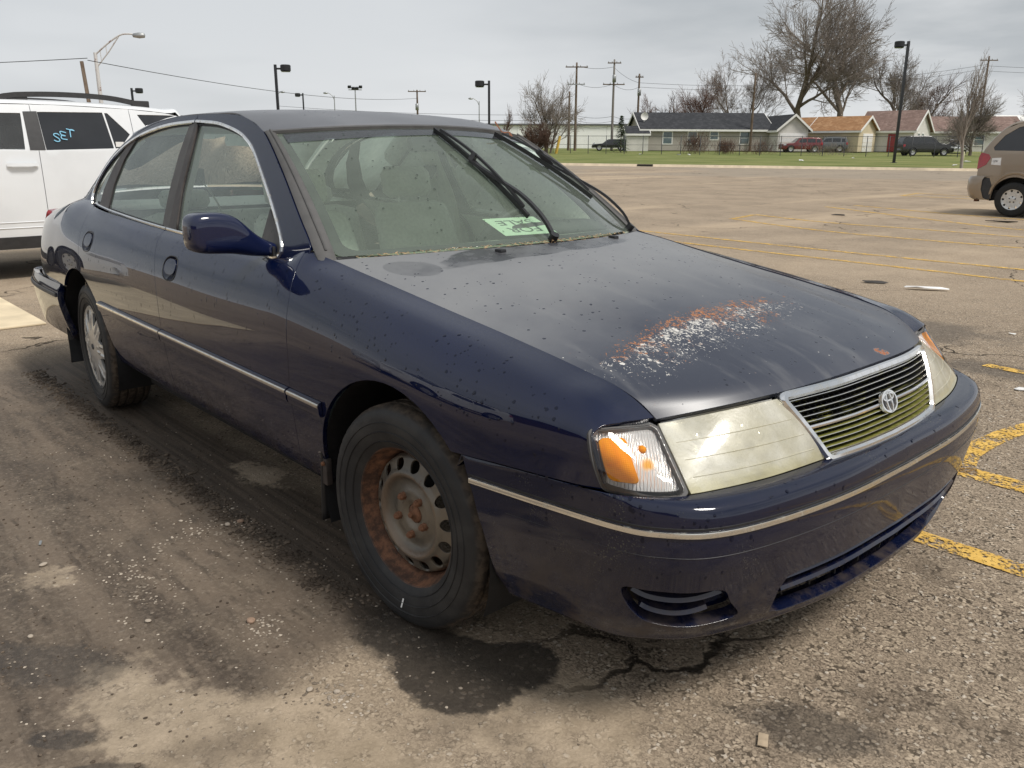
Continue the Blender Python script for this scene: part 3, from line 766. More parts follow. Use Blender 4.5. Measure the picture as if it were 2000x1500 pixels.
M_TRIMB=simple('weathered_brown_trim',(.045,.037,.034),.5,var=.35,scale=25,bump=.08)
M_PLAST=simple('black_plastic',(.018,.018,.02),.42,var=.2,scale=40,bump=.05)
M_UNDER=simple('underbody',(.012,.011,.010),.9,var=.3,scale=10,bump=.2)
def glass_mat(name,tint,haze,hazecol,rough=.0,ior=1.5):
    n=N(name);c=n.coord()
    tr=n.n('ShaderNodeBsdfTransparent');n.val(tr.inputs[0],tint)
    gl=n.n('ShaderNodeBsdfGlossy');n.val(gl.inputs[0],(1,1,1));gl.inputs['Roughness'].default_value=rough
    df=n.n('ShaderNodeBsdfDiffuse');n.val(df.inputs[0],hazecol)
    fr=n.n('ShaderNodeFresnel');fr.inputs[0].default_value=ior
    h=n.math('MULTIPLY',n.math('ADD',n.math('MULTIPLY',n.noise(c,5,5,.6),.8),.6),haze)
    m1=n.n('ShaderNodeMixShader');n.l(h,m1.inputs[0]);n.l(tr.outputs[0],m1.inputs[1]);n.l(df.outputs[0],m1.inputs[2])
    m2=n.n('ShaderNodeMixShader');n.l(fr.outputs[0],m2.inputs[0]);n.l(m1.outputs[0],m2.inputs[1]);n.l(gl.outputs[0],m2.inputs[2])
    return n.done(m2.outputs[0])
M_GLASS=glass_mat('green_side_glass',(.92,.99,.95),.20,(.60,.72,.63))
M_WSHIELD=glass_mat('dirty_windscreen_glass',(.88,.97,.90),.155,(.56,.66,.55))
M_SHADE=glass_mat('shaded_glass_band',(.22,.26,.30),.30,(.14,.145,.16))
def lens_mat():
    n=N('hazed_headlamp_lens');c=n.coord()
    f=n.noise(c,9,5,.6,.4);g=n.noise(c,320,2)
    z=n.sep(c)[2]
    col=n.mix(n.ss(f,.35,.7),(.60,.57,.44),(.80,.78,.68))
    edge=n.ss(n.math('ADD',z,n.math('MULTIPLY',n.math('SUBTRACT',n.noise(c,26,4),.5),.05)),.640,.600)
    col=n.mix(n.math('MULTIPLY',edge,.65),col,(.40,.36,.16))
    col=n.mix(n.math('MULTIPLY',n.ss(g,.5,.75),.30),col,(.36,.34,.26))
    nr=n.bump(n.math('ADD',n.math('MULTIPLY',f,.8),n.math('MULTIPLY',g,.06)),.22,.02)
    sh=n.bsdf(col,.30,.0,.5,.6,.08,nr)
    tr=n.n('ShaderNodeBsdfTransparent');n.val(tr.inputs[0],(.97,.94,.82))
    k=n.math('ADD',n.math('MULTIPLY',n.ss(n.noise(c,11,4),.3,.7),.22),n.math('MULTIPLY',edge,.25))
    mx=n.n('ShaderNodeMixShader');n.l(n.math('ADD',k,.52,clamp=True),mx.inputs[0]);n.l(tr.outputs[0],mx.inputs[1]);n.l(sh,mx.inputs[2])
    return n.done(mx.outputs[0])
M_LENS=lens_mat()
M_CLEAR=glass_mat('clear_lens',(.98,.98,.97),.008,(.8,.8,.78),.03)
def reflector_mat():
    n=N('silver_reflector');c=n.coord()
    w=n.n('ShaderNodeTexWave');w.wave_type='BANDS';w.bands_direction='Y';n.l(n.coord(rot=(.2,.1,.6)),w.inputs[0]);w.inputs['Scale'].default_value=42;w.inputs['Distortion'].default_value=2.5
    f=n.noise(c,16,2)
    nr=n.bump(n.math('ADD',w.outputs['Fac'],n.math('MULTIPLY',f,2.0)),.55,.006)
    am=n.math('MULTIPLY',n.ss(n.vor(c,13,'F1'),.34,.22),n.ss(f,.46,.55))  # orange reflections of the amber part, painted into the silver as blotches
    return n.done(n.bsdf(n.mix(am,(.92,.91,.90),(.90,.45,.06)),.22,n.math('SUBTRACT',.45,n.math('MULTIPLY',am,.6)),.5,0,.1,nr))
M_REFL=reflector_mat()
def amber_mat():
    n=N('amber_reflector');c=n.coord(scale=(1,1,1))
    v=n.vor(n.coord(rot=(.3,.5,.8)),230,'F1',rnd=0)
    return n.done(n.bsdf(n.ramp(v,[(.0,(.90,.40,.0)),(.6,(.78,.27,.0))]),.45,0,.05,.0,.05,n.bump(v,.3,.002)))
M_AMBER=amber_mat()
def tyre_mat():
    n=N('tyre_rubber');c=n.coord();x,y,z=n.sep(c)
    r=n.math('SQRT',n.math('ADD',n.math('MULTIPLY',x,x),n.math('MULTIPLY',z,z)))
    d=n.math('MULTIPLY',n.ss(r,.300,.316),n.ss(n.noise(c,14,6,.6),.20,.60))
    col=n.mix(n.math('MULTIPLY',d,.85),n.mix(n.ss(n.noise(c,12,5),.4,.7),(.022,.022,.023),(.040,.039,.038)),n.mix(n.ss(n.noise(c,60,3),.4,.6),(.060,.044,.031),(.125,.094,.067)))
    nr=n.bump(n.noise(c,180,3),.25,.002)
    return n.done(n.bsdf(col,n.math('ADD',n.math('MULTIPLY',d,.3),.55),0,.35,0,.1,nr))
M_TYRE=tyre_mat()
def steel_mat():
    n=N('rusty_steel_wheel');c=n.coord();x,y,z=n.sep(c)
    r=n.math('SQRT',n.math('ADD',n.math('MULTIPLY',x,x),n.math('MULTIPLY',z,z)))
    barrel=n.ss(n.math('ADD',r,n.math('MULTIPLY',n.math('SUBTRACT',n.noise(c,14,4),.5),.018)),.166,.172)
    spots=n.ss(n.noise(c,40,5,.7),.60,.68);dk=n.ss(n.noise(c,34,5,.75),.66,.70)
    rustc=n.mix(n.ss(n.noise(c,30,5,.7),.35,.7),(.055,.028,.018),(.22,.10,.052))
    pa=n.mix(n.ss(n.noise(c,7,4),.35,.65),(.105,.096,.082),(.19,.16,.122))
    st=n.ss(n.math('ADD',r,n.math('MULTIPLY',n.math('SUBTRACT',n.noise(c,20,4),.5),.03)),.125,.118)
    st=n.math('MULTIPLY',st,n.ss(r,.100,.112))
    pa=n.mix(n.math('MULTIPLY',st,.5),pa,(.20,.135,.09))
    m=n.math('MAXIMUM',barrel,n.math('MULTIPLY',spots,.6))
    col=n.mix(m,pa,rustc);col=n.mix(n.math('MULTIPLY',dk,.8),col,(.02,.015,.012))
    nr=n.bump(n.math('ADD',n.noise(c,120,4),n.math('MULTIPLY',m,.6)),.25,.002)
    return n.done(n.bsdf(col,n.math('ADD',n.math('MULTIPLY',m,.4),.36),n.math('MULTIPLY',n.math('SUBTRACT',1.,m),.25),.5,0,.1,nr))
M_STEEL=steel_mat()
M_RUST=simple('rusty_iron',(.155,.072,.038),.85,var=.45,scale=60,bump=.4)
def silver_mat():
    n=N('silver_hubcap');c=n.coord();f=n.noise(c,30,5,.65)
    return n.done(n.bsdf(n.mix(n.math('MULTIPLY',n.ss(f,.5,.72),.45),(.50,.50,.49),(.24,.21,.17)),.32,.55,.5,.3,.15,n.bump(n.noise(c,220,2),.05,.001)))
M_SILVER=silver_mat()
M_CLOTH=simple('grey_green_seat_cloth',(.52,.54,.46),.92,var=.12,scale=60,bump=.15)
M_CLOTH2=simple('pale_interior_trim',(.72,.74,.66),.8,var=.08,scale=30,bump=.05)
M_DASH=simple('dashboard_vinyl',(.38,.42,.34),.75,var=.12,scale=40,bump=.1)
M_DARKIN=simple('dark_interior_plastic',(.035,.037,.036),.6,var=.2,scale=30)
M_BELT=simple('seat_belt_webbing',(.52,.54,.48),.8,var=.05,scale=90,bump=.1)
def paper_mat(name,col): return simple(name,col,.85,var=.03,scale=8)
M_GREENP=paper_mat('green_paper',(.56,.74,.54));M_WHITEP=paper_mat('white_paper',(.80,.80,.79));M_INK=simple('printed_ink',(.10,.14,.11),.8)
M_MUD=simple('dried_mud',(.12,.088,.062),.95,var=.3,scale=30,bump=.5)
def moss_mat():
    n=N('mossy_grille_plastic');c=n.coord()
    f=n.noise(c,26,5,.65)
    z=n.sep(c)[2]
    k=n.ss(n.math('ADD',f,n.math('MULTIPLY',n.ss(z,.715,.625),.36)),.55,.69)
    return n.done(n.bsdf(n.mix(k,(.016,.016,.017),n.mix(n.ss(n.noise(c,70,3),.4,.65),(.16,.165,.025),(.27,.26,.07))),n.math('ADD',n.math('MULTIPLY',k,.4),.4),0,.4,0,.1,n.bump(f,.3,.004)))
M_MOSS=moss_mat()
def drop_mat(name,col,alpha=1.):
    n=N(name);return n.done(n.bsdf(col,.10,0,.40,0.,.0,None,alpha))
M_DROP=drop_mat('rain_drop_on_paint',(.0016,.0035,.016));M_DROPH=drop_mat('rain_drop_on_oxidised_paint',(.030,.033,.046));M_DROPG=drop_mat('rain_drop_on_glass',(.05,.065,.055),.5)
# ================= generic road vehicles =================
M_TYREB=simple('parked_tyre_rubber',(.018,.018,.018),.8,var=.25,scale=30,bump=.2)
M_TINT=simple('tinted_window_glass',(.020,.022,.026),.06,0,.1,6,spec=.7)
M_TGLASS=glass_mat('pale_window_glass',(.55,.60,.60),.12,(.4,.42,.43))
M_REDL=simple('red_lamp_lens',(.34,.012,.018),.12,var=.15,scale=8,coat=1,coatr=.02)
M_HLAMP=simple('clear_lamp_lens',(.55,.56,.57),.15,.3,.1,12,coat=1)
M_PLBLK=simple('grey_black_cladding',(.030,.030,.032),.55,var=.2,scale=18,bump=.08)
def paint(name,col,metal=.0,rough=.3): 
    n=N(name);c=n.coord();f=n.noise(c,1.8,5,.6)
    return n.done(n.bsdf(n.mix(n.math('MULTIPLY',n.ss(f,.4,.75),.35),col,tuple(x*.78 for x in col)),rough,metal,.5,.8,.06,n.bump(n.noise(c,150,2),.03,.001)))
def wheel_simple(par,x,y,r,w_,face,spokes,name='wheel',detail=True):
    s=-1 if y<0 else 1
    p=[(r*.60,-w_/2),(r*.66,-w_*.5),(r*.86,-w_*.52),(r*.965,-w_*.44),(r,-w_*.34),(r,w_*.34),(r*.95,w_*.46),(r*.62,w_*.5),(r*.60,w_*.5)]
    rim=lathe(name,[(0,-w_*.30),(r*.14,-w_*.34),(r*.20,-w_*.30),(r*.52,-w_*.36),(r*.60,-w_*.47),(r*.63,-w_*.48),(r*.62,-w_*.3),(r*.5,.0),(0,.02)] if not detail else [(r*.63,-w_*.50),(r*.60,-w_*.49),(r*.575,-w_*.35),(r*.55,0),(r*.6,w_*.45)],face,par,40 if detail else 20,'y',loc=(x,y,r),rot=(0,0,0 if s<0 else math.pi))
    t=lathe('tyre',p,M_TYREB,rim,48 if detail else 24,'y')
    if detail:
        def cap(a,b):
            rr_=np.hypot(a,b);return np.stack([a,np.interp(rr_,[0,r*.1,r*.2,r*.5,r*.62],[-w_*.44,-w_*.44,-w_*.40,-w_*.42,-w_*.48]),b],1)
        cir=lambda q,n:[(q*math.cos(2*math.pi*i/n),q*math.sin(2*math.pi*i/n)) for i in range(n)]
        hs=[]
        for k in range(spokes):
            a=(k+.5)*2*math.pi/spokes;da=1.25/spokes
            hs.append([(q*math.cos(a+e),q*math.sin(a+e)) for q,e in ((r*.42,0),(r*.47,da*.8),(r*.54,da),(r*.565,da*.6),(r*.57,0),(r*.565,-da*.6),(r*.54,-da),(r*.47,-da*.8))])
        panel('wheel_cover',cap,cir(r*.61,60),hs,face,rim,.02,hem=.02,edge=.002,gap=0,ref=(0,.3,0))
        for k in range(5):
            a=2*math.pi*k/5+.3;lathe('lug_nut',[(0,-w_*.46),(r*.03,-w_*.455),(r*.045,-w_*.40)],M_PLBLK,rim,8,'y',loc=(r*.17*math.cos(a),0,r*.17*math.sin(a)))
    return rim
def vehicle(name,P):
    """P: W half width, belt z, prof = top silhouette (x,z) front to back, bottom z, wheels x, r, windows, seams ..."""
    root=empty(name);W=P['W'];belt=P['belt'];prof=np.array(P['prof'],float);zb=P['zb'];L0,L1=prof[:,0].max(),prof[:,0].min()
    tb=P.get('tumble',.24);mat=P['paint']
    def plan(x): 
        t=np.clip((x-L1)/(L0-L1),0,1);return W*(1-P.get('tf',.16)*np.clip((t-.80)/.2,0,1)**2.2-P.get('tr',.10)*np.clip((.12-t)/.12,0,1)**2)
    def S(x,z):
        x=np.atleast_1d(x).astype(float);z=np.atleast_1d(z).astype(float)
        y=plan(x)-.055*np.clip((.62-z)/.4,0,1)**2-.018*np.clip((z-.70)/(belt-.70),0,1)**2-tb*np.clip(z-belt,0,9)-.10*np.clip(z-belt,0,9)**2
        return np.stack([x,-y,z],1)
    # outline of the flank: top silhouette pulled in a little, bottom with arches
    r=P['r'];ar=P.get('ar',r+.06)
    xs=np.linspace(L1+.02,L0-.02,90);ztop=np.interp(xs,prof[::-1,0] if prof[0,0]>prof[-1,0] else prof[:,0],prof[::-1,1] if prof[0,0]>prof[-1,0] else prof[:,1])-P.get('edge',.045)
    ztop=np.maximum(ztop,zb+.25)
    def bottom(x):
        z=zb+.10*np.clip((x-(L0-.5))/.5,0,1)**2+.12*np.clip(((L1+.5)-x)/.5,0,1)**2
        for wx in P['wx']:
            if abs(x-wx)<ar: z=max(z,r+math.sqrt(max(0,ar*ar-(x-wx)**2)))
        return z
    seams=sorted([L1+.02]+list(P['seams'])+[L0-.02])
    names=P['names']                          # rear to front
    res=P.get('res',.06)
    wins=P['windows']                         # list of (kind,polygon)
    parts=[]
    for i,nm in enumerate(names):
        a,b=seams[i],seams[i+1];xx=np.linspace(a,b,max(6,int((b-a)/.035)))
        out=[(x,np.interp(x,xs,ztop)) for x in xx]+[(x,bottom(x)) for x in np.linspace(b,a,max(10,int((b-a)/.025)))]
        hl=[w for k,w in wins if a<np.mean([q[0] for q in w])<b]
        o=panel(nm,S,out,hl,mat,root,res,hem=.02,gap=.004 if res<.1 else .002,ref=(np.mean(xx),0,.8));parts.append(o)
        for k,w in wins:
            if a<np.mean([q[0] for q in w])<b:
                panel('window',S,w,(),P['glass'].get(k,M_TINT),o,res*1.2,hem=.0,gap=0,off=-.008,ref=(np.mean(xx),0,.8))
    for o in list(parts): mirrored(o,root)
    # top skin over hood, screens, roof and tail
    Lp=smooth_line(prof,.06 if res<.1 else .14);T=np.gradient(Lp,axis=0);T/=np.linalg.norm(T,axis=1,keepdims=True);Nn=np.stack([T[:,1],-T[:,0]],1)
    if Nn[len(Nn)//2,1]<0: Nn=-Nn
    us=np.array([-1,-.985,-.95,-.88,-.7,-.4,0,.4,.7,.88,.95,.985,1])
    A=[]
    for p,nn in zip(Lp,Nn):
        zz_=max(p[1]-P.get('edge',.045),zb);w_=-S(np.array([np.clip(p[0],L1+.02,L0-.02)]),np.array([zz_]))[0,1]
        A.append([(p[0]-nn[0]*e,u*w_,p[1]-nn[1]*e) for u,e in zip(us,P.get('edge',.045)*np.array([1,.62,.30,.12,.03,.006,0,.006,.03,.12,.30,.62,1]))])
    A=np.array(A)
    o=gridmesh('roof_shell',A,mat,root,ref=(np.mean(prof[:,0]),0,.6))
    me=o.data;me.materials.append(P['glass'].get('screen',M_TINT))
    nv=A.shape[1];fi=[]
    for i in range(len(A)-1):
        x=(Lp[i,0]+Lp[i+1,0])/2;g=any(a<x<b and Lp[i,1]>belt-.02 for a,b in P['screens'])
        fi+=[1 if g and 2<=j<=nv-4 else 0 for j in range(nv-1)]
    me.polygons.foreach_set('material_index',fi)
    # underside and ends
    boxes('underbody',[(L1+.12,-W*.8,zb+.02,L0-.15,W*.8,zb+.22)],M_PLBLK,root)
    for x in P['wx']:
        for s in (-1,1): wheel_simple(root,x,s*(W-.10),r,.21,P['wheelmat'],P.get('spokes',7),detail=res<.1)
    for x in P['wx']:
        for s in (-1,1):
            Aw=np.array([[(x+ar*1.0*math.cos(a),s*y,r+ar*math.sin(a)) for y in (W-.03,W-.38)] for a in np.linspace(-.1,math.pi+.1,20)])
            gridmesh('wheel_well',Aw,M_PLBLK,root,ref=(x,s*W*.7,9))
            boxes('well_back',[(x-ar,s*(W-.38)-.01,zb,x+ar,s*(W-.38)+.01,r+ar)],M_PLBLK,root)
    for nm,poly,m in P.get('patches',[]):
        for s in (0,1):
            o=panel(nm,S,poly,(),m,root,res,hem=.012,gap=0,off=.006,ref=(np.mean([q[0] for q in poly]),0,.8))
            if s: 
                mirrored(o,root);me_=o.data;bpy.data.objects.remove(o)
    root['_']=0;del root['_']
    return root,S
def solid_ends(root,P,mat):
    """bumpers: rounded slabs across the nose and tail"""
    prof=np.array(P['prof']);L0,L1=prof[:,0].max(),prof[:,0].min();W=P['W']
    for nm,x,s,z0,z1 in (('front_bumper',L0,1,P['zb'],P['zb']+.34),('rear_bumper',L1,-1,P['zb']+.02,P['zb']+.36)):
        A=[]
        for u in np.linspace(-1,1,21):
            bx=x+s*(.05-.24*abs(u)**3.5);row=[]
            for k,(dx,z) in enumerate(((-.10,z0),(0,z0+.03),(.02,(z0+z1)/2),(0,z1-.03),(-.06,z1))): row.append((bx+s*dx,u*W*.985,z))
            A.append(row)
        gridmesh(nm,np.array(A),mat,root,ref=(0,0,(z0+z1)/2))
# ---- white SUV parked across the tail of the sedan
M_WHITE=paint('white_vehicle_paint',(.77,.79,.81),.0,.28);M_SILW=paint('silver_wheel_paint',(.42,.42,.42),.6,.35)
suvP=dict(W=.94,belt=1.235,zb=.30,r=.36,ar=.44,tumble=.26,res=.05,edge=.05,paint=M_WHITE,wheelmat=M_SILW,spokes=6,
  prof=[(2.38,.42),(2.40,.62),(2.36,.86),(2.22,.98),(1.45,1.12),(1.15,1.20),(.55,1.56),(.30,1.66),(-.2,1.715),(-.9,1.725),(-1.6,1.705),(-2.0,1.675),(-2.18,1.640),(-2.33,1.15),(-2.40,.86),(-2.42,.62),(-2.38,.42)],
  wx=(1.42,-1.42),seams=(-1.62,-.695,.42),names=('quarter_panel','rear_door','front_door','front_fender'),
  windows=[('front',[(-.60,1.25),(-.585,1.585),(.28,1.50),(.40,1.40),(.62,1.262)][::-1] and [(-.575,1.25),(-.60,1.585),(.02,1.575),(.26,1.47),(.39,1.29),(.38,1.262)]),('tint',[(-.765,1.245),(-.752,1.60),(-1.352,1.610),(-1.395,1.262)]),('tint',[(-1.415,1.262),(-1.375,1.606),(-1.40,1.605),(-1.58,1.40),(-1.46,1.268)]),('tint',[(-1.70,1.598),(-1.76,1.49),(-1.83,1.515),(-2.0,1.575),(-2.10,1.600)])],
  glass={'tint':M_TINT,'front':M_TGLASS,'screen':M_TINT},screens=((.5,1.2),(-2.32,-2.19)),
  patches=[('sill_cladding',[(-.98,.31),(-.98,.425),(.98,.425),(.98,.31)],M_PLBLK),('b_pillar_trim',[(-.62,1.245),(-.625,1.60),(-.745,1.605),(-.755,1.245)],M_PLBLK),('tail_lamp',[(-2.12,1.02),(-2.14,1.34),(-2.26,1.36),(-2.33,1.06)],M_REDL),('headlamp',[(1.9,.86),(2.0,.96),(2.26,.90),(2.28,.78)],M_HLAMP)])
SUV,SS=vehicle('suv',suvP);solid_ends(SUV,suvP,M_WHITE)
tag(SUV,'white SUV with tinted windows and SET chalked on its rear door glass','car')
def on_side(S,x,z,off,left=True):
    q=S(np.array([x]),np.array([z]))[0].copy();q[1]-=off
    if left: q[1]*=-1
    return q
for s in (True,False):
    for pts,rr_ in (([(-.45,1.735),(-.60,1.765),(-1.0,1.782),(-1.45,1.768),(-1.80,1.712)],.020),([(.45,1.66),(.30,1.725),(0,1.76),(-.30,1.75),(-.43,1.735)],.020)):
        L=[]
        for x,z in pts: L.append((x,(1 if s else -1)*(.70),z))
        rl_=sweep('roof_rail',smooth_line(L,.08),(0,0,1),[(-.030,-.03),(-.026,.018),(.026,.018),(.030,-.03)],M_PLBLK,SUV)
        for k in (0.05,.95):
            pass
    for x in (-.62,-1.78,.42): boxes('rail_foot',[(x-.09,(.70 if s else -.70)-.025,1.65,x+.09,(.70 if s else -.70)+.025,1.745)],M_PLBLK,SUV,.012)
    P_=[on_side(SS,x,1.02+.0,.0,s) for x in (-.40,-.66)]
    y=P_[0][1];hh=sweep('door_handle',[(x,y+(.028 if s else -.028)*(1 if .05<k<.95 else .2),1.108) for k,x in ((0,-.40),(.2,-.44),(.5,-.53),(.8,-.62),(1,-.66))],(0,0,1),[(-.014,-.016),(-.010,.014),(.010,.014),(.014,-.016)],M_WHITE,SUV)
    hh=sweep('door_handle',[(x,y+(.028 if s else -.028)*(1 if .05<k<.95 else .2),1.115) for k,x in ((0,-1.32),(.2,-1.36),(.5,-1.45),(.8,-1.54),(1,-1.58))],(0,0,1),[(-.014,-.016),(-.010,.014),(.010,.014),(.014,-.016)],M_WHITE,SUV)
    for z in (.565,.512): 
        L=[on_side(SS,x,z,.003,s) for x in np.linspace(.95,-.95,14)];sweep('sill_crease',L,(0,1 if s else -1,0),[(-.006,-.001),(0,.004),(.006,-.001)],M_WHITE,SUV)
# door window half open: dark seat inside, headrest
boxes('headrest',[(-.62,.30,1.28,-.50,.56,1.48)],M_PLBLK,SUV,.05);boxes('headrest',[(-.62,-.56,1.28,-.50,-.30,1.48)],M_PLBLK,SUV,.05)
M_CHALK=simple('blue_window_chalk',(.25,.55,.75),.9,var=.1,scale=40)
q=on_side(SS,-1.0,1.42,-.002,True)
for k,(pts) in enumerate(([(.055,.055),(.02,.075),(-.03,.06),(-.035,.03),(.03,-.005),(.045,-.04),(.0,-.065),(-.05,-.05)],[(.05,.06),(-.045,.06),(-.03,0),(.03,0),(-.03,0),(-.04,-.06),(.05,-.06)],[(-.06,.065),(.07,.06),(.005,.062),(-.01,-.07)])):
    L=[]
    for a,b in pts:
        x=-.86-.125*k-(-a)*-.7;z=1.36+.022*k+b*.55-a*.12
        L.append(on_side(SS,-.875-.068*k-a*.55,z,.0045,True))
    sweep('chalk_letter',smooth_line(L,.01),(0,1,.3),[(-.0045,-.001),(-.0045,.002),(.0045,.002),(.0045,-.001)],M_CHALK,SUV)
boxes('label_slip',[(-1.50,on_side(SS,-1.45,1.29,.002,True)[1]-.001,1.275,-1.42,on_side(SS,-1.45,1.29,.002,True)[1]+.001,1.325)],M_WHITEP if 'M_WHITEP' in globals() else M_WHITE,SUV)
SUV.location=(-7.6-.93,-.475,0);SUV.rotation_euler=(0,0,-math.pi/2)
# ---- tan minivan further along the row
M_TAN=paint('tan_metallic_paint',(.30,.240,.178),.3,.30)
vanP=dict(W=.97,belt=1.17,zb=.27,r=.325,ar=.42,tumble=.20,res=.05,edge=.05,paint=M_TAN,wheelmat=simple('bright_wheel_cover',(.62,.62,.61),.3,.4,.1,20),spokes=9,
  prof=[(2.50,.42),(2.52,.60),(2.46,.80),(2.25,.93),(1.70,1.08),(1.35,1.16),(.55,1.62),(.25,1.74),(-.3,1.82),(-1.2,1.83),(-1.72,1.795),(-1.93,1.70),(-2.12,1.50),(-2.30,1.22),(-2.34,.98),(-2.345,.76),(-2.34,.48)],
  wx=(1.45,-1.59),seams=(-1.40,-.35,.75),names=('quarter_panel','sliding_door','front_door','front_fender'),
  windows=[('tint',[(-2.06,1.245),(-2.08,1.30),(-1.92,1.52),(-1.70,1.67),(-1.50,1.72),(-1.44,1.72),(-1.44,1.235)]),('tint',[(-1.36,1.235),(-1.36,1.72),(-.40,1.72),(-.40,1.22)]),('front',[(-.30,1.22),(-.30,1.70),(.25,1.66),(.68,1.34),(.70,1.22)])],
  glass={'tint':M_TINT,'front':M_TGLASS,'screen':M_TINT},screens=((.5,1.38),(-2.29,-1.98)),
  patches=[('tail_lamp',[(-2.335,.88),(-2.335,1.10),(-2.30,1.20),(-2.14,1.165),(-2.10,1.10),(-2.17,.97)],M_REDL),('price_sticker',[(-2.07,.975),(-2.065,1.095),(-1.90,1.105),(-1.89,.965)],simple('white_sticker',(.78,.78,.78),.7)),('headlamp',[(1.95,.80),(2.05,.92),(2.36,.84),(2.38,.72)],M_HLAMP)])
VAN,VS=vehicle('minivan',vanP);tag(VAN,'tan minivan with bright wheel covers and a white numbered sticker by its tail lamp','car')
# wrap-round rear bumper, wheel-arch lip, missing corner showing black, rust-tailed hitch
A=[]
for u in np.linspace(-1,1,25):
    a=abs(u);bx=-2.50+.32*max(0,(a-.72)/.28)**1.6 if a>.72 else -2.50
    yy=np.interp(a,[0,.72,.9,1],[0,.80,.955,.975])*(1 if u>0 else -1)
    A.append([(bx+.14,yy,.30),(bx+.06,yy,.34),(bx,yy,.50),(bx+.005,yy,.68),(bx+.04,yy,.745),(bx+.18,yy,.76)])
VB=gridmesh('rear_bumper',np.array(A),M_TAN,VAN,ref=(-2.0,0,.55))
A=np.array([[(x,s*.957,.31),(x,s*.960,.50),(x,s*.945,.72)] for s in (-1,) for x in np.linspace(-2.24,-2.0,5)])
gridmesh('bumper_gap',A,M_PLBLK,VAN,ref=(0,3,.5))
for s in (-1,1):
    L=[]
    for a in np.linspace(.0,math.pi,26):
        x=-1.59+.435*math.cos(a);z=.325+.56*math.sin(a)*(.435+.13)/.565*1.0;z=.325+.50*math.sin(a)
        q=VS(np.array([x]),np.array([z]))[0];L.append((x,q[1]*(-s) if s>0 else q[1],z))
    sweep('arch_lip',L,(0,s,0),[(-.035,-.004),(-.02,.020),(.01,.024),(.03,-.004)],M_TAN,VAN)
boxes('exhaust_hanger',[(-2.36,-.75,.25,-2.28,-.66,.33)],M_RUST if 'M_RUST' in globals() else M_PLBLK,VAN,.01)
def text_mesh0(s,size,mat,par,loc,rot,sx=1.):
    c=bpy.data.curves.new('lettering','FONT');c.body=s;c.size=size;c.align_x='CENTER';c.align_y='CENTER';c.extrude=.0006
    o=bpy.data.objects.new('lettering',c);COL.objects.link(o);dg=bpy.context.evaluated_depsgraph_get();me=bpy.data.meshes.new_from_object(o.evaluated_get(dg));bpy.data.objects.remove(o)
    me.materials.clear();me.materials.append(mat);t=bpy.data.objects.new('lettering',me);COL.objects.link(t);t.location=loc;t.rotation_euler=rot;return setpar(t,par)
q=VS(np.array([-1.98]),np.array([1.035]))[0];text_mesh0('17902',.055,M_PLBLK,VAN,(q[0],q[1]-.0085,q[2]),(math.radians(88),0,0))
VAN.location=(-2.45,16.3+.93,.02)
# ---- parked cars by the houses (far)
def far_suv(name,mat,label,r,d,head,L=4.7,W=.93,H=1.78,grp=None):
    k=L/4.7;h=H/1.72
    p=dict(W=W,belt=1.08*h,zb=.34,r=.37,ar=.43,tumble=.25,res=.16,edge=.06,paint=mat,wheelmat=M_SILW,spokes=6,
     prof=[(2.32*k,.45),(2.35*k,.70),(2.28*k,.96*h),(1.2*k,1.08*h),(.95*k,1.14*h),(.40*k,1.62*h),(.1*k,1.70*h),(-1.0*k,1.72*h),(-1.9*k,1.66*h),(-2.15*k,1.50*h),(-2.33*k,1.05*h),(-2.36*k,.75),(-2.32*k,.45)],
     wx=(1.4*k,-1.4*k),seams=(-1.5*k,-.45*k,.6*k),names=('quarter_panel','rear_door','front_door','front_fender'),
     windows=[('w',[(-1.55*k,1.12*h),(-1.55*k,1.52*h),(-1.95*k,1.50*h),(-2.08*k,1.14*h)]),('w',[(-.5*k,1.12*h),(-.5*k,1.56*h),(-1.42*k,1.55*h),(-1.42*k,1.12*h)]),('w',[(-.40*k,1.12*h),(-.40*k,1.56*h),(.25*k,1.52*h),(.55*k,1.24*h),(.55*k,1.12*h)])],
     glass={'screen':M_TINT},screens=((.38*k,.98*k),(-2.32*k,-2.12*k)),
     patches=[('headlamp',[(1.95*k,.80),(1.97*k,.95),(2.26*k,.90),(2.27*k,.78)],M_HLAMP),('tail_lamp',[(-2.30*k,.85),(-2.28*k,1.10),(-2.10*k,1.10),(-2.12*k,.85)],M_REDL)])
    o,_=vehicle(name,p);solid_ends(o,p,mat);o.location=lot(r,d,dz=.12);o.rotation_euler=(0,0,HEAD+head);tag(o,label,'car',grp);return o
M_RED=paint('dark_red_paint',(.15,.014,.018),.2);M_BLK=paint('black_paint',(.012,.012,.013),.1);M_GREY=paint('grey_paint',(.13,.135,.14),.3)
far_suv('parked_suv',M_RED,'dark red SUV parked before the cream garages',33.0,100,math.pi,4.6,H=1.66)
far_suv('parked_suv',M_GREY,'grey SUV parked close behind the dark red SUV',36.9,102.5,math.pi-.2,4.5,H=1.72)
far_suv('parked_suv',M_BLK,'black SUV parked behind the lamp post on the lawn',40.4,85.5,0.,5.1,H=1.92)
far_suv('parked_car',M_WHITE,'white car parked beyond the black SUV',50.5,99,math.pi/2-.5,4.6,H=1.55)
far_suv('parked_car',M_BLK,'dark car parked against the white warehouse',11.6,104,math.pi-.1,4.3,H=1.35)
# a second white SUV parked in the row behind the photographer (seen only as a reflection)
S2=copy_tree(SUV);S2.location=(-5.6,-7.4,0);S2.rotation_euler=(0,0,math.radians(100));tag(S2,'white SUV with clean unmarked windows parked in the bay row opposite the sedan','car')
for k_ in list(S2.children):
    if k_.name.split('.')[0] in ('chalk_letter','label_slip'): bpy.data.objects.remove(k_)
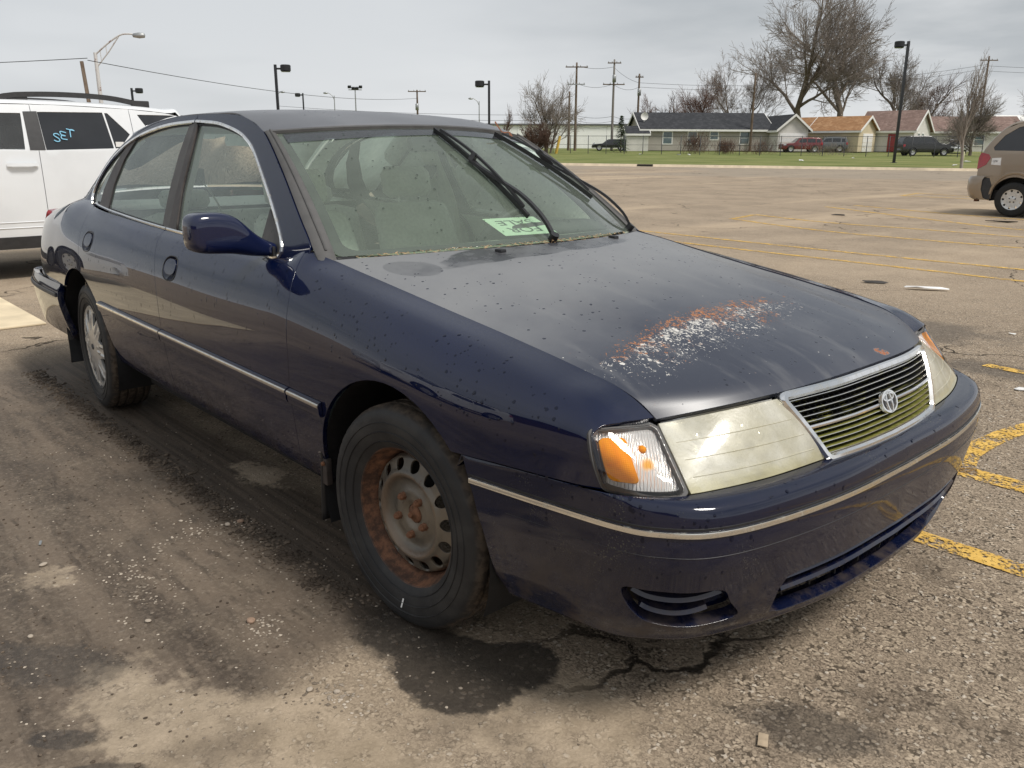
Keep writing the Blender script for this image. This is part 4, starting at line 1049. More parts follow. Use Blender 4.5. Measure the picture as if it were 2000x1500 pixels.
# ================= buildings =================
def siding(name,col,dark,step=.18):
    n=N(name);c=n.coord();z=n.sep(c)[2];w=n.math('FRACT',n.math('DIVIDE',z,step))
    f=n.noise(c,.8,4);cc=n.mix(n.ss(f,.35,.7),col,tuple(x*.86 for x in col))
    return n.done(n.bsdf(n.mix(n.ss(w,.90,.98),cc,dark),.75,0,.3,0,.1,n.bump(w,.25,.02)))
def shingle(name,a,b):
    n=N(name);c=n.coord();f=n.noise(c,1.2,5,.6);g=n.vor(n.coord(scale=(3.5,3.5,7)),1.,'F1','Color')
    return n.done(n.bsdf(n.mix(n.sep(g)[0],n.mix(n.ss(f,.35,.65),a,b),tuple(x*.8 for x in a)),.9,0,.25,0,.1,n.bump(n.noise(c,14,3),.3,.03)))
M_SIDG=siding('grey_siding',(.40,.37,.33),(.24,.22,.19));M_SIDC=siding('cream_siding',(.64,.55,.39),(.42,.35,.24));M_SIDW=siding('white_siding',(.68,.66,.62),(.46,.44,.40))
M_SHD=shingle('charcoal_shingles',(.040,.042,.047),(.062,.064,.070));M_SHO=shingle('orange_brown_shingles',(.33,.175,.085),(.42,.25,.135));M_SHB=shingle('brown_shingles',(.22,.15,.128),(.28,.20,.172))
M_TRIMW=simple('white_trim_paint',(.78,.77,.74),.6,var=.06,scale=2);M_PANE=simple('house_window_pane',(.10,.14,.15),.08,var=.2,scale=3,spec=.7);M_DOORW=simple('garage_door_white',(.76,.75,.73),.6,var=.06,scale=3)
M_REDDOOR=simple('red_garage_door',(.28,.035,.04),.6)
def house(name,r,d,head,w_,dp,wh,rh,wall,roof_,label,wins=(),doors=(),gab=(),dz=.12,ov=.35,z0=None):
    """w along local x (ridge direction), dp along local y; front face is y=-dp/2"""
    root=empty(name);root.location=lot(r,d,dz=dz) if z0 is None else lot(r,d,z0);root.rotation_euler=(0,0,HEAD+head)
    a,b=w_/2,dp/2
    pts=[(-b,0),(b,0),(b,wh),(0,wh+rh),(-b,wh)]
    prism('wall',pts,'x',-a,a,wall,root)
    t=.14;sl=math.atan2(rh,b);
    for s in (-1,1):
        e0=(s*(b+ov),wh-ov*rh/b);e1=(0,wh+rh)
        n_=(0,t)
        V=[(x,e[0],e[1]+.02+k*t) for k in (0,1) for x in (-a-ov,a+ov) for e in (e0,e1)]
        o=mk('roof',V,[(0,1,3,2),(4,6,7,5),(0,2,6,4),(1,5,7,3),(0,4,5,1),(2,3,7,6)],roof_,root,False)
        boxes('fascia',[(-a-ov,e0[0]-.03 if s<0 else e0[0]-.0,e0[1]-.10,a+ov,e0[0]+.0 if s<0 else e0[0]+.03,e0[1]+.12)],M_TRIMW,root)
    for x in (-a-ov-.02,a+ov+.02):
        for s in (-1,1):
            y0,z0_=s*(b+ov),wh-ov*rh/b
            V=[(x-.03,y0,z0_-.10),(x+.03,y0,z0_-.10),(x-.03,0,wh+rh-.10),(x+.03,0,wh+rh-.10),(x-.03,y0,z0_+.18),(x+.03,y0,z0_+.18),(x-.03,0,wh+rh+.18),(x+.03,0,wh+rh+.18)]
            mk('gable_trim',V,[(0,1,3,2),(4,6,7,5),(0,2,6,4),(1,5,7,3),(0,4,5,1),(2,3,7,6)],M_TRIMW,root,False)
    for (f,cx,cz,ww,hh) in wins:
        if f=='f': 
            o=boxes('window',[(cx-ww/2-.12,-b-.05,cz-hh/2-.12,cx+ww/2+.12,-b+.02,cz+hh/2+.12)],M_TRIMW,root)
            boxes('pane',[(cx-ww/2,-b-.065,cz-hh/2,cx+ww/2,-b-.045,cz-.03),(cx-ww/2,-b-.065,cz+.03,cx+ww/2,-b-.045,cz+hh/2)],M_PANE,o)
        else:
            s=1 if f=='r' else -1
            o=boxes('window',[(min(s*a-.02,s*a+s*.05),cx-ww/2-.12,cz-hh/2-.12,max(s*a-.02,s*a+s*.05),cx+ww/2+.12,cz+hh/2+.12)],M_TRIMW,root)
            boxes('pane',[(min(s*a,s*a+s*.065),cx-ww/2,cz-hh/2,max(s*a,s*a+s*.065),cx+ww/2,cz+hh/2)],M_PANE,o)
    for (f,c0_,ww,hh,m) in doors:
        if f=='f': o=boxes('door',[(c0_-ww/2,-b-.06,0,c0_+ww/2,-b+.02,hh)],m,root,.01)
        else:
            s=1 if f=='r' else -1
            o=boxes('door',[(min(s*a-.02,s*a+s*.06),c0_-ww/2,0,max(s*a-.02,s*a+s*.06),c0_+ww/2,hh)],m,root,.01)
            for z in np.linspace(hh/4,hh*3/4,3): boxes('door_panel_line',[(min(s*a,s*a+s*.07),c0_-ww/2,z-.015,max(s*a,s*a+s*.07),c0_+ww/2,z+.015)],M_CONC,o)
    return tag(root,label,'house')
D=108
H1=house('house',22.8,D,.06,15.6,8.0,2.45,1.85,M_SIDG,M_SHD,'long grey house with charcoal roof and white-framed windows behind the fence',wins=[('f',-4.7,1.45,1.0,1.3),('f',-1.7,1.45,1.0,1.3),('f',.9,1.7,.9,.8),('f',4.6,1.45,1.0,1.3)])
boxes('satellite_dish',[(-.03,-.03,0,.03,.03,.9)],M_TRIMW,H1,loc=(-7.3,-2.6,3.0));lathe('dish_bowl',[(0,.10),(.25,.07),(.45,-.03)],M_TRIMW,H1,20,'y',loc=(-7.3,-2.75,3.9))
H1b=house('garage_wing',32.2,D-1.6,math.pi/2+.10,9.0,3.6,2.5,1.5,M_SIDW,M_SHD,'white gabled end wing with charcoal roof beside the long grey house',doors=[('l',0,3.2,2.0,M_DOORW)])
SHED=house('shed',14.6,D-4,.05,2.6,2.4,1.95,.75,M_SIDW,M_SHD,'small pale shed with charcoal roof beside the long grey house',ov=.18)
house('garage',33.9,D+5,-.85,5.6,4.4,2.5,1.35,M_SIDC,M_SHO,'cream garage with orange roof next to the white gabled wing',doors=[('r',0,2.6,2.1,M_DOORW)])
house('garage',36.2,D+2,-.85,5.6,4.4,2.5,1.35,M_SIDC,M_SHO,'cream garage with orange roof in the middle of the three',doors=[('r',0,2.6,2.1,M_DOORW)])
house('garage',39.6,D-3,-.80,6.0,4.6,2.45,1.45,M_SIDC,M_SHO,'cream garage with orange roof and the white door facing the lawn',doors=[('r',.1,2.6,2.05,M_DOORW)])
house('house',46.2,D-2,-.75,6.4,5.6,2.5,2.1,M_SIDW,M_SHB,'white house with brown roof behind the black SUV',wins=[('f',-1.7,1.4,.8,1.5),('r',-1.2,1.3,.5,1.5),('r',.2,1.3,.5,1.5)],doors=[('f',.8,.95,2.0,M_REDDOOR)])
house('house',57.5,D+3,-.18,10.5,7.5,2.4,1.7,M_SIDW,M_SHB,'long house with brown roof and a red garage door behind the slim tree',doors=[('f',4.1,2.4,1.9,M_REDDOOR)],wins=[('f',-2.2,1.4,1.0,1.2),('f',.4,1.4,1.0,1.2)])
house('house',68.5,D+10,.1,9.5,7,2.5,2.0,M_SIDW,M_TRIMW,'white house with pale roof behind the tan minivan',wins=[('f',-1.5,1.5,1.0,1.2)])
# long white warehouse on the far left of the lawn
M_WHW=simple('white_steel_cladding',(.88,.88,.87),.5,var=.04,scale=.6);WH=empty('warehouse',lot(2.,205,dz=.2),HEAD);tag(WH,'long low white warehouse wall beyond the utility poles','building')
for k in range(12): boxes('wall_panel',[(-50+k*7.0,-.1-.02*(k%2),0,-50+(k+1)*7.0-.05,10,5.1)],M_WHW,WH)
boxes('roof_edge',[(-50.4,-.5,5.1,34.4,10.4,5.5)],M_GREY,WH)
# store behind the photographer: unseen, added for its dark band in the paint reflections
ST_B=empty('store',(10,-62,0),0);tag(ST_B,'long low brown brick store with wide windows, unseen, added for its dark reflection','building')
M_BRK=simple('brown_brick_wall',(.14,.085,.06),.9,var=.25,scale=1.5)
boxes('wall',[(-45,0,0,45,14,5.2)],M_BRK,ST_B);boxes('roof_edge',[(-45.4,-.4,5.2,45.4,14.4,5.9)],M_GREY,ST_B)
for k in range(12): o=boxes('window',[(-41+k*7,-.06,.6,-37+k*7,.05,3.2)],M_TRIMW,ST_B);boxes('pane',[(-40.9+k*7,-.08,.7,-37.1+k*7,-.04,3.1)],M_PANE,o)
# ================= trees =================
def bark(name,a,b):
    n=N(name);c=n.coord();return n.done(n.bsdf(n.mix(n.ss(n.noise(n.coord(scale=(6,6,1.2)),1.,5,.65),.35,.65),a,b),.95,0,.2))
M_BARK=bark('grey_brown_bark',(.12,.095,.078),(.22,.185,.15));M_BARKR=bark('reddish_twigs',(.115,.068,.052),(.175,.115,.092));M_BARKP=bark('pale_bark',(.22,.19,.16),(.36,.32,.28));M_BARKD=bark('dark_twigs',(.20,.17,.148),(.30,.26,.228))
def grow(seed,h,r0,levels,nch,spread,trop,lean=(0,0),forks=1,lenk=.66,start=.25,taper=.55,wig=.12,minr=.010):
    rg=np.random.default_rng(seed);TV,TF,CV,CF=[],[],[],[]
    def tubeadd(V,F,pts,ra,ns):
        b=len(V);P=np.array(pts);T=np.gradient(P,axis=0)
        for i,(p,t) in enumerate(zip(P,T)):
            t=t/max(np.linalg.norm(t),1e-9);s=np.cross(t,(0.31,.77,.56));s/=max(np.linalg.norm(s),1e-9);u=np.cross(t,s)
            for j in range(ns):
                a=2*math.pi*j/ns;V.append(p+(s*math.cos(a)+u*math.sin(a))*ra[i])
        for i in range(len(P)-1):
            for j in range(ns): F.append((b+i*ns+j,b+i*ns+(j+1)%ns,b+(i+1)*ns+(j+1)%ns,b+(i+1)*ns+j))
    def br(p,dr,L,r,lv):
        k=6 if lv<=1 else (4 if lv==2 else 3);pts=[p];d=dr/np.linalg.norm(dr);dirs=[d]
        for i in range(k):
            d=d+rg.normal(0,wig,3)+np.array([0,0,trop*(.5 if lv==0 else 1)]);d/=np.linalg.norm(d);p=p+d*L/k;pts.append(p);dirs.append(d)
        ra=[max(minr*.8,r*(1-(1-taper)*i/k)) for i in range(k+1)]
        if lv<=1: tubeadd(TV,TF,pts,ra,6)
        else: tubeadd(CV,CF,pts,ra,3)
        if lv>=levels: return
        m=nch[lv]
        for c in range(m):
            f=start+(1-start)*(c+rg.random()*.8)/m if lv>0 else start+(1-start)*((c+rg.random()*.6)/m)
            f=min(f,.99);i=min(int(f*k),k-1);q=pts[i]+(pts[i+1]-pts[i])*(f*k-i);dd=dirs[i+1]
            ax=np.cross(dd,rg.normal(0,1,3));ax/=max(np.linalg.norm(ax),1e-9);an=spread[lv]*rg.uniform(.65,1.25)
            nd=dd*math.cos(an)+ax*math.sin(an)
            br(q,nd,L*lenk*rg.uniform(.7,1.15)*(1.15-.45*f),max(minr,ra[i]*rg.uniform(.42,.62)),lv+1)
        # leader continues
        br(pts[-1],dirs[-1]+rg.normal(0,.15,3),L*lenk*.9,ra[-1]*.9,lv+1)
    for f in range(forks):
        a=2*math.pi*f/max(1,forks)+.6;o=np.array([lean[0]+.22*math.cos(a)*(forks>1),lean[1]+.22*math.sin(a)*(forks>1),1.])
        br(np.array([.25*math.cos(a)*(forks>1),.25*math.sin(a)*(forks>1),-.05]),o,h*.42,r0*(1 if forks==1 else .72),0)
    return TV,TF,CV,CF
def tree(name,label,r,d,mesh,trunkm,crownm,rot=0.,sc=1.,grp=None,dz=.1,sz=None):
    root=empty(name,lot(r,d,dz=dz),rot);tag(root,label,'tree',grp)
    if isinstance(mesh,tuple):
        t=mk('trunk',mesh[0],mesh[1],trunkm,root);c=mk('crown',mesh[2],mesh[3],crownm,root)
        tag(c,kind='stuff')
    else:
        for ch in mesh.children:
            k=ch.copy();COL.objects.link(k);k.parent=root
    root.scale=(sc,sc,sz or sc);return root
big=lambda s:grow(s,23,.42,5,(7,5,5,4,3),(.62,.62,.62,.65,.7),.045,forks=1,lenk=.70,start=.38,minr=.019)
TB1=tree('bare_tree','tallest bare tree with a straight dark trunk behind the orange garages',41.2,128,big(3),M_BARK,M_BARKD,.3,1.28)
TB2=tree('bare_tree','tall bare tree with spreading limbs leaning over the orange garages',47.2,126,grow(11,22,.44,5,(8,5,5,4,3),(.72,.66,.65,.65,.7),.04,lean=(.06,.06),lenk=.70,start=.30,minr=.019),M_BARK,M_BARKD,1.1,1.22)
TB3=tree('bare_tree','bare twin-stemmed tree behind the long grey house',30.6,122,grow(21,14.5,.26,5,(6,4,4,4,3),(.62,.62,.65,.65,.7),.05,forks=2,lenk=.70,start=.35,minr=.014),M_BARK,M_BARKD,.2,.98)
TB4=tree('bare_tree','broad bare tree behind the brown-roofed white house',54.6,124,grow(31,16,.34,5,(8,5,4,4,3),(.72,.66,.65,.65,.7),.04,lenk=.71,start=.25,minr=.015),M_BARK,M_BARKD,.7,1.02)
TB5=tree('bare_tree','pale bare tree beside the lamp post and brown roofs',60,128,grow(33,14,.26,4,(8,6,6,5),(.7,.66,.65,.7),.045,lenk=.72,start=.25,minr=.014),M_BARKP,M_BARKR,.7,.95)
TB6=tree('bare_tree','reddish bare tree behind the middle of the charcoal roof',26.3,120,grow(41,11.5,.20,4,(8,7,6,5),(.62,.6,.6,.7),.055,lenk=.72,start=.22,minr=.014),M_BARKR,M_BARKR,.2,.95)
TB7=tree('bare_tree','small grey bare tree behind the left end of the charcoal roof',19.0,124,grow(43,9.5,.16,4,(6,5,5,4),(.5,.6,.6,.7),.07,lenk=.64,start=.2,minr=.014),M_BARKP,M_BARKR,.2,.95)
tree('bare_tree','small grey bare tree beside the one at the left end of the charcoal roof',22.6,126,TB7,None,None,2.1,1.0)
TB8=tree('bare_tree','low wide bare tree crowding over the tan minivan roof',56.0,92,grow(51,8.5,.20,4,(9,8,7,6),(.85,.75,.7,.7),.03,lenk=.74,start=.12,minr=.013),M_BARK,M_BARKD,.4,.98)
tree('bare_tree','second low wide bare tree standing behind the tan minivan',53.5,80,TB8,None,None,2.4,.9)
tree('bare_tree','dense dark bare tree beyond the slim upright tree',45.2,86,TB8,None,None,4.0,.80)
SL=tree('slim_tree','slim upright bare tree with pale trunk at the lawn edge by the minivan',23.1,44.6,grow(61,9.0,.11,4,(13,6,4,3),(.30,.32,.45,.5),.10,lenk=.55,start=.22,minr=.006,wig=.06),M_BARKP,M_BARKP,.2,.84)
TL1=tree('bare_tree','bushy bare tree with several stems beside the utility poles',3.6,90,grow(71,8.8,.18,4,(6,5,5,4),(.62,.60,.65,.7),.045,forks=3,lenk=.70,start=.25,minr=.012),M_BARK,M_BARKD,.5,.98)
tree('red_shrub','reddish leafless shrub in front of the bushy bare tree',2.4,87,grow(73,4.2,.07,4,(9,6,5,4),(.8,.7,.7,.7),.03,forks=4,lenk=.62,start=.08,minr=.012),M_BARKR,M_BARKR,.5,1.)
for i,(r,d,s,l) in enumerate(((-15.8,108,.70,'thin reddish sapling showing over the middle of the sedan roof'),(-1.2,112,1.0,'thin reddish sapling beside the black lamp post over the windscreen'),(-4.4,108,.42,'low reddish shrub showing just over the front edge of the sedan roof'))):
    tree('sapling',l,r,d,grow(80+i,8.5,.09,3,(14,6,4),(.35,.45,.6),.09,lenk=.5,start=.15,minr=.011),M_BARKR,M_BARKR,i,s)
# evergreen by the shed: whorled boughs of needles
def conifer(seed,h):
    rg=np.random.default_rng(seed);V=[];F=[]
    for k in range(900):
        t=rg.random()**.8;z=.25+t*(h-.3);R=(1-t)*h*.26+.08;a=rg.uniform(0,2*math.pi);rr_=R*rg.uniform(.25,1);c=np.array([rr_*math.cos(a),rr_*math.sin(a),z-.25*rr_]);o=np.array([math.cos(a),math.sin(a),-.25])
        s=np.array([-math.sin(a),math.cos(a),0]);L=rg.uniform(.12,.28);w_=rg.uniform(.05,.10);b=len(V)
        V+=[c-o*L*.3,c+s*w_+np.array([0,0,rg.uniform(-.05,.05)]),c+o*L,c-s*w_];F.append((b,b+1,b+2,b+3))
    return V,F
EV=empty('evergreen_tree',lot(12.0,97,dz=.1));tag(EV,'narrow green conifer standing beside the small shed','tree')
lathe('trunk',[(.09,0),(.05,2),(.01,3.9)],M_BARK,EV,8,'z');v,f=conifer(5,4.0);tag(mk('crown',v,f,simple('conifer_needles',(.045,.070,.026),.9,var=.35,scale=6),EV,False),kind='stuff')
M_VINE=bark('brown_vine',(.105,.060,.045),(.17,.105,.08))
for i,(r,d,w_,h,l) in enumerate(((19.2,92,1.5,2.6,'dense reddish-brown shrub clump on the fence before the grey house'),(22.2,91,1.1,2.0,'smaller brown vine clump on the fence beside the reddish clump'),(25.4,90,2.2,2.2,'brown vine thicket spreading along the fence before the grey house'),(31.5,87,3.0,1.9,'thin bare vine tangle along the fence before the red SUV'))):
    rg=np.random.default_rng(90+i);V=[];F=[]
    for k in range(420):
        x=rg.normal(0,w_*.45);y=rg.normal(0,.3);z0=rg.uniform(0,h*.5);a=rg.uniform(-1,1);L=rg.uniform(.3,1.)*h*.5;p0=np.array([x,y,z0]);p1=p0+np.array([a*L*.6,rg.normal(0,.15),L*(1 if i<2 else rg.uniform(-.1,.9))]);t_=.012;b=len(V)
        V+=[p0+(t_,0,0),p0+(-t_,t_,0),p0+(0,-t_,0),p1+(t_*.5,0,0),p1+(-t_*.5,t_,0),p1+(0,-t_,0)];F+=[(b,b+1,b+4,b+3),(b+1,b+2,b+5,b+4),(b+2,b,b+3,b+5)]
    o=mk('shrub',V,F,M_VINE if i<3 else M_BARKD,None,False,loc=lot(r,d,dz=.1),rot=(0,0,HEAD-.3));tag(o,l,'shrub')
# ================= poles, lamps, wires, fence =================
M_BLKP=simple('black_pole_paint',(.014,.015,.018),.45,var=.2,scale=3);M_WOOD=bark('weathered_pole_wood',(.10,.072,.052),(.19,.145,.11));M_GALV=simple('galvanised_steel',(.36,.37,.37),.45,.6,.15,4);M_RUSTW=None
def rustw():
    n=N('rust_streaked_white_paint');c=n.coord();return n.done(n.bsdf(n.mix(n.ss(n.noise(c,2.6,6,.7),.56,.64),(.60,.59,.58),(.26,.15,.13)),.7,0,.3))
M_RUSTW=rustw()
def lamp_post(r,d,h,side_,label,name='lamp_post',dz=.1,arm=.35,twin=False):
    root=empty(name,lot(r,d,dz=dz),HEAD);tag(root,label,'lamp post','black box-head lamp posts')
    boxes('pole',[(-.075,-.075,0,.075,.075,h)],M_BLKP,root,.015);boxes('base',[(-.16,-.16,0,.16,.16,.05)],M_BLKP,root,.01)
    for s in ((side_,-side_) if twin else (side_,)):
        boxes('arm',[(min(0,s*arm),-.04,h-.28,max(0,s*arm),.04,h-.18)],M_BLKP,root)
        cx=s*(arm+.30);o=lathe('lamp_head',[(0,.20),(.25,.19),(.30,.15),(.30,-.14),(.26,-.17),(0,-.17)],M_BLKP,root,24,'z',sharp=30,loc=(cx,0,h-.20));lathe('lens',[(0,-.215),(.26,-.21),(.28,-.195)],M_PANE,o,20,'z')
    return root
lamp_post(24.6,56,7.35,-1,'black lamp post standing on the lawn before the parked black SUV',arm=.25)
lamp_post(-1.55,57,5.1,-1,'black lamp post with a box head beside the thin sapling, over the windscreen',arm=.30,dz=.0)
lamp_post(-14.0,52.5,5.65,1,'tallest black lamp post rising over the sedan roof',arm=.30,dz=0.)
lamp_post(-24.0,101,6.4,-1,'small distant black lamp post with two heads over the sedan roof',arm=.30,dz=0.,twin=False)
lamp_post(-31.0,72,5.4,1,'black lamp post showing just over the white SUV roof',arm=.30,dz=0.)
def street_lamp(r,d,h,label,arm,mat,side_=-1):
    root=empty('street_lamp',lot(r,d,dz=0),HEAD);tag(root,label,'street lamp','tall pale street lamps')
    lathe('pole',[(.11,0),(.08,h*.6),(.06,h)],mat,root,10,'z')
    tube('arm',smooth_line([(0,0,h-.6),(side_*arm*.3,0,h+.0),(side_*arm*.8,0,h+.35),(side_*arm,0,h+.38)],.2),.045,mat,root,8)
    o=lathe('lamp_head',[(0,-.35),(.10,-.28),(.15,0),(.10,.30),(0,.36)],M_GALV,root,14,'x',loc=(side_*(arm+.25),0,h+.36));return root
street_lamp(-26.3,130,7.6,'pale street lamp with a curved arm left of the floodlight mast',1.0,M_GALV)
street_lamp(-5.0,130,6.9,'pale street lamp with a curved arm left of the black lamp post',1.0,M_GALV)
street_lamp(-34.2,128,7.6,'pale street lamp close beside the tallest black lamp post',.6,M_GALV,1)
FM=empty('floodlight_mast',lot(-21.4,120,dz=0),HEAD);tag(FM,'pale floodlight mast with a cluster of lamps on top','street lamp')
lathe('mast',[(.12,0),(.07,8.1)],M_GALV,FM,10,'z')
for k in range(4): boxes('floodlight',[(-.22,-.2,-.16,.22,.2,.16)],M_BLKP,FM,.04,loc=(-.75+.5*k,0,8.0+(.18 if k in (0,3) else 0)),rot=(.3,0,0))
boxes('cross_arm',[(-.9,-.05,7.75,.9,.05,7.85)],M_GALV,FM)
# rust-streaked truss-arm lamp and leaning wooden post behind the white SUV
RL=empty('street_lamp',lot(-22.4,48,dz=-.65),HEAD);tag(RL,'rusty red and white street lamp with a long truss arm above the white SUV','street lamp')
lathe('pole',[(.13,0),(.10,5),(.085,6.5)],M_RUSTW,RL,12,'z')
tube('arm',smooth_line([(0,0,6.4),(.8,0,7.0),(1.45,0,7.38),(1.9,0,7.44),(2.2,0,7.40)],.15),.045,M_RUSTW,RL,8);tube('arm_strut',[(0,0,5.75),(.75,0,6.55),(1.35,0,7.30)],.035,M_RUSTW,RL,8)
for a,b in (((.28,0,6.62),(.30,0,6.08)),((.62,0,6.87),(.62,0,6.42))): tube('arm_web',[a,b],.02,M_RUSTW,RL,6)
lathe('lamp_head',[(0,-.36),(.10,-.30),(.15,0),(.12,.28),(0,.34)],M_GALV,RL,14,'x',loc=(2.45,0,7.36))
RL.rotation_euler=(0,-.0,HEAD)
WPST=empty('wooden_post',lot(-21.9,46,dz=-.5),HEAD);tag(WPST,'plain leaning wooden post beside the rusty street lamp','post');lathe('post',[(.12,0),(.09,5.75),(0,5.76)],M_WOOD,WPST,10,'z',rot=(0,-.055,0))
UP=[]
def upole(r,d,h,label,arms,mat=M_WOOD,tr=False,lean=0.):
    root=empty('utility_pole',lot(r,d,dz=.1),HEAD);tag(root,label,'utility pole','wooden utility poles');root.rotation_euler=(0,lean,HEAD)
    lathe('pole',[(.17,0),(.12,h*.8),(.10,h),(0,h+.02)],mat,root,10,'z')
    for z,w_,m in arms:
        boxes('cross_arm',[(-w_/2,-.16,z-.06,w_/2,-.06,z+.06)],m,root)
        for x in (-w_/2+.1,-w_/6,w_/6,w_/2-.1): lathe('insulator',[(.03,0),(.05,.06),(.04,.14),(0,.16)],M_GALV,root,8,'z',loc=(x,-.11,z+.06))
    if tr: lathe('transformer',[(0,0),(.22,.02),(.22,.80),(.10,.88),(0,.9)],M_GALV,root,14,'z',loc=(.0,-.40,h-2.6))
    return root
upole(7.4,104,9.9,'reddish-brown utility pole with a pale second crossarm beside the bushy tree',[(9.4,2.6,M_WOOD),(7.5,2.0,M_GALV)])
upole(6.75,106,6.8,'plain reddish-brown pole close beside the crossarm pole',[])
upole(12.0,106,10.4,'grey utility pole with two staggered crossarms before the warehouse',[(10.0,1.6,M_WOOD),(7.6,2.6,M_WOOD)],bark('grey_pole_wood',(.17,.155,.14),(.25,.23,.21)),True)
upole(15.6,110,9.1,'brown utility pole with a white transformer behind the shed',[(8.7,1.0,M_WOOD)],M_WOOD,True)
upole(28.3,104,8.8,'thin bare pole rising before the charcoal roof',[],M_WOOD)
upole(-12.8,118,7.6,'distant utility pole with one crossarm and two transformers over the windscreen',[(7.4,2.4,M_WOOD)],M_WOOD,True)
upole(59.5,112,11.5,'far utility pole in line with the slim upright tree',[(11.,2.2,M_WOOD)],M_WOOD)
M_WIRE=simple('black_cable',(.02,.02,.022),.6)
def wire(a,b,sag,label,rad=.018):
    A_=np.array(lot(a[0],a[1],a[2]));B_=np.array(lot(b[0],b[1],b[2]));L=[A_+(B_-A_)*t-np.array([0,0,4*sag*t*(1-t)]) for t in np.linspace(0,1,25)]
    o=tube('overhead_wire',L,rad,M_WIRE,None,4);return tag(o,label,'wire','overhead wires')
for k,(z,s) in enumerate(((10.4,.5),(8.5,.9),(4.9,.5),(4.35,.55),(3.8,.6))):
    nm=('topmost','second from top','third from top','second from bottom','lowest')[k]
    wire((7.4,104,z),(12.0,106,z+.1 if z>6 else z),s*.5,nm+' cable slung between the reddish pole and the grey crossarm pole')
    wire((12.0,106,z),(15.6,110,min(z,9.0)),s*.5,nm+' cable slung between the grey crossarm pole and the transformer pole')
for z,s,nm in ((5.0,.4,'upper'),(4.4,.45,'middle'),(3.9,.5,'bottom')): wire((-30,112,z+1.2),(7.4,104,z),s,nm+' low cable running from behind the sedan roof to the reddish pole')
for z,nm in ((9.4,'upper'),(8.9,'lower')): wire((15.6,110,z-.4),(59.5,112,z+2.1),1.2,nm+' high cable running from the transformer pole past the bare trees')
for z,s,nm in ((11.3,.6,'upper'),(10.7,.6,'lower')): wire((59.5,112,z),(110,112,z),s,nm+' high cable running right from the far utility pole')
wire((-70,60,6.6),(-21.9,46,5.6),.5,'cable reaching the leaning wooden post from the left')
for z0,z1,nm in ((5.5,2.6,'upper'),(3.6,2.2,'middle'),(3.2,2.0,'bottom')): wire((-45,70,z0-1.),(-14,118,z1+2.6),.6,nm+' low cable sloping away behind the white SUV roof')
wire((-21.9,46,5.5),(-12.8,118,7.5),.8,'thin cable from the leaning post to the distant utility pole')
# chain-link fence along the back of the lawn
def fmesh():
    n=N('chain_link');c=n.coord('Object');x,y,z=n.sep(c)
    a=n.math('FRACT',n.math('MULTIPLY',n.math('ADD',x,z),9.));b=n.math('FRACT',n.math('MULTIPLY',n.math('SUBTRACT',x,z),9.))
    w=n.math('MAXIMUM',n.ss(a,.10,.06),n.ss(b,.10,.06))
    return n.done(n.bsdf((.20,.20,.20),.5,.5,.5,0,.1,None,n.math('MULTIPLY',w,.30)))
M_CHAIN=fmesh();M_FPOST=simple('dark_fence_steel',(.045,.047,.05),.5,.3,.2,5)
p0,p1=np.array((4.2,91.)),np.array((41.5,77.));nP=22
FEN=empty('chain_link_fence',lot(*p0,dz=.1));tag(FEN,'tall chain-link fence along the back of the lawn','fence')
fd=np.array(lot(*p1,dz=.1))-np.array(lot(*p0,dz=.1));FL_=math.hypot(fd[0],fd[1]);FEN.rotation_euler=(0,0,math.atan2(fd[1],fd[0]));dzf=fd[2]
for k in range(nP):
    x=FL_*k/(nP-1);z=dzf*k/(nP-1);o=lathe('post',[(.035,z-.1),(.035,z+1.85),(0,z+1.86)],M_FPOST,FEN,8,'z',loc=(x,0,0))
tube('top_rail',[(0,0,1.80),(FL_,0,dzf+1.80)],.024,M_FPOST,FEN,6);tube('middle_rail',[(0,0,.95),(FL_,0,dzf+.95)],.016,M_FPOST,FEN,6)
mk('mesh_fabric',[(0,.03,.02),(FL_,.03,dzf+.02),(FL_,.03,dzf+1.8),(0,.03,1.8)],[(0,1,2,3)],M_CHAIN,FEN,False)
# yellow guard post leaning by the bushy tree
GP=empty('guard_post',lot(4.4,89,dz=.1),HEAD);tag(GP,'leaning yellow guard post at the foot of the bushy tree','post');lathe('post',[(.14,0),(.14,1.75),(.10,1.82),(0,1.84)],simple('yellow_post_paint',(.55,.36,.06),.7,var=.2,scale=4),GP,12,'z',rot=(0,.22,0))
# litter on the lawn and marker stakes
M_LIT=simple('white_litter',(.75,.74,.72),.8,var=.1,scale=9)
for i,(r,d) in enumerate(((27.5,70),(30.4,58),(12.6,86),(17.2,85),(20.0,60),(26.3,47.8),(24.2,47.6),(35.0,60),(16.0,84),(38.5,66))):
    rg=np.random.default_rng(200+i);V=[(rg.uniform(-.25,.25),rg.uniform(-.12,.12),rg.uniform(.0,.12)) for _ in range(9)]
    bm=bmesh.new();[bm.verts.new(v) for v in V];bmesh.ops.convex_hull(bm,input=bm.verts[:]);me=bpy.data.meshes.new('litter');bm.to_mesh(me);bm.free();me.materials.append(M_LIT)
    o=bpy.data.objects.new('litter',me);COL.objects.link(o);o.location=lot(r,d,dz=.13);tag(o,'crumpled scrap of white litter lying on the lawn','litter','litter on the lawn')
for i,(r,d,h) in enumerate(((25.5,55,.75),(26.6,55,.62))):
    o=boxes('marker_stake',[(-.03,-.02,0,.03,.02,h)],simple('pale_stake%d'%i,(.72,.68,.45),.8),None,.004,loc=lot(r+2.0,d-2,dz=.12),rot=(0,0,HEAD));tag(o,('taller','shorter')[i]+' pale marker stake standing in the lawn near the slim tree','stake','marker stakes')
